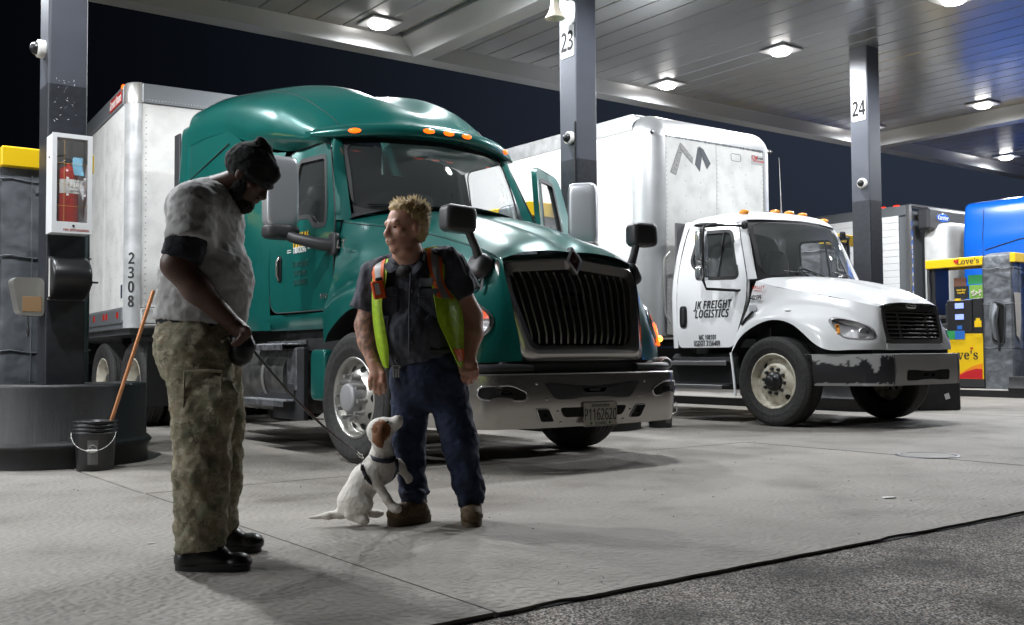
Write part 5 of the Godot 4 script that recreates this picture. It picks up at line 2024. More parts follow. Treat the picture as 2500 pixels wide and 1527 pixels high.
		ellipsoid(st, mirrored(net_point(sd, 0.75, 0.64) + Vector3(0.005, 0, 0.005), s), Vector3(0.055, 0.06, 0.02), 14, 8, Basis(Vector3.UP, s * 0.7))
		part(hl, "reflector_bowl", st, M.chrome)
		st = mb()
		ellipsoid(st, mirrored(net_point(sd, 0.33, 0.6) + Vector3(0.005, 0.005, 0), s), Vector3(0.02, 0.016, 0.045), 12, 8)
		part(t, "side_marker", st, M.plastic_white)
		st = mb()
		var hb := mirrored(net_point(sd, 0.06, 0.62) + Vector3(0.02, 0, 0), s)
		tube(st, [hb + Vector3(0, -0.07, -0.07), hb, hb + Vector3(0, 0.075, 0.1)], 0.016, 6)
		part(t, "hood_latch", st, M.black_plastic)
	# grille with horizontal bars
	var gout := rounded([Vector2(-0.55, 0.925), Vector2(0.55, 0.925), Vector2(0.575, 1.1), Vector2(0.565, 1.345), Vector2(-0.565, 1.345), Vector2(-0.575, 1.1)], 0.07)
	var gin := rounded([Vector2(-0.49, 0.975), Vector2(0.49, 0.975), Vector2(0.51, 1.1), Vector2(0.50, 1.29), Vector2(-0.50, 1.29), Vector2(-0.51, 1.1)], 0.05)
	var gf := func(p: Vector2, h: float) -> Vector3: return Vector3(p.x, p.y, 1.065 - 0.07 * p.x * p.x - 0.07 * (p.y - 0.93) / 0.4 + h)
	st = mb()
	band(st, lift(gout, func(p): return gf.call(p, -0.02)), lift(gout, func(p): return gf.call(p, 0.02)), true, 1)
	band(st, lift(gout, func(p): return gf.call(p, 0.02)), lift(gin, func(p): return gf.call(p, 0.015)), true, 2)
	band(st, lift(gin, func(p): return gf.call(p, 0.015)), lift(gin, func(p): return gf.call(p, -0.05)), true, 3)
	var g := part(t, "grille", st, M.grille_grey)
	st = mb()
	laid(st, gin, func(p): return gf.call(p, -0.045))
	part(g, "grille_mesh", st, M.black_hole)
	for k in 7:
		st = mb()
		var a := []
		for q in 9: a.append(gf.call(Vector2(lerpf(-0.5, 0.5, q / 8.0), 0.995 + 0.046 * k), 0.0))
		tube(st, a, 0.0085, 6)
		part(g, "grille_bar", st, M.grille_grey)
	for x in [-0.27, 0.27]:
		st = mb()
		tube(st, [gf.call(Vector2(x, 0.98), -0.004), gf.call(Vector2(x, 1.285), -0.004)], 0.014, 6)
		part(g, "grille_post", st, M.grille_grey)
	st = mb()
	pillow(st, gf.call(Vector2(0, 1.355), 0.015), Vector3(0.2, 0.07, 0.035), 0.6)
	var bd := part(t, "badge", st, M.chrome)
	st = mb()
	pillow(st, gf.call(Vector2(0, 1.355), 0.026), Vector3(0.165, 0.042, 0.03), 0.6)
	part(bd, "badge_inlay", st, M.black_print)
	words(bd, "lettering", "Freightliner", 0.02, M.white_print, face_to(gf.call(Vector2(0, 1.355), 0.043), Vector3(0, 0.1, 1)), 0.9)
	# bumper: silver middle with a slot, black peeling ends
	var bp := func(x: float, y: float) -> Vector3:
		var ax := absf(x)
		var z := 1.2 - 0.04 * ax * ax
		if ax > 0.6: z -= 0.62 * pow((ax - 0.6) / 0.57, 1.9)
		return Vector3(x * (1.0 - 0.035 * clampf((0.6 - y) / 0.14, 0, 1) * (1.0 if ax > 0.9 else 0.0)), y, z + 0.012 * sin(PI * clampf((y - 0.47) / 0.34, 0, 1)))
	st = mb()
	soft(st)
	var fn := FastNoiseLite.new()
	fn.seed = 8
	fn.frequency = 1.0
	var shade := func(x: float, y: float) -> Color:
		var light := Color(0.36, 0.355, 0.35)
		if absf(x) < 0.63: return light * (1.1 + 0.1 * fn.get_noise_2d(x * 3, y * 3))
		var n := fn.get_noise_2d(x * 9.0, y * 5.0) * 0.09 + fn.get_noise_2d(x * 40.0, y * 22.0) * 0.05
		var edge := 0.735 + n + (0.05 if absf(x) < 0.78 else 0.0) - 0.11 * exp(-pow((absf(x) - 0.82) / 0.05, 2.0))
		var low := 0.497 + 0.02 * fn.get_noise_2d(x * 90.0, 3.0)
		return light if y > edge or y < low else Color(0.022, 0.022, 0.024)
	var nx := 170
	var ny := 30
	for i in nx:
		for j in ny:
			for q in [[0, 0], [0, 1], [1, 1], [0, 0], [1, 1], [1, 0]]:
				var x: float = -1.17 + 2.34 * (i + q[0]) / nx
				var y: float = 0.47 + 0.34 * (j + q[1]) / ny
				st.set_color(shade.call(x, y))
				st.add_vertex(bp.call(x, y))
	for i in 60:
		var x0 := -1.17 + 2.34 * i / 60.0
		var x1 := -1.17 + 2.34 * (i + 1) / 60.0
		st.set_color(Color(0.3, 0.3, 0.3))
		soft(st, 2)
		quad(st, bp.call(x0, 0.81), bp.call(x0, 0.81) + Vector3(0, 0.006, -0.12), bp.call(x1, 0.81) + Vector3(0, 0.006, -0.12), bp.call(x1, 0.81))
		quad(st, bp.call(x0, 0.47), bp.call(x0, 0.47) + Vector3(0, -0.004, -0.1), bp.call(x1, 0.47) + Vector3(0, -0.004, -0.1), bp.call(x1, 0.47))
	var b := part(t, "bumper", st, M.bumper_paint)
	st = mb()
	laid(st, rounded([Vector2(-0.42, 0.52), Vector2(0.42, 0.52), Vector2(0.42, 0.635), Vector2(-0.42, 0.635)], 0.03), func(p): return bp.call(p.x, p.y) + Vector3(0, 0, 0.004))
	part(b, "bumper_slot", st, M.black_hole)
	for s in [-1, 1]:
		st = mb()
		tube(st, [bp.call(s * 0.63, 0.47) + Vector3(0, 0, 0.001), bp.call(s * 0.615, 0.64) + Vector3(0, 0, 0.001), bp.call(s * 0.625, 0.81) + Vector3(0, 0, 0.001)], 0.004, 5)
		part(b, "bumper_joint", st, M.black_plastic)
	# underneath
	st = mb()
	box(st, Vector3(0, 0.84, 0.5), Vector3(1.5, 0.1, 1.0))
	box(st, Vector3(0, 0.9, 0.2), Vector3(1.3, 0.7, 1.3))
	for s in [-1, 1]: box(st, Vector3(s * 0.42, 0.78, -3.4), Vector3(0.09, 0.25, 8.6))
	box(st, Vector3(0, 0.5, 0), Vector3(2.0, 0.1, 0.12))
	box(st, Vector3(-0.7, 0.62, -1.2), Vector3(0.7, 0.42, 1.1), 0.05)
	box(st, Vector3(0.7, 0.62, -1.2), Vector3(0.7, 0.42, 1.1), 0.05)
	part(t, "chassis", st, M.undercarriage)
	for s in [-1, 1]:
		for q in [[0.735, -1.2, 1.0], [0.445, -1.3, 1.05]]:
			st = mb()
			box(st, Vector3(s * 1.1, q[0], q[1]), Vector3(0.16, 0.01, q[2]), 0.003)
			box(st, Vector3(s * 1.175, q[0] - 0.022, q[1]), Vector3(0.012, 0.05, q[2]), 0.003)
			box(st, Vector3(s * 1.025, q[0] + 0.025, q[1] + 0.02), Vector3(0.01, 0.045, q[2]), 0.002)
			part(t, "step", st, M.aluminium)
	for s in [-1, 1]:
		wheel(t, Vector3(s * 1.06, 0.51, 0.0), s, "white")
		wheel(t, Vector3(s * 1.03, 0.51, -5.3), s, "dual")
		# mirror bracket with two heads
		st = mb()
		tube(st, [Vector3(s * 0.98, 2.36, -0.56), Vector3(s * 1.36, 2.36, -0.75), Vector3(s * 1.42, 2.34, -0.8), Vector3(s * 1.43, 2.2, -0.81), Vector3(s * 1.43, 1.7, -0.81), Vector3(s * 1.40, 1.6, -0.79), Vector3(s * 1.1, 1.57, -0.5)], 0.017, 8)
		pillow(st, Vector3(s * 0.965, 2.37, -0.56), Vector3(0.05, 0.1, 0.08), 0.6)
		pillow(st, Vector3(s * 1.1, 1.57, -0.52), Vector3(0.07, 0.08, 0.12), 0.6)
		pillow(st, Vector3(s * 1.3, 2.375, -0.86), Vector3(0.2, 0.05, 0.3), 0.7, Basis(Vector3.UP, 0.5))
		var mb2 := part(t, "mirror_bracket", st, M.black_plastic)
		st = mb()
		pillow(st, Vector3(s * 1.4, 2.13, -0.86), Vector3(0.19, 0.40, 0.09), 0.4, Basis(Vector3.UP, -s * 0.2))
		part(mb2, "mirror", st, M.chrome)
		st = mb()
		pillow(st, Vector3(s * 1.4, 1.79, -0.86), Vector3(0.19, 0.19, 0.11), 0.55, Basis(Vector3.UP, -s * 0.2))
		part(mb2, "spot_mirror", st, M.chrome)
	st = mb()
	tube(st, [Vector3(-0.2, 2.55, -0.62), Vector3(-0.2, 2.66, -0.62), Vector3(-0.2, 3.28, -0.64)], [0.012, 0.006, 0.004], 6)
	part(t, "antenna", st, M.brushed_metal)
	# inside
	st = mb()
	for s in [-1, 1]:
		pillow(st, Vector3(s * 0.5, 1.75, -1.3), Vector3(0.5, 0.9, 0.15), 0.5)
		pillow(st, Vector3(s * 0.5, 1.35, -1.05), Vector3(0.5, 0.18, 0.5), 0.5)
	part(t, "seat", st, M.interior_grey)
	st = mb()
	var rows2 := []
	for q in [[1.70, -0.2], [1.69, -0.42], [1.6, -0.55], [1.2, -0.5]]:
		var rr := []
		for k in 7:
			var x := -0.96 + 1.92 * k / 6.0
			rr.append(Vector3(x, q[0], q[1] - 0.22 * x * x))
		rows2.append(rr)
	sheet(st, rows2, 8, 12, 1)
	part(t, "dashboard", st, M.interior_grey)
	st = mb()
	var ring := []
	for k in 29: ring.append(Vector3(0.5 + 0.22 * cos(TAU * k / 28.0), 1.78 + 0.15 * sin(TAU * k / 28.0), -0.72 - 0.15 * sin(TAU * k / 28.0)))
	tube(st, ring, 0.014, 7, false)
	box(st, Vector3(0.5, 1.78, -0.72), Vector3(0.4, 0.03, 0.03))
	part(t, "steering_wheel", st, M.black_plastic)

func trailer_materials() -> void:
	var m := mat("corner_white", Color(0.62, 0.63, 0.64), 0.3, 0.2)
	weather(m, noise_tex(51, 0.02, 256, [[0.0, grey(0.8)], [1.0, w1]], 4), 0.8, null, 1.0, null, 0.0, false)
	m = mat("aluminium_skin", Color(0.66, 0.67, 0.68), 0.38, 0.65)
	weather(m, noise_tex(52, 0.006, 512, [[0.0, grey(0.86)], [0.5, grey(0.95)], [1.0, w1]], 4), 0.4, null, 1.0, null, 0.0, false)
	m = mat("box_side", Color(0.8, 0.8, 0.8), 0.4)
	mat("tape_grey", Color(0.09, 0.1, 0.115), 0.6)
	m = mat("tape_worn", Color(0.5, 0.5, 0.49), 0.7)
	weather(m, noise_tex(53, 0.08, 256, [[0.0, grey(0.35)], [0.4, grey(0.8)], [1.0, w1]], 4), 2.0, null, 1.0, null, 0.0, false)
	mat("grille_grey", Color(0.075, 0.072, 0.07), 0.45, 0.3)
	m = mat("bumper_paint", w1, 0.4)
	m.vertex_color_use_as_albedo = true

func reefer_and_blue_truck() -> void:
	var t := thing("refrigerated_trailer", "white ribbed refrigerated trailer with a chrome corner behind the far right lane", "trailer", grid(19.5, -3.75))
	var st := mb()
	for k in 16:
		st = mb()
		box(st, Vector3(-1.29, 1.5 + 0.15 * k, -6.2), Vector3(0.03, 0.146, 11.8), 0.008)
		part(t, "side_rib", st, M.box_side)
	st = mb()
	box(st, Vector3(-1.28, 3.93, -6.0), Vector3(0.05, 0.22, 12.0), 0.01)
	box(st, Vector3(1.28, 3.93, -6.0), Vector3(0.05, 0.22, 12.0), 0.01)
	part(t, "top_rail", st, M.rail_grey)
	st = mb()
	box(st, Vector3(-1.31, 1.6, -6.2), Vector3(0.006, 0.2, 11.8))
	part(t, "blue_stripe", st, M.blue_paint)
	st = mb()
	box(st, Vector3(0, 2.58, -6.1), Vector3(2.5, 2.75, 11.9))
	part(t, "body", st, M.rail_grey)
	st = mb()
	for s in [-1, 1]:
		box(st, Vector3(s * 1.27, 2.6, -0.06), Vector3(0.1, 2.9, 0.14), 0.03)
	box(st, Vector3(0, 4.02, -0.05), Vector3(2.6, 0.07, 0.14), 0.02)
	part(t, "chrome_corner", st, M.chrome)
	for k in 8:
		words(t, "lettering", "TRACTAIR"[k], 0.13, M.blue_paint, face_to(Vector3(-1.27, 3.6 - 0.2 * k, 0.013), Vector3(0, 0, 1)), 0.7)
	st = mb()
	pillow(st, Vector3(0.1, 2.6, 0.28), Vector3(1.9, 2.1, 0.62), 0.25)
	part(t, "cooling_unit", st, M.box_white)
	st = mb()
	box(st, Vector3(0, 3.72, 0.16), Vector3(2.2, 0.5, 0.3), 0.06)
	part(t, "unit_top", st, M.dark_plastic)
	st = mb()
	ellipsoid(st, Vector3(-0.55, 3.76, 0.312), Vector3(0.26, 0.09, 0.01), 20, 8)
	var bd := part(t, "badge", st, M.blue_paint)
	words(bd, "lettering", "Carrier", 0.09, M.white_print, Transform3D(Basis.IDENTITY, Vector3(-0.55, 3.76, 0.324)), 0.9, "Droid Serif", true, 0.25)
	for z in [-0.35, -0.7]:
		st = mb()
		ellipsoid(st, Vector3(-1.27, 4.04, z), Vector3(0.03, 0.025, 0.09), 10, 6)
		part(t, "marker_light", st, M.red_glow)
	st = mb()
	cyl(st, Vector3(-1.0, 0.5, -10), Vector3(1.0, 0.5, -10), 0.5)
	box(st, Vector3(0, 1.15, -6), Vector3(2.2, 0.2, 11))
	part(t, "running_gear", st, M.undercarriage)
	# blue tractor: only its tall sleeper shows over the dispenser
	var b := thing("semi_truck", "bright blue tractor unit with a tall sleeper at the right edge", "truck", grid(19.45, -2.6))
	var rows := []
	for q in [[0.0, 0.12], [0.03, 0.03], [0.12, 0.0], [0.9, 0.0], [2.1, 0.0], [2.9, 0.0], [3.3, 0.05], [3.6, 0.12]]:
		var row := []
		var up: float = 0.0 if q[0] < 2.5 else -0.55 * (q[0] - 2.5)
		for p in [[1.22, 1.0], [1.22, 1.8], [1.22, 2.6], [1.225, 3.05], [1.19, 3.35], [1.15, 3.72], [1.08, 3.88], [0.9, 3.95], [0.5, 3.99], [0.0, 4.0]]:
			row.append(Vector3(p[0] - q[1] * (1.0 if p[0] > 0.5 else 0.2), p[1] + up * clampf((p[1] - 2.4) / 1.4, 0, 1) - (q[1] * 0.4 if p[1] > 3.5 else 0.0), q[0]))
		rows.append(row)
	st = mb()
	sheet2(st, rows, 26, 34, 1)
	part(b, "sleeper", st, M.blue_paint)
	st = mb()
	box(st, Vector3(0, 2.4, 0.06), Vector3(2.2, 2.7, 0.04))
	part(b, "sleeper_back", st, M.dark_plastic)
	st = mb()
	for s in [-1, 1]:
		tube(st, [Vector3(s * 1.227, 2.9, 0.5), Vector3(s * 1.23, 3.06, 1.2), Vector3(s * 1.23, 3.14, 2.2)], 0.012, 6)
		tube(st, [Vector3(s * 1.222, 1.1, 0.45), Vector3(s * 1.226, 3.2, 0.45), Vector3(s * 1.16, 3.75, 0.45)], 0.006, 5)
	tag(part(b, "panel_crease", st, M.rubber), "", "", "", "stuff")
	st = mb()
	pillow(st, Vector3(0, 1.75, 4.0), Vector3(2.3, 1.6, 1.6), 0.35)
	pillow(st, Vector3(0, 1.35, 5.4), Vector3(2.0, 1.1, 2.2), 0.4)
	part(b, "cab", st, M.blue_paint)
	st = mb()
	box(st, Vector3(0, 0.85, 1.5), Vector3(1.2, 0.3, 9.0))
	part(b, "chassis", st, M.undercarriage)
	for s in [-1, 1]:
		wheel(b, Vector3(s * 1.06, 0.51, 5.4), s, "alloy")
		wheel(b, Vector3(s * 1.06, 0.51, -1.4), s, "dual")

# ---------------------------------------------------------------- dispensers, buckets and litter
func dispenser_materials() -> void:
	var m := mat("tarp", Color(0.135, 0.145, 0.16), 0.38)
	weather(m, noise_tex(61, 0.008, 512, [[0.0, grey(0.75)], [0.5, grey(0.95)], [1.0, Color(1.25, 1.25, 1.25)]], 4), 0.9, null, 1.0, noise_tex(62, 0.006, 512, [], 3, 16.0), 0.55, false)
	mat("green_panel", Color(0.03, 0.3, 0.09), 0.4)
	mat("blue_panel", Color(0.02, 0.14, 0.5), 0.4)
	mat("brown_ad", Color(0.16, 0.07, 0.04), 0.5)
	mat("lime_ad", Color(0.2, 0.4, 0.06), 0.5)
	mat("tan_flap", Color(0.5, 0.46, 0.4), 0.8)
	mat("orange_wave", Color(0.85, 0.25, 0.01), 0.4)
	mat("red_wave", Color(0.55, 0.012, 0.02), 0.4)
	var b := mat("bucket_black", Color(0.012, 0.012, 0.014), 0.4)
	b.metallic_specular = 0.6

func heart(st: SurfaceTool, xf: Transform3D, s: float) -> void:
	var p := PackedVector2Array()
	for k in 26:
		var a := TAU * k / 26.0
		p.append(Vector2(16 * pow(sin(a), 3), 13 * cos(a) - 5 * cos(2 * a) - 2 * cos(3 * a) - cos(4 * a)) * s / 32.0)
	prism(st, p, 0.003, xf)

# front of the dispenser looks along +z; its printed side faces -x
func dispenser(lat: float, hd: float, label: String) -> void:
	var t := thing("fuel_dispenser", label, "fuel dispenser", grid(lat, hd, 0.14), YAW, "wrapped fuel dispensers")
	var w := 0.36
	# tarp-wrapped hose cabinet at the nose
	var st := mb()
	var rows := []
	for q in [[-0.0, 0.0], [0.55, 0.0], [1.1, 0.0], [1.6, 0.0], [2.1, 0.0], [2.38, 0.0], [2.46, -0.03], [2.5, -0.12]]:
		var row := []
		for p in rounded([Vector2(-w, -0.55), Vector2(w, -0.55), Vector2(w, 0.0), Vector2(-w, 0.0)], 0.06, 4):
			var k := 0.012 * sin(p.x * 31.0 + q[0] * 9.0) + 0.01 * sin(p.y * 27.0 - q[0] * 13.0)
			var o := Vector2(p.x, p.y + 0.28)
			o = o * (1.0 + k + q[1] / 0.36)
			row.append(Vector3(o.x, q[0], o.y - 0.28))
		rows.append(row)
	sheet(st, rows, 30, 60, 1, false, true)
	fan(st, rows[-1], 2)
	part(t, "tarp_cover", st, M.tarp)
	st = mb()
	for y in [0.75, 1.55, 2.2]:
		var l := []
		for k in 9: l.append(Vector3(lerpf(-w - 0.008, w + 0.008, k / 8.0), y + 0.012 * sin(k * 1.7), 0.008))
		tube(st, l, 0.008, 5)
		l = []
		for k in 7: l.append(Vector3(-w - 0.01, y + 0.012 * cos(k * 2.1), lerpf(0.0, -0.55, k / 6.0)))
		tube(st, l, 0.008, 5)
	for x in [-0.12, 0.14]:
		tube(st, [Vector3(x, 0.05, 0.008), Vector3(x + 0.01, 1.2, 0.01), Vector3(x, 2.35, 0.008)], 0.006, 5)
	part(t, "tarp_seam", st, M.tarp)
	# strap and buckle near the top corner
	st = mb()
	box(st, Vector3(0.02, 2.12, 0.016), Vector3(0.22, 0.05, 0.006), 0.002)
	box(st, Vector3(0.05, 1.98, 0.017), Vector3(0.05, 0.3, 0.006), 0.002, Transform3D(Basis(Vector3(0, 0, 1), -0.3), Vector3(-0.55, 0.1, 0)))
	part(t, "strap", st, M.rail_grey)
	# dark nozzle opening with a torn grey flap on the printed side
	st = mb()
	var o := rounded([Vector2(-0.38, 0.85), Vector2(-0.17, 0.8), Vector2(-0.13, 1.55), Vector2(-0.36, 1.6)], 0.08)
	fan(st, lift(o, func(p): return Vector3(-w - 0.016, p.y, p.x)), 1)
	part(t, "nozzle_opening", st, M.black_hole)
	st = mb()
	var l2 := lift(o, func(p): return Vector3(-w - 0.018, p.y, p.x))
	l2.append(l2[0])
	tube(st, l2, 0.014, 6, false)
	tube(st, [Vector3(-w - 0.03, 1.5, -0.25), Vector3(-w - 0.08, 1.2, -0.27), Vector3(-w - 0.06, 0.9, -0.24), Vector3(-w - 0.02, 0.7, -0.26)], 0.02, 7)
	part(t, "hose", st, M.dark_plastic)
	st = mb()
	sheet(st, [[Vector3(-w - 0.02, 1.6, -0.40), Vector3(-w - 0.03, 1.56, -0.3), Vector3(-w - 0.03, 1.45, -0.24)], [Vector3(-w - 0.05, 1.3, -0.42), Vector3(-w - 0.09, 1.25, -0.34), Vector3(-w - 0.05, 1.3, -0.3)], [Vector3(-w - 0.02, 0.95, -0.36), Vector3(-w - 0.06, 0.9, -0.3), Vector3(-w - 0.03, 0.86, -0.26)]], 10, 8)
	part(t, "torn_flap", st, M.rail_grey)
	st = mb()
	if lat > 12.0: sheet(st, [[Vector3(-0.33, 1.75, 0.018), Vector3(-0.2, 1.75, 0.022), Vector3(-0.1, 1.75, 0.018)], [Vector3(-0.32, 1.3, 0.03), Vector3(-0.2, 1.28, 0.02), Vector3(-0.12, 1.3, 0.028)], [Vector3(-0.28, 0.98, 0.02), Vector3(-0.2, 0.9, 0.03), Vector3(-0.16, 0.85, 0.02)]], 8, 4)
	if lat > 12.0: part(t, "pale_flap", st, M.tan_flap)
	st = mb()
	box(st, Vector3(0, 2.385, 0.02), Vector3(0.74, 0.17, 0.1), 0.01)
	part(t, "yellow_cap", st, M.yellow_panel)
	# dispenser body behind it
	st = mb()
	box(st, Vector3(0, 0.62, -1.1), Vector3(0.66, 1.2, 1.05), 0.01)
	box(st, Vector3(0, 1.4, -0.95), Vector3(0.62, 0.4, 0.75), 0.01)
	box(st, Vector3(0.0, 1.9, -1.62), Vector3(0.5, 1.0, 0.12), 0.01)
	part(t, "cabinet", st, M.dark_plastic)
	st = mb()
	box(st, Vector3(-0.335, 0.6, -1.1), Vector3(0.012, 0.85, 1.04), 0.003)
	var yp := part(t, "yellow_panel", st, M.yellow_panel)
	var side := Vector3(-1, 0, 0)
	words(yp, "lettering", "Love's", 0.17, M.black_print, face_to(Vector3(-0.344, 0.62, -1.02), side), 0.9, "Droid Serif")
	st = mb()
	heart(st, face_to(Vector3(-0.343, 0.745, -0.8), side), 0.06)
	part(yp, "heart", st, M.red_lens)
	var wave := func(a: Array, m: Material, z: float) -> void:
		var s := mb()
		var p := PackedVector2Array()
		for q in a: p.append(Vector2(q[0], q[1]))
		prism(s, p, 0.002, face_to(Vector3(-0.342 - z, 0, -1.1), side))
		part(yp, "wave", s, m)
	wave.call([[-0.5, 0.18], [0.5, 0.18], [0.5, 0.47], [0.3, 0.41], [0.05, 0.28], [-0.2, 0.235], [-0.5, 0.225]], M.orange_wave, 0.0)
	wave.call([[-0.5, 0.178], [0.5, 0.178], [0.5, 0.36], [0.38, 0.37], [0.2, 0.32], [0.0, 0.22], [-0.2, 0.2], [-0.5, 0.2]], M.red_wave, 0.003)
	st = mb()
	box(st, Vector3(-0.32, 1.35, -1.02), Vector3(0.06, 0.62, 0.5), 0.01)
	box(st, Vector3(-0.32, 1.35, -0.66), Vector3(0.06, 0.66, 0.2), 0.01)
	part(t, "console", st, M.black_plastic)
	for y in [1.55, 1.34]:
		st = mb()
		box(st, Vector3(-0.353, y, -1.02), Vector3(0.008, 0.1, 0.17), 0.002)
		part(t, "screen", st, M.screen_glow)
	for q in [["green_panel", 1.0, -1.2, 0.16, 0.17], ["blue_panel", 1.0, -1.02, 0.16, 0.2], ["yellow_panel", 1.2, -0.66, 0.12, 0.14], ["yellow_panel", 0.98, -0.66, 0.08, 0.14], ["yellow_panel", 1.665, -1.05, 0.04, 0.12], ["blue_panel", 1.14, -1.02, 0.07, 0.1], ["yellow_panel", 1.28, -0.66, 0.05, 0.08]]:
		st = mb()
		box(st, Vector3(-0.354, q[1], q[2]), Vector3(0.006, q[3], q[4] * 0.97), 0.001)
		part(t, "button_panel", st, M[q[0]])
	for q in [["brown_ad", 2.0, -1.02, 0.16, 0.24], ["green_panel", 2.03, -0.72, 0.17, 0.28], ["black_print", 1.8, -1.0, 0.24, 0.28], ["lime_ad", 1.8, -0.7, 0.26, 0.28]]:
		st = mb()
		box(st, Vector3(-0.3, q[1], q[2]), Vector3(0.02, q[3], q[4]), 0.002)
		part(t, "advert_panel", st, M[q[0]])
	words(t, "lettering", "Best Buy", 0.035, M.yellow_panel, face_to(Vector3(-0.313, 1.85, -1.0), side), 0.9)
	words(t, "lettering", "Loyalty", 0.035, M.yellow_panel, face_to(Vector3(-0.313, 1.80, -1.0), side), 0.9)
	st = mb()
	var r := RandomNumberGenerator.new()
	r.seed = 4
	for k in 24: ellipsoid(st, Vector3(-0.312, r.randf_range(1.72, 1.83), r.randf_range(-0.81, -0.6)), Vector3(0.006, 0.018, 0.02), 6, 4)
	tag(part(t, "food_print", st, M.tan_flap), "", "", "", "stuff")
	st = mb()
	box(st, Vector3(-0.32, 2.37, -1.12), Vector3(0.1, 0.17, 1.14), 0.012)
	box(st, Vector3(0.32, 2.37, -1.12), Vector3(0.1, 0.17, 1.14), 0.012)
	box(st, Vector3(0, 2.43, -1.12), Vector3(0.54, 0.05, 1.1), 0.01)
	var sg := part(t, "sign_band", st, M.yellow_panel)
	words(sg, "lettering", "Love's", 0.10, M.black_print, face_to(Vector3(-0.373, 2.375, -0.82), side), 1.0, "Droid Serif")
	st = mb()
	heart(st, face_to(Vector3(-0.372, 2.385, -1.05), side), 0.1)
	part(sg, "heart", st, M.red_lens)
	st = mb()
	cyl(st, Vector3(-0.3, 1.2, -1.66), Vector3(-0.3, 2.3, -1.66), 0.03)
	part(t, "post", st, M.steel_dark)

func bucket(at: Vector3, turn: float, label: String) -> Node3D:
	var t := thing("bucket", label, "bucket", at, turn, "black plastic buckets by the islands")
	var st := mb()
	var p := [Vector2(0, 0.0), Vector2(0.126, 0.0), Vector2(0.13, 0.006), Vector2(0.141, 0.27)]
	for y in [0.275, 0.302, 0.329, 0.36]:
		p.append_array([Vector2(0.143, y), Vector2(0.158, y + 0.001), Vector2(0.159, y + 0.005), Vector2(0.144, y + 0.007)])
	p.append_array([Vector2(0.139, 0.367), Vector2(0.136, 0.3), Vector2(0.125, 0.02), Vector2(0, 0.018)])
	lathe(st, p, 36)
	part(t, "body", st, M.bucket_black)
	st = mb()
	var l := []
	for k in 15:
		var a := PI * k / 14.0
		l.append(Vector3(0.155 * cos(a), 0.285 - 0.165 * sin(a) * 0.8, 0.09 + 0.09 * sin(a)))
	tube(st, l, 0.003, 6)
	part(t, "handle", st, M.brushed_metal)
	st = mb()
	tube(st, [l[6] + Vector3(0.0, 0, 0), l[8]], 0.009, 8)
	part(t, "grip", st, M.plastic_white)
	# printed warning panel: border, barred circle and lines
	st = mb()
	var skin := func(x: float, y: float, h: float) -> Vector3:
		var rr := 0.1303 + 0.011 * y / 0.27 + h
		return Vector3(sin(x / 0.135) * rr, y, cos(x / 0.135) * rr)
	var rect := func(x0: float, x1: float, y0: float, y1: float, h := 0.0012) -> void:
		for k in 3:
			flat(st)
			var a := lerpf(x0, x1, k / 3.0)
			var b := lerpf(x0, x1, (k + 1) / 3.0)
			quad(st, skin.call(a, y0, h), skin.call(b, y0, h), skin.call(b, y1, h), skin.call(a, y1, h))
	rect.call(-0.036, 0.036, 0.05, 0.23)
	var lb := part(t, "warning_label", st, mat("label_grey", Color(0.12, 0.12, 0.115), 0.5))
	st = mb()
	var c := []
	for k in 25: c.append(skin.call(0.028 * cos(TAU * k / 24.0), 0.165 + 0.028 * sin(TAU * k / 24.0), 0.002))
	tube(st, c, 0.0025, 4, false)
	tube(st, [skin.call(-0.02, 0.185, 0.002), skin.call(0.02, 0.145, 0.002)], 0.0025, 4)
	part(lb, "barred_circle", st, mat("label_line", Color(0.4, 0.4, 0.38), 0.5))
	st = mb()
	for k in 5: rect.call(-0.024 + 0.011 * k, -0.019 + 0.011 * k, 0.06 + 0.008 * (k % 3), 0.118, 0.0018)
	rect.call(-0.03, 0.03, 0.2, 0.206, 0.0018)
	rect.call(-0.03, 0.03, 0.213, 0.217, 0.0018)
	rect.call(-0.012, 0.014, 0.15, 0.178, 0.0016)
	tag(part(lb, "print_lines", st, M.black_print), "", "", "", "stuff")
	st = mb()
	rect.call(-0.125, -0.098, 0.16, 0.235)
	part(t, "sticker", st, M.plastic_white)
	return t

func buckets() -> void:
	bucket(grid(0.06, 0.83), 0.25, "black plastic bucket with a wire handle standing before the left island nose")
	var st := mb()
	tube(st, [Vector3(0.02, 0.03, 0.0), Vector3(0.115, 0.37, -0.01), Vector3(0.405, 1.34, -0.06)], 0.0145, 10)
	var p := solo("mop_handle", st, M.copper, "copper coloured squeegee pole leaning out of the black bucket at left", "pole", grid(0.06, 0.83))
	p.name = "mop_handle"
	bucket(grid(6.28, 0.5), 0.6, "black plastic bucket half hidden behind the chrome bumper of the green truck")
	st = mb()
	box(st, Vector3(0, 0.21, 0), Vector3(0.62, 0.42, 0.5), 0.02)
	var b := solo("waste_box", st, M.barrier_black, "black box with a small white sticker standing on the ground right of the box truck", "box", grid(11.6, 0.62), YAW - 0.5)
	st = mb()
	box(st, Vector3(0.1, 0.2, 0.252), Vector3(0.07, 0.08, 0.004), 0.0, Transform3D(Basis(Vector3(0, 0, 1), 0.3), Vector3(0.06, -0.02, 0)))
	part(b, "sticker", st, M.sign_white)

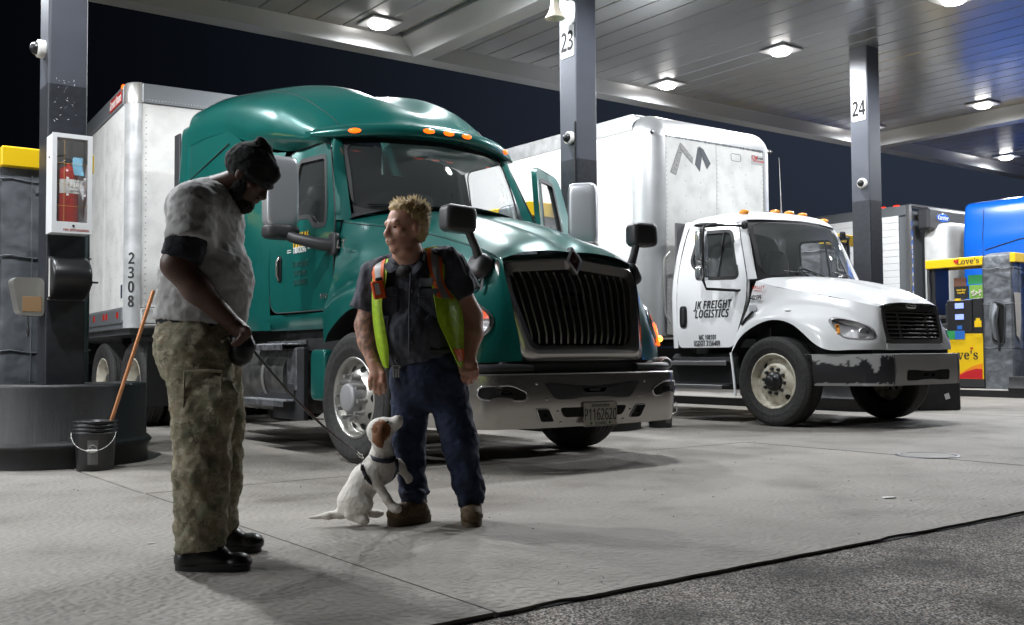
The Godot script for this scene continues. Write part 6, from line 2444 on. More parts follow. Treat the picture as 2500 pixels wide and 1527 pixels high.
func litter() -> void:
	var spots := [[300, 0, "a"]]
	var at := [[-1.62, -4.62, 0.03, 0.008, 0.4, "white_print", "small white paper scrap on the concrete behind the puppy's lane at left"], [2.15, -5.9, 0.07, 0.03, 0.2, "white_print", "white paper scrap lying on the concrete right of the chrome bumper"], [4.05, -5.15, 0.06, 0.025, 0.9, "white_print", "white scrap near the concrete edge at right"], [4.0, -4.35, 0.06, 0.015, -0.3, "white_print", "white stub lying on the dark asphalt at right"], [3.62, -3.95, 0.07, 0.016, -0.5, "black_print", "black strip of rubber lying on the asphalt at lower right"]]
	for q in at:
		var st := mb()
		box(st, Vector3(0, 0.003, 0), Vector3(q[2], 0.006, q[3]), 0.001)
		var y := -0.045 if q[1] > -4.5 and q[0] > 2 else 0.001
		solo("litter", st, M[q[5]], q[6], "litter", Vector3(q[0], y, q[1]), q[4], "scraps on the ground")
	# loose grit over the pad
	var st := mb()
	var r := RandomNumberGenerator.new()
	r.seed = 9
	for k in 300:
		var p := grid(r.randf_range(-3.5, 7.0), r.randf_range(1.0, 6.0))
		var s := r.randf_range(0.0015, 0.0045)
		ellipsoid(st, p + Vector3(0, s * 0.4, 0), Vector3(s, s * 0.6, s * r.randf_range(0.6, 1.5)), 5, 4, Basis(Vector3.UP, r.randf_range(0, 3)))
	var g := part(self, "grit", st, M.undercarriage)
	tag(g, "dark specks of grit scattered over the concrete", "grit", "", "stuff")

# ---------------------------------------------------------------- joints and radii of the figures
const M1_BASE := [-1.241, 0, -4.25]
const M1_BODY := [[1, -0.037, 1.369, 0, 0.11, 0.2, 0.15, 0, 0], [1, -0.044, 1.096, 0, 0.13, 0.2, 0.15, 0, 0], [0, -0.026, 0.857, 0.1, -0.001, 0.57, 0.14, 0.09, 0.07], [0, -0.001, 0.57, 0.14, -0.009, 0.083, 0.18, 0.07, 0.045], [0, -0.056, 0.858, -0.1, -0.019, 0.552, -0.13, 0.09, 0.07], [0, -0.019, 0.552, -0.13, -0.04, 0.09, -0.15, 0.07, 0.045], [0, -0.022, 1.449, 0.16, -0.086, 1.496, -0.16, 0.06, 0.06], [0, -0.028, 1.437, 0.185, -0.078, 1.204, 0.225, 0.066, 0.056], [0, -0.082, 1.199, 0.225, -0.005, 1.108, 0.21, 0.054, 0.053], [0, -0.005, 1.108, 0.21, 0.112, 0.978, 0.15, 0.052, 0.036], [0, -0.079, 1.491, -0.185, -0.141, 1.254, -0.23, 0.06, 0.05], [0, -0.141, 1.254, -0.23, 0.06, 1.032, -0.12, 0.05, 0.035]]
const M1_NECK := [[0, -0.004, 1.515, 0, 0.099, 1.566, 0, 0.068, 0.06], [0, -0.024, 1.486, 0, -0, 1.513, 0, 0.085, 0.07]]
const M1_HEAD := [[1, 0.1479, 1.624, -0, 0.077, 0.085, 0.097, -35, 90], [1, 0.1458, 1.546, 0, 0.058, 0.08, 0.06, -35, 90], [1, 0.1193, 1.514, 0, 0.052, 0.036, 0.05, -35, 90], [1, 0.1327, 1.47, 0, 0.022, 0.018, 0.018, -35, 90], [1, 0.1725, 1.538, -0.041, 0.024, 0.02, 0.022, -35, 90], [1, 0.1725, 1.538, 0.041, 0.024, 0.02, 0.022, -35, 90], [0, 0.2147, 1.563, 0.033, 0.2147, 1.563, -0.033, 0.0125, 0.0125], [0, 0.2166, 1.548, 0, 0.2073, 1.504, 0, 0.0085, 0.0125], [1, 0.196, 1.506, -0.011, 0.008, 0.0065, 0.009, -35, 90], [1, 0.196, 1.506, 0.011, 0.008, 0.0065, 0.009, -35, 90], [1, 0.177, 1.492, 0, 0.024, 0.006, 0.011, -35, 90], [1, 0.1677, 1.484, 0, 0.021, 0.0065, 0.011, -35, 90], [1, 0.129, 1.589, -0.079, 0.009, 0.028, 0.017, -35, 90], [1, 0.129, 1.589, 0.079, 0.009, 0.028, 0.017, -35, 90], [0, 0.107, 1.557, 0, -0.003, 1.51, 0, 0.056, 0.068]]
const M1_EYES := [[0.2027, 1.546, -0.03], [0.2027, 1.546, 0.03]]
const M1_BEANIE := [[1, 0.1526, 1.635, -0, 0.09, 0.093, 0.108, -35, 90], [1, 0.1491, 1.605, 0, 0.094, 0.034, 0.115, -35, 90], [0, 0.1688, 1.689, -0, 0.1934, 1.733, -0, 0.05, 0.02], [0, 0.1934, 1.733, -0, 0.224, 1.702, 0, 0.018, 0.018], [0, 0.2106, 1.696, 0, 0.2499, 1.596, 0, 0.022, 0.03]]
const M1_BEARD := [[1, 0.1224, 1.48, 0, 0.044, 0.04, 0.048, -35, 90], [1, 0.1163, 1.53, -0.052, 0.017, 0.05, 0.034, -35, 90], [1, 0.1163, 1.53, 0.052, 0.017, 0.05, 0.034, -35, 90], [0, 0.127, 1.462, 0, 0.1032, 1.442, 0, 0.028, 0.014], [1, 0.1874, 1.496, 0, 0.027, 0.0055, 0.008, -35, 90]]
const M2_HEADF := [[-0.17, 1.458, 0.13], -48, 1.06]
const M2_HEAD := [[1, -0.1621, 1.495, 0.1229, 0.0816, 0.0901, 0.1028, 0, -48], [1, -0.196, 1.426, 0.1534, 0.0615, 0.0848, 0.0636, 0, -48], [1, -0.1936, 1.382, 0.1513, 0.0551, 0.0382, 0.053, 0, -48], [1, -0.222, 1.352, 0.1768, 0.0233, 0.0191, 0.0191, 0, -48], [1, -0.1882, 1.435, 0.2049, 0.0254, 0.0212, 0.0233, 0, -48], [1, -0.2463, 1.435, 0.1403, 0.0254, 0.0212, 0.0233, 0, -48], [0, -0.2564, 1.482, 0.1607, -0.2096, 1.482, 0.2127, 0.01325, 0.01325], [0, -0.2409, 1.471, 0.1938, -0.2551, 1.426, 0.2066, 0.00901, 0.01325], [1, -0.2386, 1.422, 0.2075, 0.0085, 0.0069, 0.0095, 0, -48], [1, -0.2542, 1.422, 0.1901, 0.0085, 0.0069, 0.0095, 0, -48], [1, -0.2409, 1.398, 0.1938, 0.0254, 0.0064, 0.0117, 0, -48], [1, -0.2385, 1.385, 0.1917, 0.0223, 0.0069, 0.0117, 0, -48], [1, -0.11, 1.453, 0.1887, 0.0095, 0.0297, 0.018, 0, -48], [1, -0.2221, 1.453, 0.0642, 0.0095, 0.0297, 0.018, 0, -48], [0, -0.16, 1.365, 0.11, -0.156, 1.271, 0.07, 0.068, 0.085], [1, -0.172, 1.339, 0.15, 0.05, 0.035, 0.045, 0, 0]]
const M2_EYES := [[-0.213, 1.459, 0.2129], [-0.257, 1.459, 0.1641]]
const M2_BROWS := [[-0.1952, 1.48, 0.224], [-0.2341, 1.483, 0.2077], [-0.2661, 1.48, 0.1452], [-0.254, 1.483, 0.1856]]
const M2_MOUTH := [[-0.2548, 1.39, 0.1721], [-0.2492, 1.391, 0.2013], [-0.2207, 1.39, 0.2099]]
const M2_HAIR := [[1, -0.1495, 1.513, 0.1116, 0.088, 0.089, 0.0986, 0, -48], [1, -0.1227, 1.458, 0.0874, 0.0742, 0.0742, 0.053, 0, -48], [1, -0.1936, 1.564, 0.1513, 0.0636, 0.0265, 0.0477, 0, -48]]
const M1_HAND := [[0, 0.109, 0.981, 0.15, 0.144, 0.945, 0.13, 0.034, 0.036], [0, 0.141, 0.954, 0.15, 0.174, 0.918, 0.15, 0.016, 0.015], [0, 0.149, 0.955, 0.11, 0.174, 0.941, 0.13, 0.0125, 0.011], [0, 0.174, 0.941, 0.13, 0.178, 0.926, 0.165, 0.011, 0.01], [0, 0.178, 0.926, 0.165, 0.166, 0.926, 0.175, 0.01, 0.009], [0, 0.137, 0.939, 0.11, 0.163, 0.925, 0.13, 0.0125, 0.011], [0, 0.163, 0.925, 0.13, 0.167, 0.91, 0.165, 0.011, 0.01], [0, 0.167, 0.91, 0.165, 0.155, 0.91, 0.175, 0.01, 0.009], [0, 0.124, 0.926, 0.11, 0.149, 0.912, 0.13, 0.0125, 0.011], [0, 0.149, 0.912, 0.13, 0.154, 0.897, 0.165, 0.011, 0.01], [0, 0.154, 0.897, 0.165, 0.142, 0.897, 0.175, 0.01, 0.009], [0, 0.111, 0.917, 0.11, 0.136, 0.904, 0.13, 0.0125, 0.011], [0, 0.136, 0.904, 0.13, 0.141, 0.889, 0.165, 0.011, 0.01], [0, 0.141, 0.889, 0.165, 0.129, 0.889, 0.175, 0.01, 0.009], [0, 0.15, 0.954, 0.15, 0.183, 0.944, 0.17, 0.015, 0.013], [0, 0.183, 0.944, 0.17, 0.191, 0.926, 0.165, 0.013, 0.01]]
const M1_SHIRT := [[1, -0.028, 1.383, 0, 0.148, 0.19, 0.205, -6, 0], [1, -0.021, 1.164, 0, 0.176, 0.2, 0.205, 0, 0], [2, -0.039, 1.147, 0, -0.054, 0.98, 0, 0.186, 0.187], [0, -0.031, 1.448, 0.165, -0.089, 1.501, -0.17, 0.082, 0.082], [1, -0.012, 1.494, 0, 0.095, 0.06, 0.12, -25, 0], [1, -0.097, 1.456, 0, 0.09, 0.09, 0.16, 0, 0], [2, -0.031, 1.44, 0.185, -0.03, 1.29, 0.22, 0.088, 0.096], [2, -0.084, 1.491, -0.185, -0.112, 1.343, -0.22, 0.085, 0.09]]
const M1_UNDERSHIRT := [[2, -0.052, 1.053, 0, -0.055, 0.961, 0, 0.172, 0.175], [2, -0.031, 1.343, 0.215, -0.064, 1.222, 0.225, 0.083, 0.079]]
const M1_TROUSERS := [[1, -0.062, 0.883, 0, 0.168, 0.17, 0.2, 0, 0], [2, -0.056, 0.841, 0, -0.054, 0.983, 0, 0.165, 0.165], [0, -0.034, 0.844, 0.09, -0.001, 0.57, 0.14, 0.14, 0.112], [0, -0.001, 0.57, 0.14, 0.006, 0.37, 0.165, 0.112, 0.108], [2, 0.006, 0.37, 0.165, 0.012, 0.074, 0.185, 0.106, 0.094], [0, -0.043, 0.844, -0.1, -0.016, 0.552, -0.13, 0.135, 0.105], [0, -0.016, 0.552, -0.13, -0.023, 0.351, -0.145, 0.105, 0.1], [2, -0.023, 0.351, -0.145, -0.031, 0.088, -0.16, 0.1, 0.09], [1, 0.088, 0.655, 0.215, 0.075, 0.1, 0.035, 0, 0], [1, -0.117, 0.891, 0.06, 0.06, 0.09, 0.1, 0, 0]]
const M1_SHOES := [[0, -0.041, 0.035, 0.19, 0.158, 0.02, 0.2, 0.05, 0.036], [1, 0.166, 0.029, 0.2, 0.05, 0.04, 0.052, 0, 0], [1, -0.038, 0.056, 0.19, 0.05, 0.05, 0.045, 0, 0], [0, -0.007, 0.08, 0.185, 0.077, 0.05, 0.195, 0.05, 0.05], [0, -0.043, 0.043, -0.16, 0.112, 0.03, -0.17, 0.048, 0.036], [1, 0.122, 0.042, -0.17, 0.05, 0.04, 0.052, 0, 0], [0, -0.026, 0.088, -0.16, 0.043, 0.059, -0.165, 0.05, 0.048]]
const M1_HANDLE := [[0, 0.147, 0.886, 0.12, 0.147, 0.843, 0.12, 0.044, 0.046], [0, 0.133, 0.912, 0.13, 0.169, 0.909, 0.13, 0.02, 0.02], [0, 0.169, 0.909, 0.13, 0.178, 0.88, 0.125, 0.018, 0.03]]
const M1_FLAP := [[-0.118, 0.921, 0.12], [-0.224, 0.932, 0.08], [-0.195, 0.911, 0.1], [-0.163, 0.904, 0.14], [-0.099, 0.9, 0.19], [-0.082, 0.922, 0.2]]
const LEASH := [[0.177, 0.885, 0.12], [0.188, 0.876, 0.1]]
const M2_BASE := [-0.352, 0, -5.15]
const M2_BODY := [[1, -0.144, 1.151, 0.03, 0.15, 0.17, 0.09, 0, 0], [1, -0.118, 0.915, 0.05, 0.13, 0.14, 0.1, 0, 0], [0, -0.163, 0.731, 0.02, -0.169, 0.421, -0.03, 0.07, 0.055], [0, -0.169, 0.421, -0.03, -0.138, 0.074, -0.02, 0.055, 0.04], [0, 0.011, 0.72, 0.02, 0.086, 0.403, 0.02, 0.07, 0.055], [0, 0.086, 0.403, 0.02, 0.139, 0.059, -0.04, 0.055, 0.04], [0, -0.312, 1.223, 0.05, 0.028, 1.274, 0.02, 0.055, 0.055], [0, -0.331, 1.202, 0.06, -0.377, 0.988, 0.05, 0.058, 0.05], [0, -0.377, 0.988, 0.05, -0.36, 0.906, 0.07, 0.05, 0.05], [0, -0.36, 0.906, 0.07, -0.329, 0.799, 0.12, 0.048, 0.033], [0, 0.045, 1.247, 0.02, 0.141, 1.034, -0.01, 0.066, 0.058], [0, 0.141, 1.034, -0.01, 0.15, 0.944, 0.02, 0.056, 0.053], [0, 0.15, 0.944, 0.02, 0.141, 0.84, 0.07, 0.05, 0.036], [0, -0.156, 1.261, 0.07, -0.169, 1.34, 0.1, 0.08, 0.07]]
const M2_HAND_L := [[0, -0.327, 0.803, 0.12, -0.31, 0.747, 0.13, 0.033, 0.036], [0, -0.28, 0.743, 0.142, -0.274, 0.71, 0.154, 0.0125, 0.0115], [0, -0.274, 0.71, 0.154, -0.274, 0.68, 0.148, 0.0115, 0.0105], [0, -0.274, 0.68, 0.148, -0.277, 0.658, 0.128, 0.0105, 0.0085], [0, -0.299, 0.743, 0.142, -0.296, 0.706, 0.154, 0.0125, 0.0115], [0, -0.296, 0.706, 0.154, -0.297, 0.672, 0.148, 0.0115, 0.0105], [0, -0.297, 0.672, 0.148, -0.299, 0.647, 0.128, 0.0105, 0.0085], [0, -0.318, 0.743, 0.142, -0.318, 0.709, 0.154, 0.0125, 0.0115], [0, -0.318, 0.709, 0.154, -0.319, 0.678, 0.148, 0.0115, 0.0105], [0, -0.319, 0.678, 0.148, -0.322, 0.654, 0.128, 0.0105, 0.0085], [0, -0.337, 0.743, 0.142, -0.34, 0.716, 0.154, 0.0125, 0.0115], [0, -0.34, 0.716, 0.154, -0.341, 0.692, 0.148, 0.0115, 0.0105], [0, -0.341, 0.692, 0.148, -0.344, 0.673, 0.128, 0.0105, 0.0085], [0, -0.301, 0.783, 0.14, -0.278, 0.747, 0.16, 0.017, 0.014], [0, -0.278, 0.747, 0.16, -0.279, 0.713, 0.168, 0.0135, 0.0105]]
const M2_HAND_R := [[0, 0.141, 0.844, 0.07, 0.139, 0.795, 0.08, 0.033, 0.036], [0, 0.111, 0.791, 0.092, 0.107, 0.758, 0.104, 0.0125, 0.0115], [0, 0.107, 0.758, 0.104, 0.106, 0.728, 0.098, 0.0115, 0.0105], [0, 0.106, 0.728, 0.098, 0.105, 0.706, 0.078, 0.0105, 0.0085], [0, 0.13, 0.791, 0.092, 0.129, 0.754, 0.104, 0.0125, 0.0115], [0, 0.129, 0.754, 0.104, 0.128, 0.72, 0.098, 0.0115, 0.0105], [0, 0.128, 0.72, 0.098, 0.127, 0.694, 0.078, 0.0105, 0.0085], [0, 0.149, 0.791, 0.092, 0.151, 0.756, 0.104, 0.0125, 0.0115], [0, 0.151, 0.756, 0.104, 0.151, 0.725, 0.098, 0.0115, 0.0105], [0, 0.151, 0.725, 0.098, 0.15, 0.702, 0.078, 0.0105, 0.0085], [0, 0.169, 0.791, 0.092, 0.173, 0.763, 0.104, 0.0125, 0.0115], [0, 0.173, 0.763, 0.104, 0.174, 0.739, 0.098, 0.0115, 0.0105], [0, 0.174, 0.739, 0.098, 0.173, 0.72, 0.078, 0.0105, 0.0085], [0, 0.118, 0.824, 0.09, 0.098, 0.788, 0.11, 0.017, 0.014], [0, 0.098, 0.788, 0.11, 0.1, 0.754, 0.118, 0.0135, 0.0105]]
const M2_SHIRT := [[1, -0.142, 1.15, 0.05, 0.205, 0.2, 0.145, 0, 0], [1, -0.131, 0.951, 0.085, 0.178, 0.15, 0.165, 0, 0], [2, -0.128, 0.976, 0.05, -0.088, 0.825, 0.03, 0.165, 0.168], [0, -0.318, 1.239, 0.05, 0.019, 1.31, 0.01, 0.08, 0.08], [1, -0.149, 1.282, 0.02, 0.13, 0.07, 0.1, 0, 0], [2, -0.327, 1.214, 0.06, -0.375, 1.059, 0.05, 0.083, 0.084], [2, 0.04, 1.26, 0.02, 0.105, 1.132, 0, 0.092, 0.098]]
const M2_TROUSERS := [[1, -0.074, 0.751, 0.03, 0.172, 0.12, 0.145, 0, 0], [2, -0.074, 0.731, 0.03, -0.08, 0.841, 0.03, 0.16, 0.158], [0, -0.153, 0.71, 0.01, -0.173, 0.421, -0.03, 0.11, 0.08], [2, -0.173, 0.421, -0.03, -0.143, 0.089, -0.03, 0.078, 0.066], [0, 0.011, 0.709, 0.02, 0.086, 0.404, 0.03, 0.11, 0.088], [0, 0.086, 0.404, 0.03, 0.125, 0.197, 0, 0.086, 0.072], [2, 0.125, 0.197, 0, 0.139, 0.091, -0.03, 0.074, 0.062], [1, 0.14, 0.145, -0.01, 0.075, 0.035, 0.07, 0, 0], [1, -0.141, 0.149, 0.01, 0.074, 0.03, 0.07, 0, 0]]
const M2_BOOTS := [[0, -0.112, 0.04, -0.03, -0.217, 0.05, 0.06, 0.048, 0.042], [1, -0.221, 0.059, 0.065, 0.052, 0.045, 0.05, 0, 0], [0, -0.131, 0.086, -0.01, -0.174, 0.065, 0.03, 0.05, 0.045], [0, 0.137, 0.048, -0.07, 0.148, 0.044, 0.09, 0.05, 0.045], [1, 0.148, 0.05, 0.1, 0.052, 0.045, 0.055, 0, 0], [0, 0.139, 0.079, -0.04, 0.143, 0.058, 0.02, 0.052, 0.046]]
const M2_VEST_L := [[[-0.339, 1.293, 0.04], [-0.299, 1.311, 0.07], [-0.258, 1.316, 0.1]], [[-0.352, 1.26, 0.1], [-0.303, 1.265, 0.16], [-0.252, 1.268, 0.19]], [[-0.333, 1.185, 0.15], [-0.294, 1.182, 0.2], [-0.259, 1.187, 0.21]], [[-0.33, 1.094, 0.17], [-0.301, 1.088, 0.21], [-0.276, 1.087, 0.22]], [[-0.326, 0.985, 0.16], [-0.289, 0.977, 0.215], [-0.26, 0.972, 0.225]], [[-0.309, 0.875, 0.15], [-0.275, 0.87, 0.2], [-0.246, 0.87, 0.21]], [[-0.281, 0.789, 0.15], [-0.262, 0.775, 0.18], [-0.248, 0.779, 0.18]]]
const M2_VEST_R := [[[-0.083, 1.372, 0.06], [-0.032, 1.38, 0.04], [0.027, 1.365, 0]], [[-0.075, 1.296, 0.13], [-0.029, 1.296, 0.13], [0.023, 1.298, 0.1]], [[-0.041, 1.187, 0.185], [-0.006, 1.187, 0.18], [0.027, 1.19, 0.13]], [[-0.02, 1.1, 0.21], [0.034, 1.094, 0.19], [0.093, 1.09, 0.1]], [[-0.003, 1, 0.23], [0.058, 0.995, 0.2], [0.113, 0.997, 0.1]], [[0.036, 0.915, 0.225], [0.077, 0.911, 0.19], [0.114, 0.912, 0.1]], [[0.07, 0.84, 0.21], [0.094, 0.838, 0.18], [0.113, 0.842, 0.12]], [[0.096, 0.782, 0.19], [0.105, 0.776, 0.17], [0.112, 0.786, 0.14]]]
const M2_VEST_BACK := [[[-0.301, 1.305, 0.05], [-0.169, 1.345, -0.06], [-0.037, 1.378, 0.02]], [[-0.362, 1.207, -0.02], [-0.177, 1.215, -0.14], [0.04, 1.228, -0.05]], [[-0.362, 1.021, -0.02], [-0.179, 1.024, -0.15], [0.05, 1.019, -0.05]], [[-0.329, 0.855, 0], [-0.157, 0.833, -0.14], [0.082, 0.852, -0.02]]]
const M2_COLLAR := [[[-0.273, 1.271, 0.18], [-0.241, 1.234, 0.215], [-0.209, 1.246, 0.21]], [[-0.248, 1.295, 0.15], [-0.22, 1.275, 0.19], [-0.2, 1.275, 0.19]]]
const M2_COLLAR_R := [[[-0.143, 1.21, 0.2], [-0.096, 1.25, 0.195], [-0.081, 1.332, 0.13]], [[-0.123, 1.263, 0.165], [-0.103, 1.293, 0.165], [-0.094, 1.347, 0.12]]]
const M2_TEE := [[1, -0.171, 1.217, 0.12, 0.06, 0.075, 0.07, 0, 0]]
const M2_MISC := {"pager": [-0.29, 1.154, 0.235], "patch": [-0.065, 1.191, 0.185], "pocket": [-0.247, 1.148, 0.2], "keys": [-0.211, 0.838, 0.17], "placket_t": [-0.138, 1.235, 0.195], "placket_b": [-0.14, 0.853, 0.24], "pocket_r": [-0.054, 1.138, 0.2]}
const DG_BASE := [-0.751, 0, -5.07]
const DG_BODY := [[0, -0.037, 0.135, 0, 0.026, 0.241, 0, 0.078, 0.072], [0, 0.026, 0.241, 0, 0.09, 0.314, 0, 0.072, 0.064], [1, 0.11, 0.29, 0, 0.062, 0.075, 0.06, 0, 0], [1, -0.025, 0.127, 0, 0.065, 0.075, 0.075, 0, 0], [0, 0.09, 0.314, 0, 0.105, 0.401, 0, 0.056, 0.046], [1, 0.109, 0.371, 0, 0.05, 0.05, 0.048, 0, 0], [0, 0.055, 0.285, 0.04, 0.079, 0.245, 0.055, 0.038, 0.028], [0, 0.079, 0.245, 0.055, 0.135, 0.153, 0.055, 0.027, 0.018], [0, 0.135, 0.153, 0.055, 0.161, 0.116, 0.055, 0.019, 0.017], [1, 0.175, 0.106, 0.055, 0.027, 0.015, 0.022, -10, 0], [0, 0.147, 0.317, -0.03, 0.186, 0.3, -0.05, 0.034, 0.028], [0, 0.186, 0.3, -0.05, 0.224, 0.252, -0.05, 0.025, 0.019], [1, 0.236, 0.233, -0.05, 0.018, 0.026, 0.02, -25, 0], [1, -0, 0.134, 0.055, 0.058, 0.058, 0.035, -15, 0], [0, 0.038, 0.127, 0.06, -0.04, 0.08, 0.06, 0.03, 0.019], [0, -0.044, 0.072, 0.06, 0.009, 0.055, 0.065, 0.018, 0.017], [1, 0.021, 0.053, 0.068, 0.022, 0.015, 0.02, 0, 0], [0, -0.01, 0.102, -0.06, -0.02, 0.062, -0.06, 0.04, 0.022], [0, -0.02, 0.062, -0.06, 0.067, 0.062, -0.07, 0.02, 0.017], [1, 0.083, 0.063, -0.07, 0.024, 0.015, 0.02, 0, 0], [0, -0.065, 0.095, 0, -0.097, 0.073, 0, 0.03, 0.021], [0, -0.097, 0.073, 0, -0.16, 0.065, 0.01, 0.021, 0.015], [0, -0.16, 0.065, 0.01, -0.254, 0.056, 0.02, 0.015, 0.006], [1, 0.027, 0.049, 0.054, 0.012, 0.011, 0.007, 0, 0], [1, 0.183, 0.101, 0.041, 0.013, 0.011, 0.007, 0, 0], [1, 0.029, 0.051, 0.068, 0.012, 0.011, 0.007, 0, 0], [1, 0.185, 0.103, 0.055, 0.013, 0.011, 0.007, 0, 0], [1, 0.031, 0.054, 0.082, 0.012, 0.011, 0.007, 0, 0], [1, 0.186, 0.106, 0.069, 0.013, 0.011, 0.007, 0, 0]]
const DG_HEAD := [[1, 0.095, 0.483, 0.02, 0.064, 0.06, 0.056, 30, 0], [0, 0.107, 0.402, 0.02, 0.101, 0.457, 0.03, 0.045, 0.048], [0, 0.123, 0.493, 0.02, 0.181, 0.525, 0.03, 0.038, 0.026], [0, 0.133, 0.472, 0.02, 0.185, 0.511, 0.03, 0.024, 0.019], [1, 0.187, 0.531, 0.03, 0.024, 0.021, 0.027, 30, 0], [1, 0.119, 0.513, 0.02, 0.034, 0.028, 0.045, 30, 0], [1, 0.131, 0.459, 0.05, 0.03, 0.026, 0.018, 0, 0], [1, 0.124, 0.454, -0.01, 0.03, 0.026, 0.018, 0, 0]]
const DG_EAR := [[0.08, 0.508, 0.07], [0.115, 0.515, 0.078], [0.134, 0.477, 0.086], [0.128, 0.438, 0.086], [0.117, 0.398, 0.078], [0.091, 0.406, 0.08], [0.067, 0.432, 0.078], [0.068, 0.473, 0.074]]
const DG_EAR2 := [[0.058, 0.488, -0.045], [0.07, 0.5, -0.05], [0.056, 0.447, -0.06], [0.038, 0.423, -0.055], [0.031, 0.431, -0.05], [0.043, 0.464, -0.05]]
const DG_MISC := {"nose": [0.179, 0.547, 0.03], "eye": [0.141, 0.525, 0.062], "eye2": [0.131, 0.522, -0.02], "patch": [0.11, 0.485, 0.075], "clip": [0.012, 0.335, 0]}
const DG_COLLAR := [[0.038, 0.359, 0], [0.066, 0.35, 0.058], [0.106, 0.34, 0.071], [0.143, 0.335, 0.064], [0.167, 0.339, 0.033], [0.172, 0.345, -0.01], [0.138, 0.353, -0.06], [0.082, 0.361, -0.065], [0.045, 0.363, -0.04]]
const DG_GIRTH := [[0.009, 0.33, 0.01], [0.019, 0.304, 0.065], [0.038, 0.264, 0.083], [0.061, 0.235, 0.083], [0.093, 0.217, 0.07], [0.129, 0.22, 0.035]]
const DG_CHEST := [[0.179, 0.339, 0.03], [0.186, 0.3, 0.058], [0.174, 0.261, 0.066], [0.154, 0.237, 0.062], [0.128, 0.22, 0.045]]
const DG_CHEST2 := [[0.171, 0.336, 0], [0.179, 0.278, -0.02], [0.187, 0.273, -0.04]]
const LEASH_W := [[-1.055, 0.872, -4.14], [-0.767, 0.363, -5.05], [-0.738, 0.334, -5.06]]

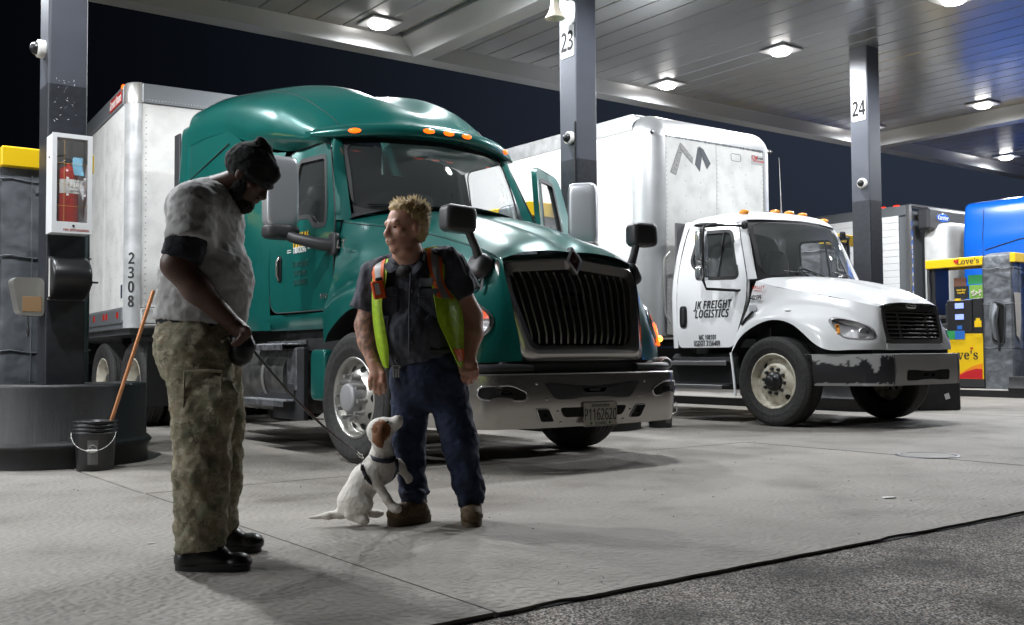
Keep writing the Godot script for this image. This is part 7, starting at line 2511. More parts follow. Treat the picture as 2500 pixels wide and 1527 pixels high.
# ---------------------------------------------------------------- bodies: a smooth distance field meshed with surface nets
# prim: [0 capsule | 2 capsule cut flat at its end, a, b, ra, rb] or [1 ellipsoid, centre, radii, tilt, yaw]
func skin(st: SurfaceTool, prims: Array, cell: float, k: float, shade: Callable = none, folds: Callable = none, floor_y := -9.0) -> void:
	var pad := 4.5 * k + cell
	var lo := Vector3(1e9, 1e9, 1e9)
	var hi := -lo
	var boxes := []
	for p in prims:
		var a := Vector3(p[1], p[2], p[3])
		var l: Vector3
		var h: Vector3
		if p[0] == 1:
			var m: float = maxf(p[4], maxf(p[5], p[6]))
			l = a - Vector3(m, m, m); h = a + Vector3(m, m, m)
		else:
			var b := Vector3(p[4], p[5], p[6])
			l = (a - Vector3.ONE * p[7]).min(b - Vector3.ONE * p[8])
			h = (a + Vector3.ONE * p[7]).max(b + Vector3.ONE * p[8])
		l -= Vector3.ONE * pad; h += Vector3.ONE * pad
		boxes.append([l, h])
		lo = lo.min(l); hi = hi.max(h)
	var nx := int((hi.x - lo.x) / cell) + 3
	var ny := int((hi.y - lo.y) / cell) + 3
	var nz := int((hi.z - lo.z) / cell) + 3
	var W := PackedFloat32Array()
	W.resize(nx * ny * nz)
	var ik := -1.0 / k
	for n in prims.size():
		var p: Array = prims[n]
		var i0: Vector3 = ((boxes[n][0] - lo) / cell).floor()
		var i1: Vector3 = ((boxes[n][1] - lo) / cell).ceil()
		var a := Vector3(p[1], p[2], p[3])
		var kind: int = p[0]
		if kind == 1:
			var rad := Vector3(p[4], p[5], p[6])
			var inv := (Basis(Vector3(0, 0, 1), deg_to_rad(p[7])) * Basis(Vector3.UP, deg_to_rad(p[8]))).inverse()
			var ir := Vector3.ONE / rad
			var ir2 := ir * ir
			for z in range(int(i0.z), int(i1.z) + 1):
				for y in range(int(i0.y), int(i1.y) + 1):
					var at := (z * ny + y) * nx
					for x in range(int(i0.x), int(i1.x) + 1):
						var q := inv * (lo + Vector3(x, y, z) * cell - a)
						var k0 := (q * ir).length()
						var d := k0 * (k0 - 1.0) / maxf((q * ir2).length(), 1e-4)
						if d < pad: W[at + x] += exp(d * ik)
		else:
			var b := Vector3(p[4], p[5], p[6])
			var ba := b - a
			var il := 1.0 / maxf(ba.length_squared(), 1e-8)
			var len_ := ba.length()
			var ra: float = p[7]
			var dr: float = p[8] - p[7]
			for z in range(int(i0.z), int(i1.z) + 1):
				for y in range(int(i0.y), int(i1.y) + 1):
					var at := (z * ny + y) * nx
					for x in range(int(i0.x), int(i1.x) + 1):
						var q := lo + Vector3(x, y, z) * cell - a
						var t := q.dot(ba) * il
						var h := clampf(t, 0.0, 1.0)
						var d := (q - ba * h).length() - ra - dr * h
						if kind == 2 and t > 0.5:
							d = maxf((q - ba * t).length() - ra - dr * minf(t, 1.0), (t - 1.0) * len_)
						if d < pad: W[at + x] += exp(d * ik)
	if floor_y > -8.0:
		var cut := (floor_y - lo.y) / cell
		for y in ny:
			if y < cut:
				var lim := exp((cut - y) * cell * ik)
				for z in nz:
					var at := (z * ny + y) * nx
					for x in nx: W[at + x] = minf(W[at + x], lim)
	# surface nets
	var ids := {}
	var verts := PackedVector3Array()
	var sy := nx
	var sz := nx * ny
	var corner := [0, 1, sy, sy + 1, sz, sz + 1, sz + sy, sz + sy + 1]
	var cpos := [Vector3(0, 0, 0), Vector3(1, 0, 0), Vector3(0, 1, 0), Vector3(1, 1, 0), Vector3(0, 0, 1), Vector3(1, 0, 1), Vector3(0, 1, 1), Vector3(1, 1, 1)]
	var edges := [[0, 1], [2, 3], [4, 5], [6, 7], [0, 2], [1, 3], [4, 6], [5, 7], [0, 4], [1, 5], [2, 6], [3, 7]]
	var quads := PackedInt32Array()
	for z in nz - 1:
		for y in ny - 1:
			var at := (z * ny + y) * nx
			for x in nx - 1:
				var i := at + x
				var w0 := W[i]
				var s := 0
				if w0 > 1.0: s = 1
				if W[i + 1] > 1.0: s += 1
				if W[i + sy] > 1.0: s += 1
				if W[i + sy + 1] > 1.0: s += 1
				if W[i + sz] > 1.0: s += 1
				if W[i + sz + 1] > 1.0: s += 1
				if W[i + sz + sy] > 1.0: s += 1
				if W[i + sz + sy + 1] > 1.0: s += 1
				if s == 0 or s == 8: continue
				var f := []
				for c in corner:
					var w := W[i + c]
					f.append(-k * log(w) if w > 1e-9 else 0.3)
				var sum := Vector3.ZERO
				var cnt := 0
				for e in edges:
					var fa: float = f[e[0]]
					var fb: float = f[e[1]]
					if (fa < 0.0) != (fb < 0.0):
						sum += cpos[e[0]].lerp(cpos[e[1]], fa / (fa - fb))
						cnt += 1
				ids[i] = verts.size()
				verts.append(lo + (Vector3(x, y, z) + sum / cnt) * cell)
				var ins := w0 > 1.0
				if y > 0 and z > 0 and ins != (W[i + 1] > 1.0):
					quads.append_array([i, i - sy, i - sy - sz, i - sz] if ins else [i, i - sz, i - sy - sz, i - sy])
				if x > 0 and z > 0 and ins != (W[i + sy] > 1.0):
					quads.append_array([i, i - sz, i - 1 - sz, i - 1] if ins else [i, i - 1, i - 1 - sz, i - sz])
				if x > 0 and y > 0 and ins != (W[i + sz] > 1.0):
					quads.append_array([i, i - 1, i - 1 - sy, i - sy] if ins else [i, i - sy, i - 1 - sy, i - 1])
	if folds.is_valid():
		var nor := PackedVector3Array()
		nor.resize(verts.size())
		for q in range(0, quads.size(), 4):
			if not (ids.has(quads[q]) and ids.has(quads[q + 1]) and ids.has(quads[q + 2]) and ids.has(quads[q + 3])): continue
			var n := (verts[ids[quads[q + 2]]] - verts[ids[quads[q]]]).cross(verts[ids[quads[q + 3]]] - verts[ids[quads[q + 1]]])
			for c in 4: nor[ids[quads[q + c]]] += n
		for v in verts.size(): verts[v] += nor[v].normalized() * folds.call(verts[v], nor[v].normalized())
	soft(st)
	var cols := []
	if shade.is_valid():
		for v in verts: cols.append(shade.call(v))
	for q in range(0, quads.size(), 4):
		if not (ids.has(quads[q]) and ids.has(quads[q + 1]) and ids.has(quads[q + 2]) and ids.has(quads[q + 3])): continue
		for c in [0, 2, 1, 0, 3, 2]:
			var id: int = ids[quads[q + c]]
			if cols: st.set_color(cols[id])
			st.add_vertex(verts[id])

func cloth_noise(seed_: int) -> FastNoiseLite:
	var n := FastNoiseLite.new()
	n.seed = seed_
	n.frequency = 1.0
	n.fractal_octaves = 2
	return n

func w3(a: Array) -> Vector3:
	return Vector3(a[0], a[1], a[2])

func pts3(a: Array) -> Array:
	var o := []
	for p in a: o.append(w3(p))
	return o

func cloth_sheet(parent: Node3D, called: String, rows: Array, nu: int, nv: int, m: Material, thick := 0.004) -> MeshInstance3D:
	# two faces and the edges between them
	var st := mb()
	var P := []
	for i in nu + 1:
		var line := []
		for j in nv + 1: line.append(net_point(rows, float(i) / nu, float(j) / nv))
		P.append(line)
	var Q := []
	for i in nu + 1:
		var line := []
		for j in nv + 1:
			var du: Vector3 = P[mini(i + 1, nu)][j] - P[maxi(i - 1, 0)][j]
			var dv: Vector3 = P[i][mini(j + 1, nv)] - P[i][maxi(j - 1, 0)]
			line.append(P[i][j] - du.cross(dv).normalized() * thick)
		Q.append(line)
	soft(st)
	for i in nu:
		for j in nv:
			quad(st, P[i][j], P[i + 1][j], P[i + 1][j + 1], P[i][j + 1])
			quad(st, Q[i][j], Q[i][j + 1], Q[i + 1][j + 1], Q[i + 1][j])
	soft(st, 2)
	for i in nu:
		quad(st, P[i][0], Q[i][0], Q[i + 1][0], P[i + 1][0])
		quad(st, P[i][nv], P[i + 1][nv], Q[i + 1][nv], Q[i][nv])
	for j in nv:
		quad(st, P[0][j], P[0][j + 1], Q[0][j + 1], Q[0][j])
		quad(st, P[nu][j], Q[nu][j], Q[nu][j + 1], P[nu][j + 1])
	return part(parent, called, st, m)

func people_materials() -> void:
	var fine := noise_tex(71, 0.2, 256, [], 3, 2.0)
	var sk := mat("skin", w1, 0.5)
	sk.vertex_color_use_as_albedo = true
	sk.subsurf_scatter_enabled = true
	sk.subsurf_scatter_strength = 0.1
	var fur := mat("fur", w1, 0.75)
	fur.vertex_color_use_as_albedo = true
	fur.rim_enabled = true
	fur.rim = 0.25
	weather(fur, noise_tex(74, 0.05, 256, [[0.0, grey(0.86)], [1.0, w1]], 4), 5.0, null, 1.0, noise_tex(75, 0.12, 256, [], 3, 4.0), 0.5, false)
	var ts := mat("tshirt", Color(0.5, 0.495, 0.49), 0.9)
	weather(ts, noise_tex(72, 0.03, 256, [[0.0, grey(0.86)], [1.0, w1]], 4), 2.0, null, 1.0, noise_tex(73, 0.015, 512, [], 4, 8.0), 0.5, false)
	ts.rim_enabled = true; ts.rim = 0.3
	var nv := mat("navy_cloth", Color(0.012, 0.014, 0.022), 0.9)
	weather(nv, noise_tex(72, 0.03, 256, [[0.0, grey(0.8)], [1.0, w1]], 4), 2.0, null, 1.0, noise_tex(73, 0.015, 512, [], 4, 8.0), 0.6, false)
	var bn := mat("beanie_knit", Color(0.024, 0.026, 0.026), 0.95)
	weather(bn, noise_tex(72, 0.03, 256, [[0.0, grey(0.7)], [1.0, w1]], 4), 6.0, null, 1.0, fine, 0.7, false)
	bn.rim_enabled = true; bn.rim = 0.5
	mat("beard_black", Color(0.006, 0.005, 0.005), 0.85)
	mat("leather_black", Color(0.012, 0.012, 0.013), 0.35)
	var wk := mat("work_shirt", Color(0.062, 0.065, 0.085), 0.85)
	weather(wk, noise_tex(76, 0.03, 256, [[0.0, grey(0.8)], [1.0, w1]], 4), 2.0, null, 1.0, noise_tex(77, 0.014, 512, [], 4, 9.0), 0.6, false)
	var jn := mat("denim", Color(0.012, 0.021, 0.055), 0.85)
	weather(jn, noise_tex(78, 0.02, 256, [[0.0, grey(0.6)], [0.5, w1], [1.0, Color(1.5, 1.5, 1.45)]], 5), 1.5, null, 1.0, noise_tex(79, 0.013, 512, [], 4, 9.0), 0.6, false)
	var bo := mat("boot_tan", Color(0.26, 0.175, 0.09), 0.75)
	weather(bo, noise_tex(80, 0.04, 256, [[0.0, grey(0.5)], [1.0, w1]], 4), 4.0, null, 1.0, fine, 0.4, false)
	mat("sole", Color(0.1, 0.07, 0.04), 0.8)
	var hv := mat("hi_vis", Color(0.42, 0.66, 0.012), 0.6)
	weather(hv, noise_tex(72, 0.03, 256, [[0.0, grey(0.82)], [1.0, w1]], 4), 3.0, null, 1.0, noise_tex(73, 0.015, 512, [], 4, 8.0), 0.6, false)
	mat("hi_orange", Color(0.78, 0.13, 0.02), 0.6)
	mat("silver_tape", Color(0.3, 0.29, 0.28), 0.5)
	mat("orange_plastic", Color(0.75, 0.09, 0.012), 0.4)
	mat("grey_tee", Color(0.085, 0.085, 0.085), 0.9)
	mat("harness_navy", Color(0.01, 0.01, 0.022), 0.7)
	mat("eye_dark", Color(0.008, 0.006, 0.005), 0.1)
	mat("mouth_dark", Color(0.09, 0.02, 0.018), 0.5)
	mat("hair_blond", Color(0.5, 0.36, 0.17), 0.55)
	# woodland print, laid on in the cloth's own axes
	var img := Image.create(512, 512, false, Image.FORMAT_RGB8)
	var n1 := cloth_noise(5)
	var n2 := cloth_noise(15)
	n1.fractal_octaves = 4
	n2.fractal_octaves = 5
	n1.frequency = 0.022; n2.frequency = 0.05
	var i1 := n1.get_seamless_image(512, 512)
	var i2 := n2.get_seamless_image(512, 512)
	for y in 512:
		for x in 512:
			var a := i1.get_pixel(x, y).r
			var b := i2.get_pixel(x, y).r
			var c := Color(0.56, 0.52, 0.41)
			if a > 0.56: c = Color(0.44, 0.40, 0.30)
			if b > 0.60: c = Color(0.36, 0.38, 0.27)
			if a < 0.40: c = Color(0.47, 0.40, 0.30)
			if b < 0.36: c = Color(0.66, 0.62, 0.52)
			if absf(a - 0.5) < 0.018: c = Color(0.27, 0.235, 0.17)
			if absf(b - 0.47) < 0.012: c = Color(0.29, 0.28, 0.2)
			img.set_pixel(x, y, c.lerp(Color(0.6, 0.6, 0.54), 0.3))
	var cam_ := mat("camo_cloth", Color(1.0, 1.0, 1.0), 0.88)
	weather(cam_, ImageTexture.create_from_image(img), 0.6, null, 1.0, noise_tex(81, 0.012, 512, [], 4, 9.0), 0.6, false)

func person_in_shirt() -> void:
	var t := thing("person", "person in dark beanie, grey t-shirt and camouflage trousers holding the leash", "person", w3(M1_BASE), 0.0)
	var dark := func(p: Vector3) -> Color:
		return Color(0.095, 0.05, 0.032)
	var st := mb()
	skin(st, M1_BODY, 0.013, 0.014, dark)
	skin(st, M1_NECK, 0.009, 0.012, dark)
	skin(st, M1_HEAD, 0.0042, 0.006, dark)
	skin(st, M1_HAND, 0.004, 0.004, dark)
	part(t, "body", st, M.skin)
	var n := cloth_noise(3)
	var fold := func(p: Vector3, nn: Vector3) -> float:
		var a := n.get_noise_3d(p.x * 9.0 + p.y * 5.0, p.y * 13.0, p.z * 9.0)
		return 0.007 * a + 0.005 * n.get_noise_3d(p.x * 20.0, p.y * 40.0 + p.x * 22.0, p.z * 20.0)
	st = mb()
	skin(st, M1_SHIRT, 0.011, 0.016, none, fold)
	part(t, "t_shirt", st, M.tshirt)
	st = mb()
	skin(st, M1_UNDERSHIRT, 0.011, 0.008, none, fold)
	part(t, "undershirt", st, M.navy_cloth)
	var leg := func(p: Vector3, nn: Vector3) -> float:
		var low := smoothstep(0.75, 0.1, p.y)
		return (0.010 + 0.006 * low) * n.get_noise_3d(p.x * 8.0, p.y * 9.0 + p.x * 4.0, p.z * 8.0) + 0.005 * n.get_noise_3d(p.x * 22.0, p.y * 30.0, p.z * 22.0)
	st = mb()
	skin(st, M1_TROUSERS, 0.012, 0.014, none, leg)
	part(t, "trousers", st, M.camo_cloth)
	# the flap of the back pocket, pulled out
	st = mb()
	var f := pts3(M1_FLAP)
	fan(st, f, 1)
	var g := []
	for p in f: g.append(p + Vector3(0, -0.012, 0.008))
	fan(st, g, 2)
	band(st, f, g, true, 3)
	part(t, "pocket_flap", st, M.camo_cloth)
	st = mb()
	var base := Vector3(0.03, 0.78, 0.245)
	tube(st, [base + Vector3(-0.07, 0.0, 0), base + Vector3(0.0, 0.005, 0.012), base + Vector3(0.075, 0.0, -0.01)], 0.006, 6)
	tube(st, [base + Vector3(-0.07, 0, 0), base + Vector3(-0.075, -0.2, 0.0), base + Vector3(0.06, -0.21, 0.0), base + Vector3(0.075, 0, -0.01)], 0.004, 6)
	part(t, "cargo_pocket", st, M.camo_cloth)
	st = mb()
	skin(st, M1_SHOES, 0.008, 0.008, none, none, 0.022)
	part(t, "shoe_uppers", st, M.leather_black)
	for s in [0, 1]:
		st = mb()
		var a := w3([M1_SHOES[[0, 4][s]][1], 0, M1_SHOES[[0, 4][s]][3]])
		var b := w3([M1_SHOES[[0, 4][s]][4], 0, M1_SHOES[[0, 4][s]][6]])
		var fw := (b - a).normalized()
		var sd := Vector3(-fw.z, 0, fw.x)
		var outl := []
		for k in 28:
			var an := TAU * k / 28.0
			outl.append((a + b) / 2 + fw * (cos(an) * ((b - a).length() / 2 + 0.05)) + sd * (signf(sin(an)) * pow(absf(sin(an)), 0.7) * (0.05 + 0.008 * cos(an))))
		var up := []
		for p in outl: up.append(p + Vector3(0, 0.034, 0))
		band(st, outl, up, true, 1)
		fan(st, up, 2)
		part(t, "shoe_sole", st, M.leather_black)
	st = mb()
	var knit := func(p: Vector3, nn: Vector3) -> float: return 0.004 * n.get_noise_3d(p.x * 30.0, p.y * 30.0, p.z * 30.0)
	skin(st, M1_BEANIE, 0.0055, 0.008, none, knit)
	part(t, "beanie", st, M.beanie_knit)
	st = mb()
	var hairy := func(p: Vector3, nn: Vector3) -> float: return 0.005 * n.get_noise_3d(p.x * 90.0, p.y * 60.0, p.z * 90.0)
	skin(st, M1_BEARD, 0.005, 0.006, none, hairy)
	part(t, "beard", st, M.beard_black)
	for e in M1_EYES:
		st = mb()
		ellipsoid(st, w3(e), Vector3(0.012, 0.008, 0.012))
		part(t, "eye", st, M.eye_dark)
	# neckline
	st = mb()
	var ring := []
	var nc := w3([M1_NECK[1][1], M1_NECK[1][2], M1_NECK[1][3]])
	var ax := (w3([M1_NECK[0][4], M1_NECK[0][5], M1_NECK[0][6]]) - w3([M1_NECK[0][1], M1_NECK[0][2], M1_NECK[0][3]])).normalized()
	var fr := frame_of(ax)
	for k in 25: ring.append(nc + ax * 0.045 + (fr.x * cos(TAU * k / 24.0) + fr.y * sin(TAU * k / 24.0)) * 0.083)
	tube(st, ring, 0.007, 6, false)
	part(t, "neckband", st, M.navy_cloth)
	# leash: reel in the hand, cord, clip
	var l := thing("dog_leash", "black retractable leash running from the standing man's hand to the puppy's back", "leash", w3(M1_BASE), 0.0)
	st = mb()
	skin(st, M1_HANDLE, 0.006, 0.008)
	part(l, "reel", st, M.black_plastic)
	st = mb()
	var p0 := w3(LEASH_W[0]) - w3(M1_BASE)
	var p1 := w3(LEASH_W[1]) - w3(M1_BASE)
	var p2 := w3(LEASH_W[2]) - w3(M1_BASE)
	var c := []
	for k in 17:
		var u := k / 16.0
		c.append(p0.lerp(p1, u) + Vector3(0, -0.035 * sin(PI * u), 0))
	tube(st, c, 0.0055, 6)
	part(l, "cord", st, M.black_plastic)
	st = mb()
	tube(st, [p1, p1.lerp(p2, 0.4), p1.lerp(p2, 0.5) + Vector3(0.004, 0, 0.01), p2], [0.006, 0.007, 0.011, 0.005], 8)
	part(l, "clip", st, M.brushed_metal)

func person_in_vest() -> void:
	var t := thing("person", "blond person in a lime safety vest and jeans bending over the puppy", "person", w3(M2_BASE), 0.0)
	var n := cloth_noise(9)
	var flesh := func(p: Vector3) -> Color:
		var c := Color(0.52, 0.3, 0.215)
		var r := n.get_noise_3d(p.x * 18.0, p.y * 18.0, p.z * 18.0)
		c = c.lerp(Color(0.52, 0.23, 0.16), clampf(0.35 + r, 0.0, 0.7))
		# inked forearm
		if p.x < -0.28 and p.y < 1.05 and p.y > 0.82:
			var q := n.get_noise_3d(p.x * 40.0, p.y * 26.0, p.z * 40.0)
			if q > -0.02: c = c.lerp(Color(0.09, 0.075, 0.065), 0.62)
		return c
	var st := mb()
	skin(st, M2_BODY, 0.012, 0.013, flesh)
	skin(st, M2_HEAD, 0.0042, 0.006, flesh)
	skin(st, M2_HAND_L, 0.0038, 0.004, flesh)
	skin(st, M2_HAND_R, 0.0038, 0.004, flesh)
	part(t, "body", st, M.skin)
	var fold := func(p: Vector3, nn: Vector3) -> float:
		return 0.012 * n.get_noise_3d(p.x * 14.0, p.y * 5.0, p.z * 12.0) + 0.004 * n.get_noise_3d(p.x * 34.0, p.y * 14.0, p.z * 30.0)
	st = mb()
	skin(st, M2_SHIRT, 0.010, 0.014, none, fold)
	var sh := part(t, "work_shirt", st, M.work_shirt)
	st = mb()
	skin(st, M2_TEE, 0.009, 0.01)
	part(t, "undershirt", st, M.grey_tee)
	for c in [M2_COLLAR, M2_COLLAR_R]:
		var rows := []
		for r in c: rows.append(pts3(r))
		cloth_sheet(sh, "collar", rows, 6, 8, M.work_shirt, 0.006)
	var mi: Dictionary = M2_MISC
	# shirt front: button band, buttons, pockets
	st = mb()
	var b0 := w3(mi.placket_t)
	var b1 := w3(mi.placket_b)
	var pl := []
	for k in 9: pl.append(b0.lerp(b1, k / 8.0) + Vector3(0, 0, 0.035 * sin(PI * k / 8.0)))
	tube(st, pl, 0.006, 6)
	part(sh, "button_band", st, M.work_shirt)
	for k in 6:
		st = mb()
		ellipsoid(st, b0.lerp(b1, 0.08 + 0.16 * k) + Vector3(0.012, 0, 0.04 * sin(PI * (0.08 + 0.16 * k)) + 0.004), Vector3(0.006, 0.006, 0.003), 8, 6)
		part(sh, "button", st, M.dark_plastic)
	for q in [["pocket", 0.0], ["pocket_r", 0.0]]:
		st = mb()
		var c: Vector3 = w3(mi[q[0]])
		box(st, c, Vector3(0.1, 0.045, 0.012), 0.005)
		box(st, c + Vector3(0, -0.07, -0.004), Vector3(0.095, 0.1, 0.01), 0.004)
		part(sh, "chest_pocket", st, M.work_shirt)
	st = mb()
	box(st, w3(mi.patch), Vector3(0.07, 0.045, 0.008), 0.003)
	part(sh, "name_patch", st, M.rail_grey)
	var leg := func(p: Vector3, nn: Vector3) -> float:
		var low := smoothstep(0.4, 0.05, p.y)
		return (0.008 + 0.009 * low) * n.get_noise_3d(p.x * 9.0, p.y * 12.0 + p.x * 5.0, p.z * 9.0) + 0.004 * n.get_noise_3d(p.x * 24.0, p.y * 34.0, p.z * 24.0)
	st = mb()
	skin(st, M2_TROUSERS, 0.0105, 0.012, none, leg)
	part(t, "jeans", st, M.denim)
	st = mb()
	skin(st, M2_BOOTS, 0.008, 0.008, none, func(p, nn): return 0.004 * n.get_noise_3d(p.x * 40.0, p.y * 50.0, p.z * 40.0), 0.02)
	part(t, "boot_uppers", st, M.boot_tan)
	for s in [0, 3]:
		st = mb()
		var a := w3([M2_BOOTS[s][1], 0, M2_BOOTS[s][3]])
		var b := w3([M2_BOOTS[s][4], 0, M2_BOOTS[s][6]])
		var fw := (b - a).normalized()
		var sd := Vector3(-fw.z, 0, fw.x)
		var outl := []
		for k in 28:
			var an := TAU * k / 28.0
			outl.append((a + b) / 2 + fw * (cos(an) * ((b - a).length() / 2 + 0.055)) + sd * (signf(sin(an)) * pow(absf(sin(an)), 0.7) * (0.052 + 0.006 * cos(an))))
		var up := []
		for p in outl: up.append(p + Vector3(0, 0.036, 0))
		band(st, outl, up, true, 1)
		fan(st, up, 2)
		part(t, "boot_sole", st, M.sole)
	# belt
	st = mb()
	var ring := []
	for k in 29: ring.append(Vector3(-0.078 + 0.166 * cos(TAU * k / 28.0), 0.862, 0.03 + 0.162 * sin(TAU * k / 28.0)))
	tube(st, ring, 0.015, 6, false)
	part(t, "belt", st, M.leather_black)
	# vest
	var vr := []
	for r in M2_VEST_R: vr.append(pts3(r))
	var vl := []
	for r in M2_VEST_L: vl.append(pts3(r))
	var vb := []
	for r in M2_VEST_BACK: vb.append(pts3(r))
	for rows in [vr, vl]:
		for r in rows.size():
			for k in 3: rows[r][k] += Vector3(0, 0, 0.012 * n.get_noise_2d(r * 3.0, k * 5.0))
	var v := cloth_sheet(t, "vest", vr, 30, 10, M.hi_vis)
	cloth_sheet(t, "vest", vl, 30, 8, M.hi_vis)
	cloth_sheet(t, "vest", vb, 14, 14, M.hi_vis)
	var strip := func(rows: Array, u0: float, u1: float, a: float, b: float, m: Material, called: String) -> void:
		var q := []
		for k in 9:
			var u := lerpf(u0, u1, k / 8.0)
			var line := []
			for j in 3:
				var w := lerpf(a, b, j / 2.0)
				var p := net_point(rows, u, w)
				var du := net_point(rows, u + 0.01, w) - net_point(rows, u - 0.01, w)
				var dv := net_point(rows, u, w + 0.02) - net_point(rows, u, w - 0.02)
				var nn := du.cross(dv).normalized()
				if nn.z < 0: nn = -nn
				line.append(p + nn * 0.005)
			q.append(line)
		cloth_sheet(v, called, q, 16, 4, m, 0.003)
	strip.call(vr, 0.02, 0.40, 0.14, 0.34, M.hi_orange, "orange_band")
	strip.call(vr, 0.02, 0.40, 0.34, 0.70, M.silver_tape, "reflective_band")
	strip.call(vr, 0.02, 0.40, 0.70, 0.86, M.hi_orange, "orange_band")
	strip.call(vr, 0.80, 0.93, 0.15, 0.95, M.hi_orange, "orange_band")
	strip.call(vl, 0.02, 0.36, 0.18, 0.36, M.hi_orange, "orange_band")
	strip.call(vl, 0.02, 0.36, 0.36, 0.68, M.silver_tape, "reflective_band")
	strip.call(vl, 0.02, 0.36, 0.68, 0.84, M.hi_orange, "orange_band")
	# face details
	for e in M2_EYES:
		st = mb()
		ellipsoid(st, w3(e), Vector3(0.009, 0.0045, 0.006))
		part(t, "eye", st, M.eye_dark)
	for k in 2:
		st = mb()
		tube(st, [w3(M2_BROWS[2 * k]), w3(M2_BROWS[2 * k + 1])], [0.003, 0.0045], 6)
		part(t, "eyebrow", st, M.hair_blond)
	st = mb()
	tube(st, pts3(M2_MOUTH), [0.003, 0.0055, 0.003], 6)
	part(t, "mouth", st, M.mouth_dark)
	# short spiky hair
	st = mb()
	skin(st, M2_HAIR, 0.006, 0.008, none, func(p, nn): return 0.007 * n.get_noise_3d(p.x * 70.0, p.y * 40.0, p.z * 70.0))
	var r := RandomNumberGenerator.new()
	r.seed = 6
	var hb := Basis(Vector3.UP, deg_to_rad(M2_HEADF[1])) * float(M2_HEADF[2])
	var ho := w3(M2_HEADF[0])
	soft(st)
	for k in 900:
		var d := Vector3(r.randf_range(-1, 1), r.randf_range(-0.5, 1), r.randf_range(-1, 1)).normalized()
		if d.z > 0.3 and d.y < 0.62: continue
		if d.z > -0.1 and d.y < 0.1: continue
		var root := Vector3(0, 0.05, -0.024) + d * Vector3(0.083, 0.086, 0.095)
		var le := r.randf_range(0.016, 0.036) * (0.45 + 0.8 * clampf(d.y + 0.2, 0, 1))
		var tip := root + (d + Vector3(r.randf_range(-0.5, 0.5), r.randf_range(0.1, 0.8), r.randf_range(-0.4, 0.5))).normalized() * le
		var f := frame_of(tip - root)
		var q := []
		for j in 4: q.append(ho + hb * (root - d * 0.008 + (f.x * cos(TAU * j / 4) + f.y * sin(TAU * j / 4)) * 0.0048))
		for j in 4: tri(st, q[j], q[(j + 1) % 4], ho + hb * tip)
	part(t, "hair", st, M.hair_blond)
	# things he carries
	var pg := thing("pager", "orange plastic device with a white label clipped to the safety vest", "pager", w3(M2_BASE) + w3(mi.pager), 0.25)
	st = mb()
	box(st, Vector3.ZERO, Vector3(0.06, 0.088, 0.026), 0.006)
	var pb := part(pg, "case", st, M.orange_plastic)
	st = mb()
	box(st, Vector3(-0.006, 0.004, 0.0135), Vector3(0.022, 0.055, 0.002), 0.0)
	part(pg, "label", st, M.sign_white)
	st = mb()
	box(st, Vector3(0.012, 0.048, 0.0), Vector3(0.035, 0.02, 0.02), 0.004)
	part(pg, "clip", st, M.dark_plastic)
	pg.rotation.z = 0.2
	var ky := thing("key_bunch", "bunch of keys hanging from the belt of the man in the vest", "keys", w3(M2_BASE) + w3(mi.keys), 0.0)
	st = mb()
	tube(st, [Vector3(-0.004, 0.01, 0), Vector3(-0.012, -0.02, 0.004), Vector3(0.008, -0.045, 0.006), Vector3(0.004, -0.012, 0.0)], 0.003, 6)
	part(ky, "ring", st, M.chrome)
	for k in 3:
		st = mb()
		cyl(st, Vector3(-0.012 + 0.011 * k, -0.058, 0.006), Vector3(-0.012 + 0.011 * k, -0.058, 0.009), 0.01, -1, 10)
		box(st, Vector3(-0.013 + 0.012 * k, -0.085, 0.0075), Vector3(0.007, 0.045, 0.003), 0.001)
		part(ky, "key", st, M.brushed_metal)

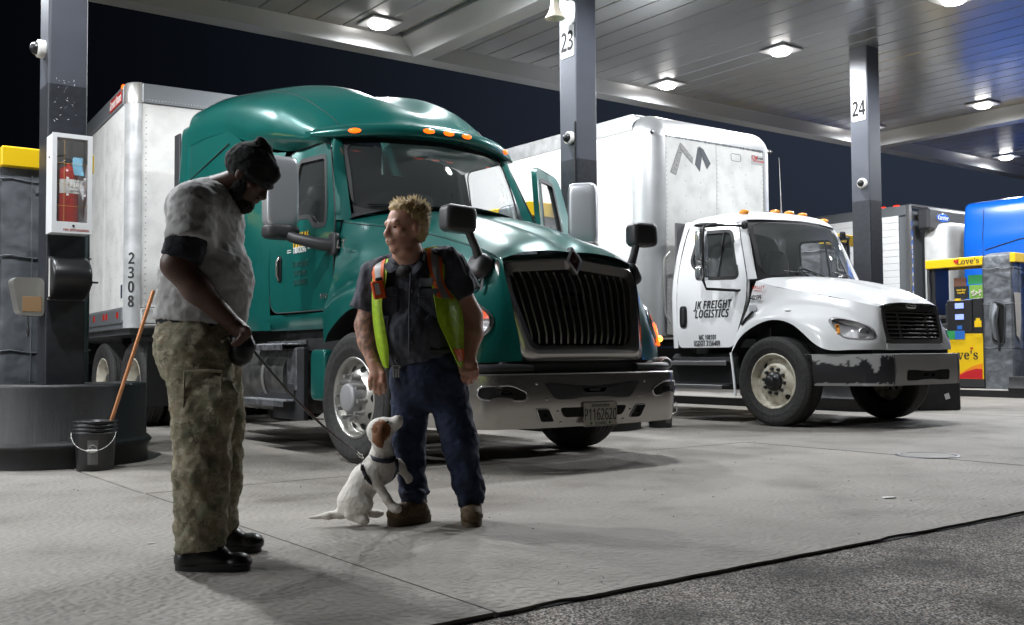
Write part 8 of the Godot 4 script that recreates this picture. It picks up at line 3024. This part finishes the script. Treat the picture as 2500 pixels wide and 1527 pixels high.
func puppy() -> void:
	var t := thing("puppy", "white puppy with a brown ear patch sitting up with a paw on the man's boot", "dog", w3(DG_BASE), 0.0)
	var n := cloth_noise(2)
	var pc := w3(DG_MISC.patch)
	var coat := func(p: Vector3) -> Color:
		var c := Color(0.78, 0.74, 0.68)
		c = c.lerp(Color(0.6, 0.5, 0.42), clampf(n.get_noise_3d(p.x * 12.0, p.y * 12.0, p.z * 12.0) * 0.6, 0, 1))
		var d := ((p - pc) * Vector3(1.0, 0.9, 0.8)).length() + 0.01 * n.get_noise_3d(p.x * 50.0, p.y * 50.0, p.z * 50.0)
		if p.z > 0.0: c = c.lerp(Color(0.26, 0.095, 0.03), smoothstep(0.052, 0.042, d))
		return c
	var st := mb()
	skin(st, DG_BODY, 0.0065, 0.009, coat, func(p, nn): return 0.0025 * n.get_noise_3d(p.x * 40.0, p.y * 30.0, p.z * 40.0), 0.012)
	skin(st, DG_HEAD, 0.0045, 0.007, coat)
	part(t, "body", st, M.fur)
	t.position.y = -0.012
	for q in [[DG_EAR, Color(0.22, 0.085, 0.03)], [DG_EAR2, Color(0.66, 0.6, 0.54)]]:
		st = mb()
		var a := pts3(q[0])
		var b := []
		for p in a: b.append(p - Vector3(0, 0, 0.01))
		var m := Vector3.ZERO
		for p in a: m += p / a.size()
		st.set_color(q[1])
		soft(st)
		for i in a.size():
			var j := (i + 1) % a.size()
			tri(st, m + Vector3(0, 0, 0.008), a[i], a[j])
			tri(st, m - Vector3(0, 0, 0.012), b[j], b[i])
			quad(st, a[i], b[i], b[j], a[j])
		part(t, "ear", st, M.fur)
	st = mb()
	ellipsoid(st, w3(DG_MISC.nose) + Vector3(0.008, 0.002, 0), Vector3(0.011, 0.009, 0.013))
	part(t, "nose", st, M.eye_dark)
	for e in ["eye", "eye2"]:
		st = mb()
		ellipsoid(st, w3(DG_MISC[e]), Vector3(0.008, 0.006, 0.006))
		part(t, "eye", st, M.eye_dark)
	st = mb()
	for q in [DG_COLLAR, DG_GIRTH, DG_CHEST, DG_CHEST2]:
		var a := pts3(q)
		var c := []
		for k in 25: c.append(curve(a, k / 24.0, q == DG_COLLAR))
		for k in c.size() - 1:
			var w := Vector3(0, 0.011, 0) if q == DG_COLLAR else Vector3(0.008, 0.004, 0)
			var o := Vector3(0, 0, 0.003)
			soft(st)
			quad(st, c[k] - w + o, c[k + 1] - w + o, c[k + 1] + w + o, c[k] + w + o)
			quad(st, c[k] - w - o, c[k] + w - o, c[k + 1] + w - o, c[k + 1] - w - o)
			quad(st, c[k] + w + o, c[k + 1] + w + o, c[k + 1] + w - o, c[k] + w - o)
			quad(st, c[k] - w + o, c[k] - w - o, c[k + 1] - w - o, c[k + 1] - w + o)
	part(t, "harness", st, M.harness_navy)
	st = mb()
	for k in 2: box(st, w3(DG_GIRTH[1 + k]) + Vector3(0.0, 0, 0.008), Vector3(0.018, 0.028, 0.012), 0.004)
	part(t, "buckle", st, M.black_plastic)

func _ready() -> void:
	view_and_sky()
	make_materials()
	pavement()
	canopy()
	lamps()
	columns()
	column_fittings()
	island(0.0, "island with a black rounded steel nose at left behind the bucket", 0.63)
	island(5.53, "island with a black rounded nose under the column signed 23", 0.38)
	island(11.06, "island with a black steel nose right of the box truck", 0.40)
	island(16.6, "far right fuel island with a dark kerb under the fuel dispenser", 0.38)
	lid()
	truck_materials()
	tractor()
	trailer_materials()
	trailer()
	box_truck()
	reefer_and_blue_truck()
	dispenser_materials()
	dispenser(0.0, -0.55, "tarp wrapped fuel dispenser with a yellow top at the left edge")
	dispenser(5.53, -0.55, "tarp wrapped fuel dispenser behind the open door of the green truck")
	dispenser(11.06, -0.55, "tarp wrapped fuel dispenser seen through the box truck's windows")
	dispenser(16.6, -0.55, "fuel dispenser with yellow signs and a grey tarp at the right edge")
	buckets()
	litter()
	people_materials()
	person_in_shirt()
	person_in_vest()
	puppy()
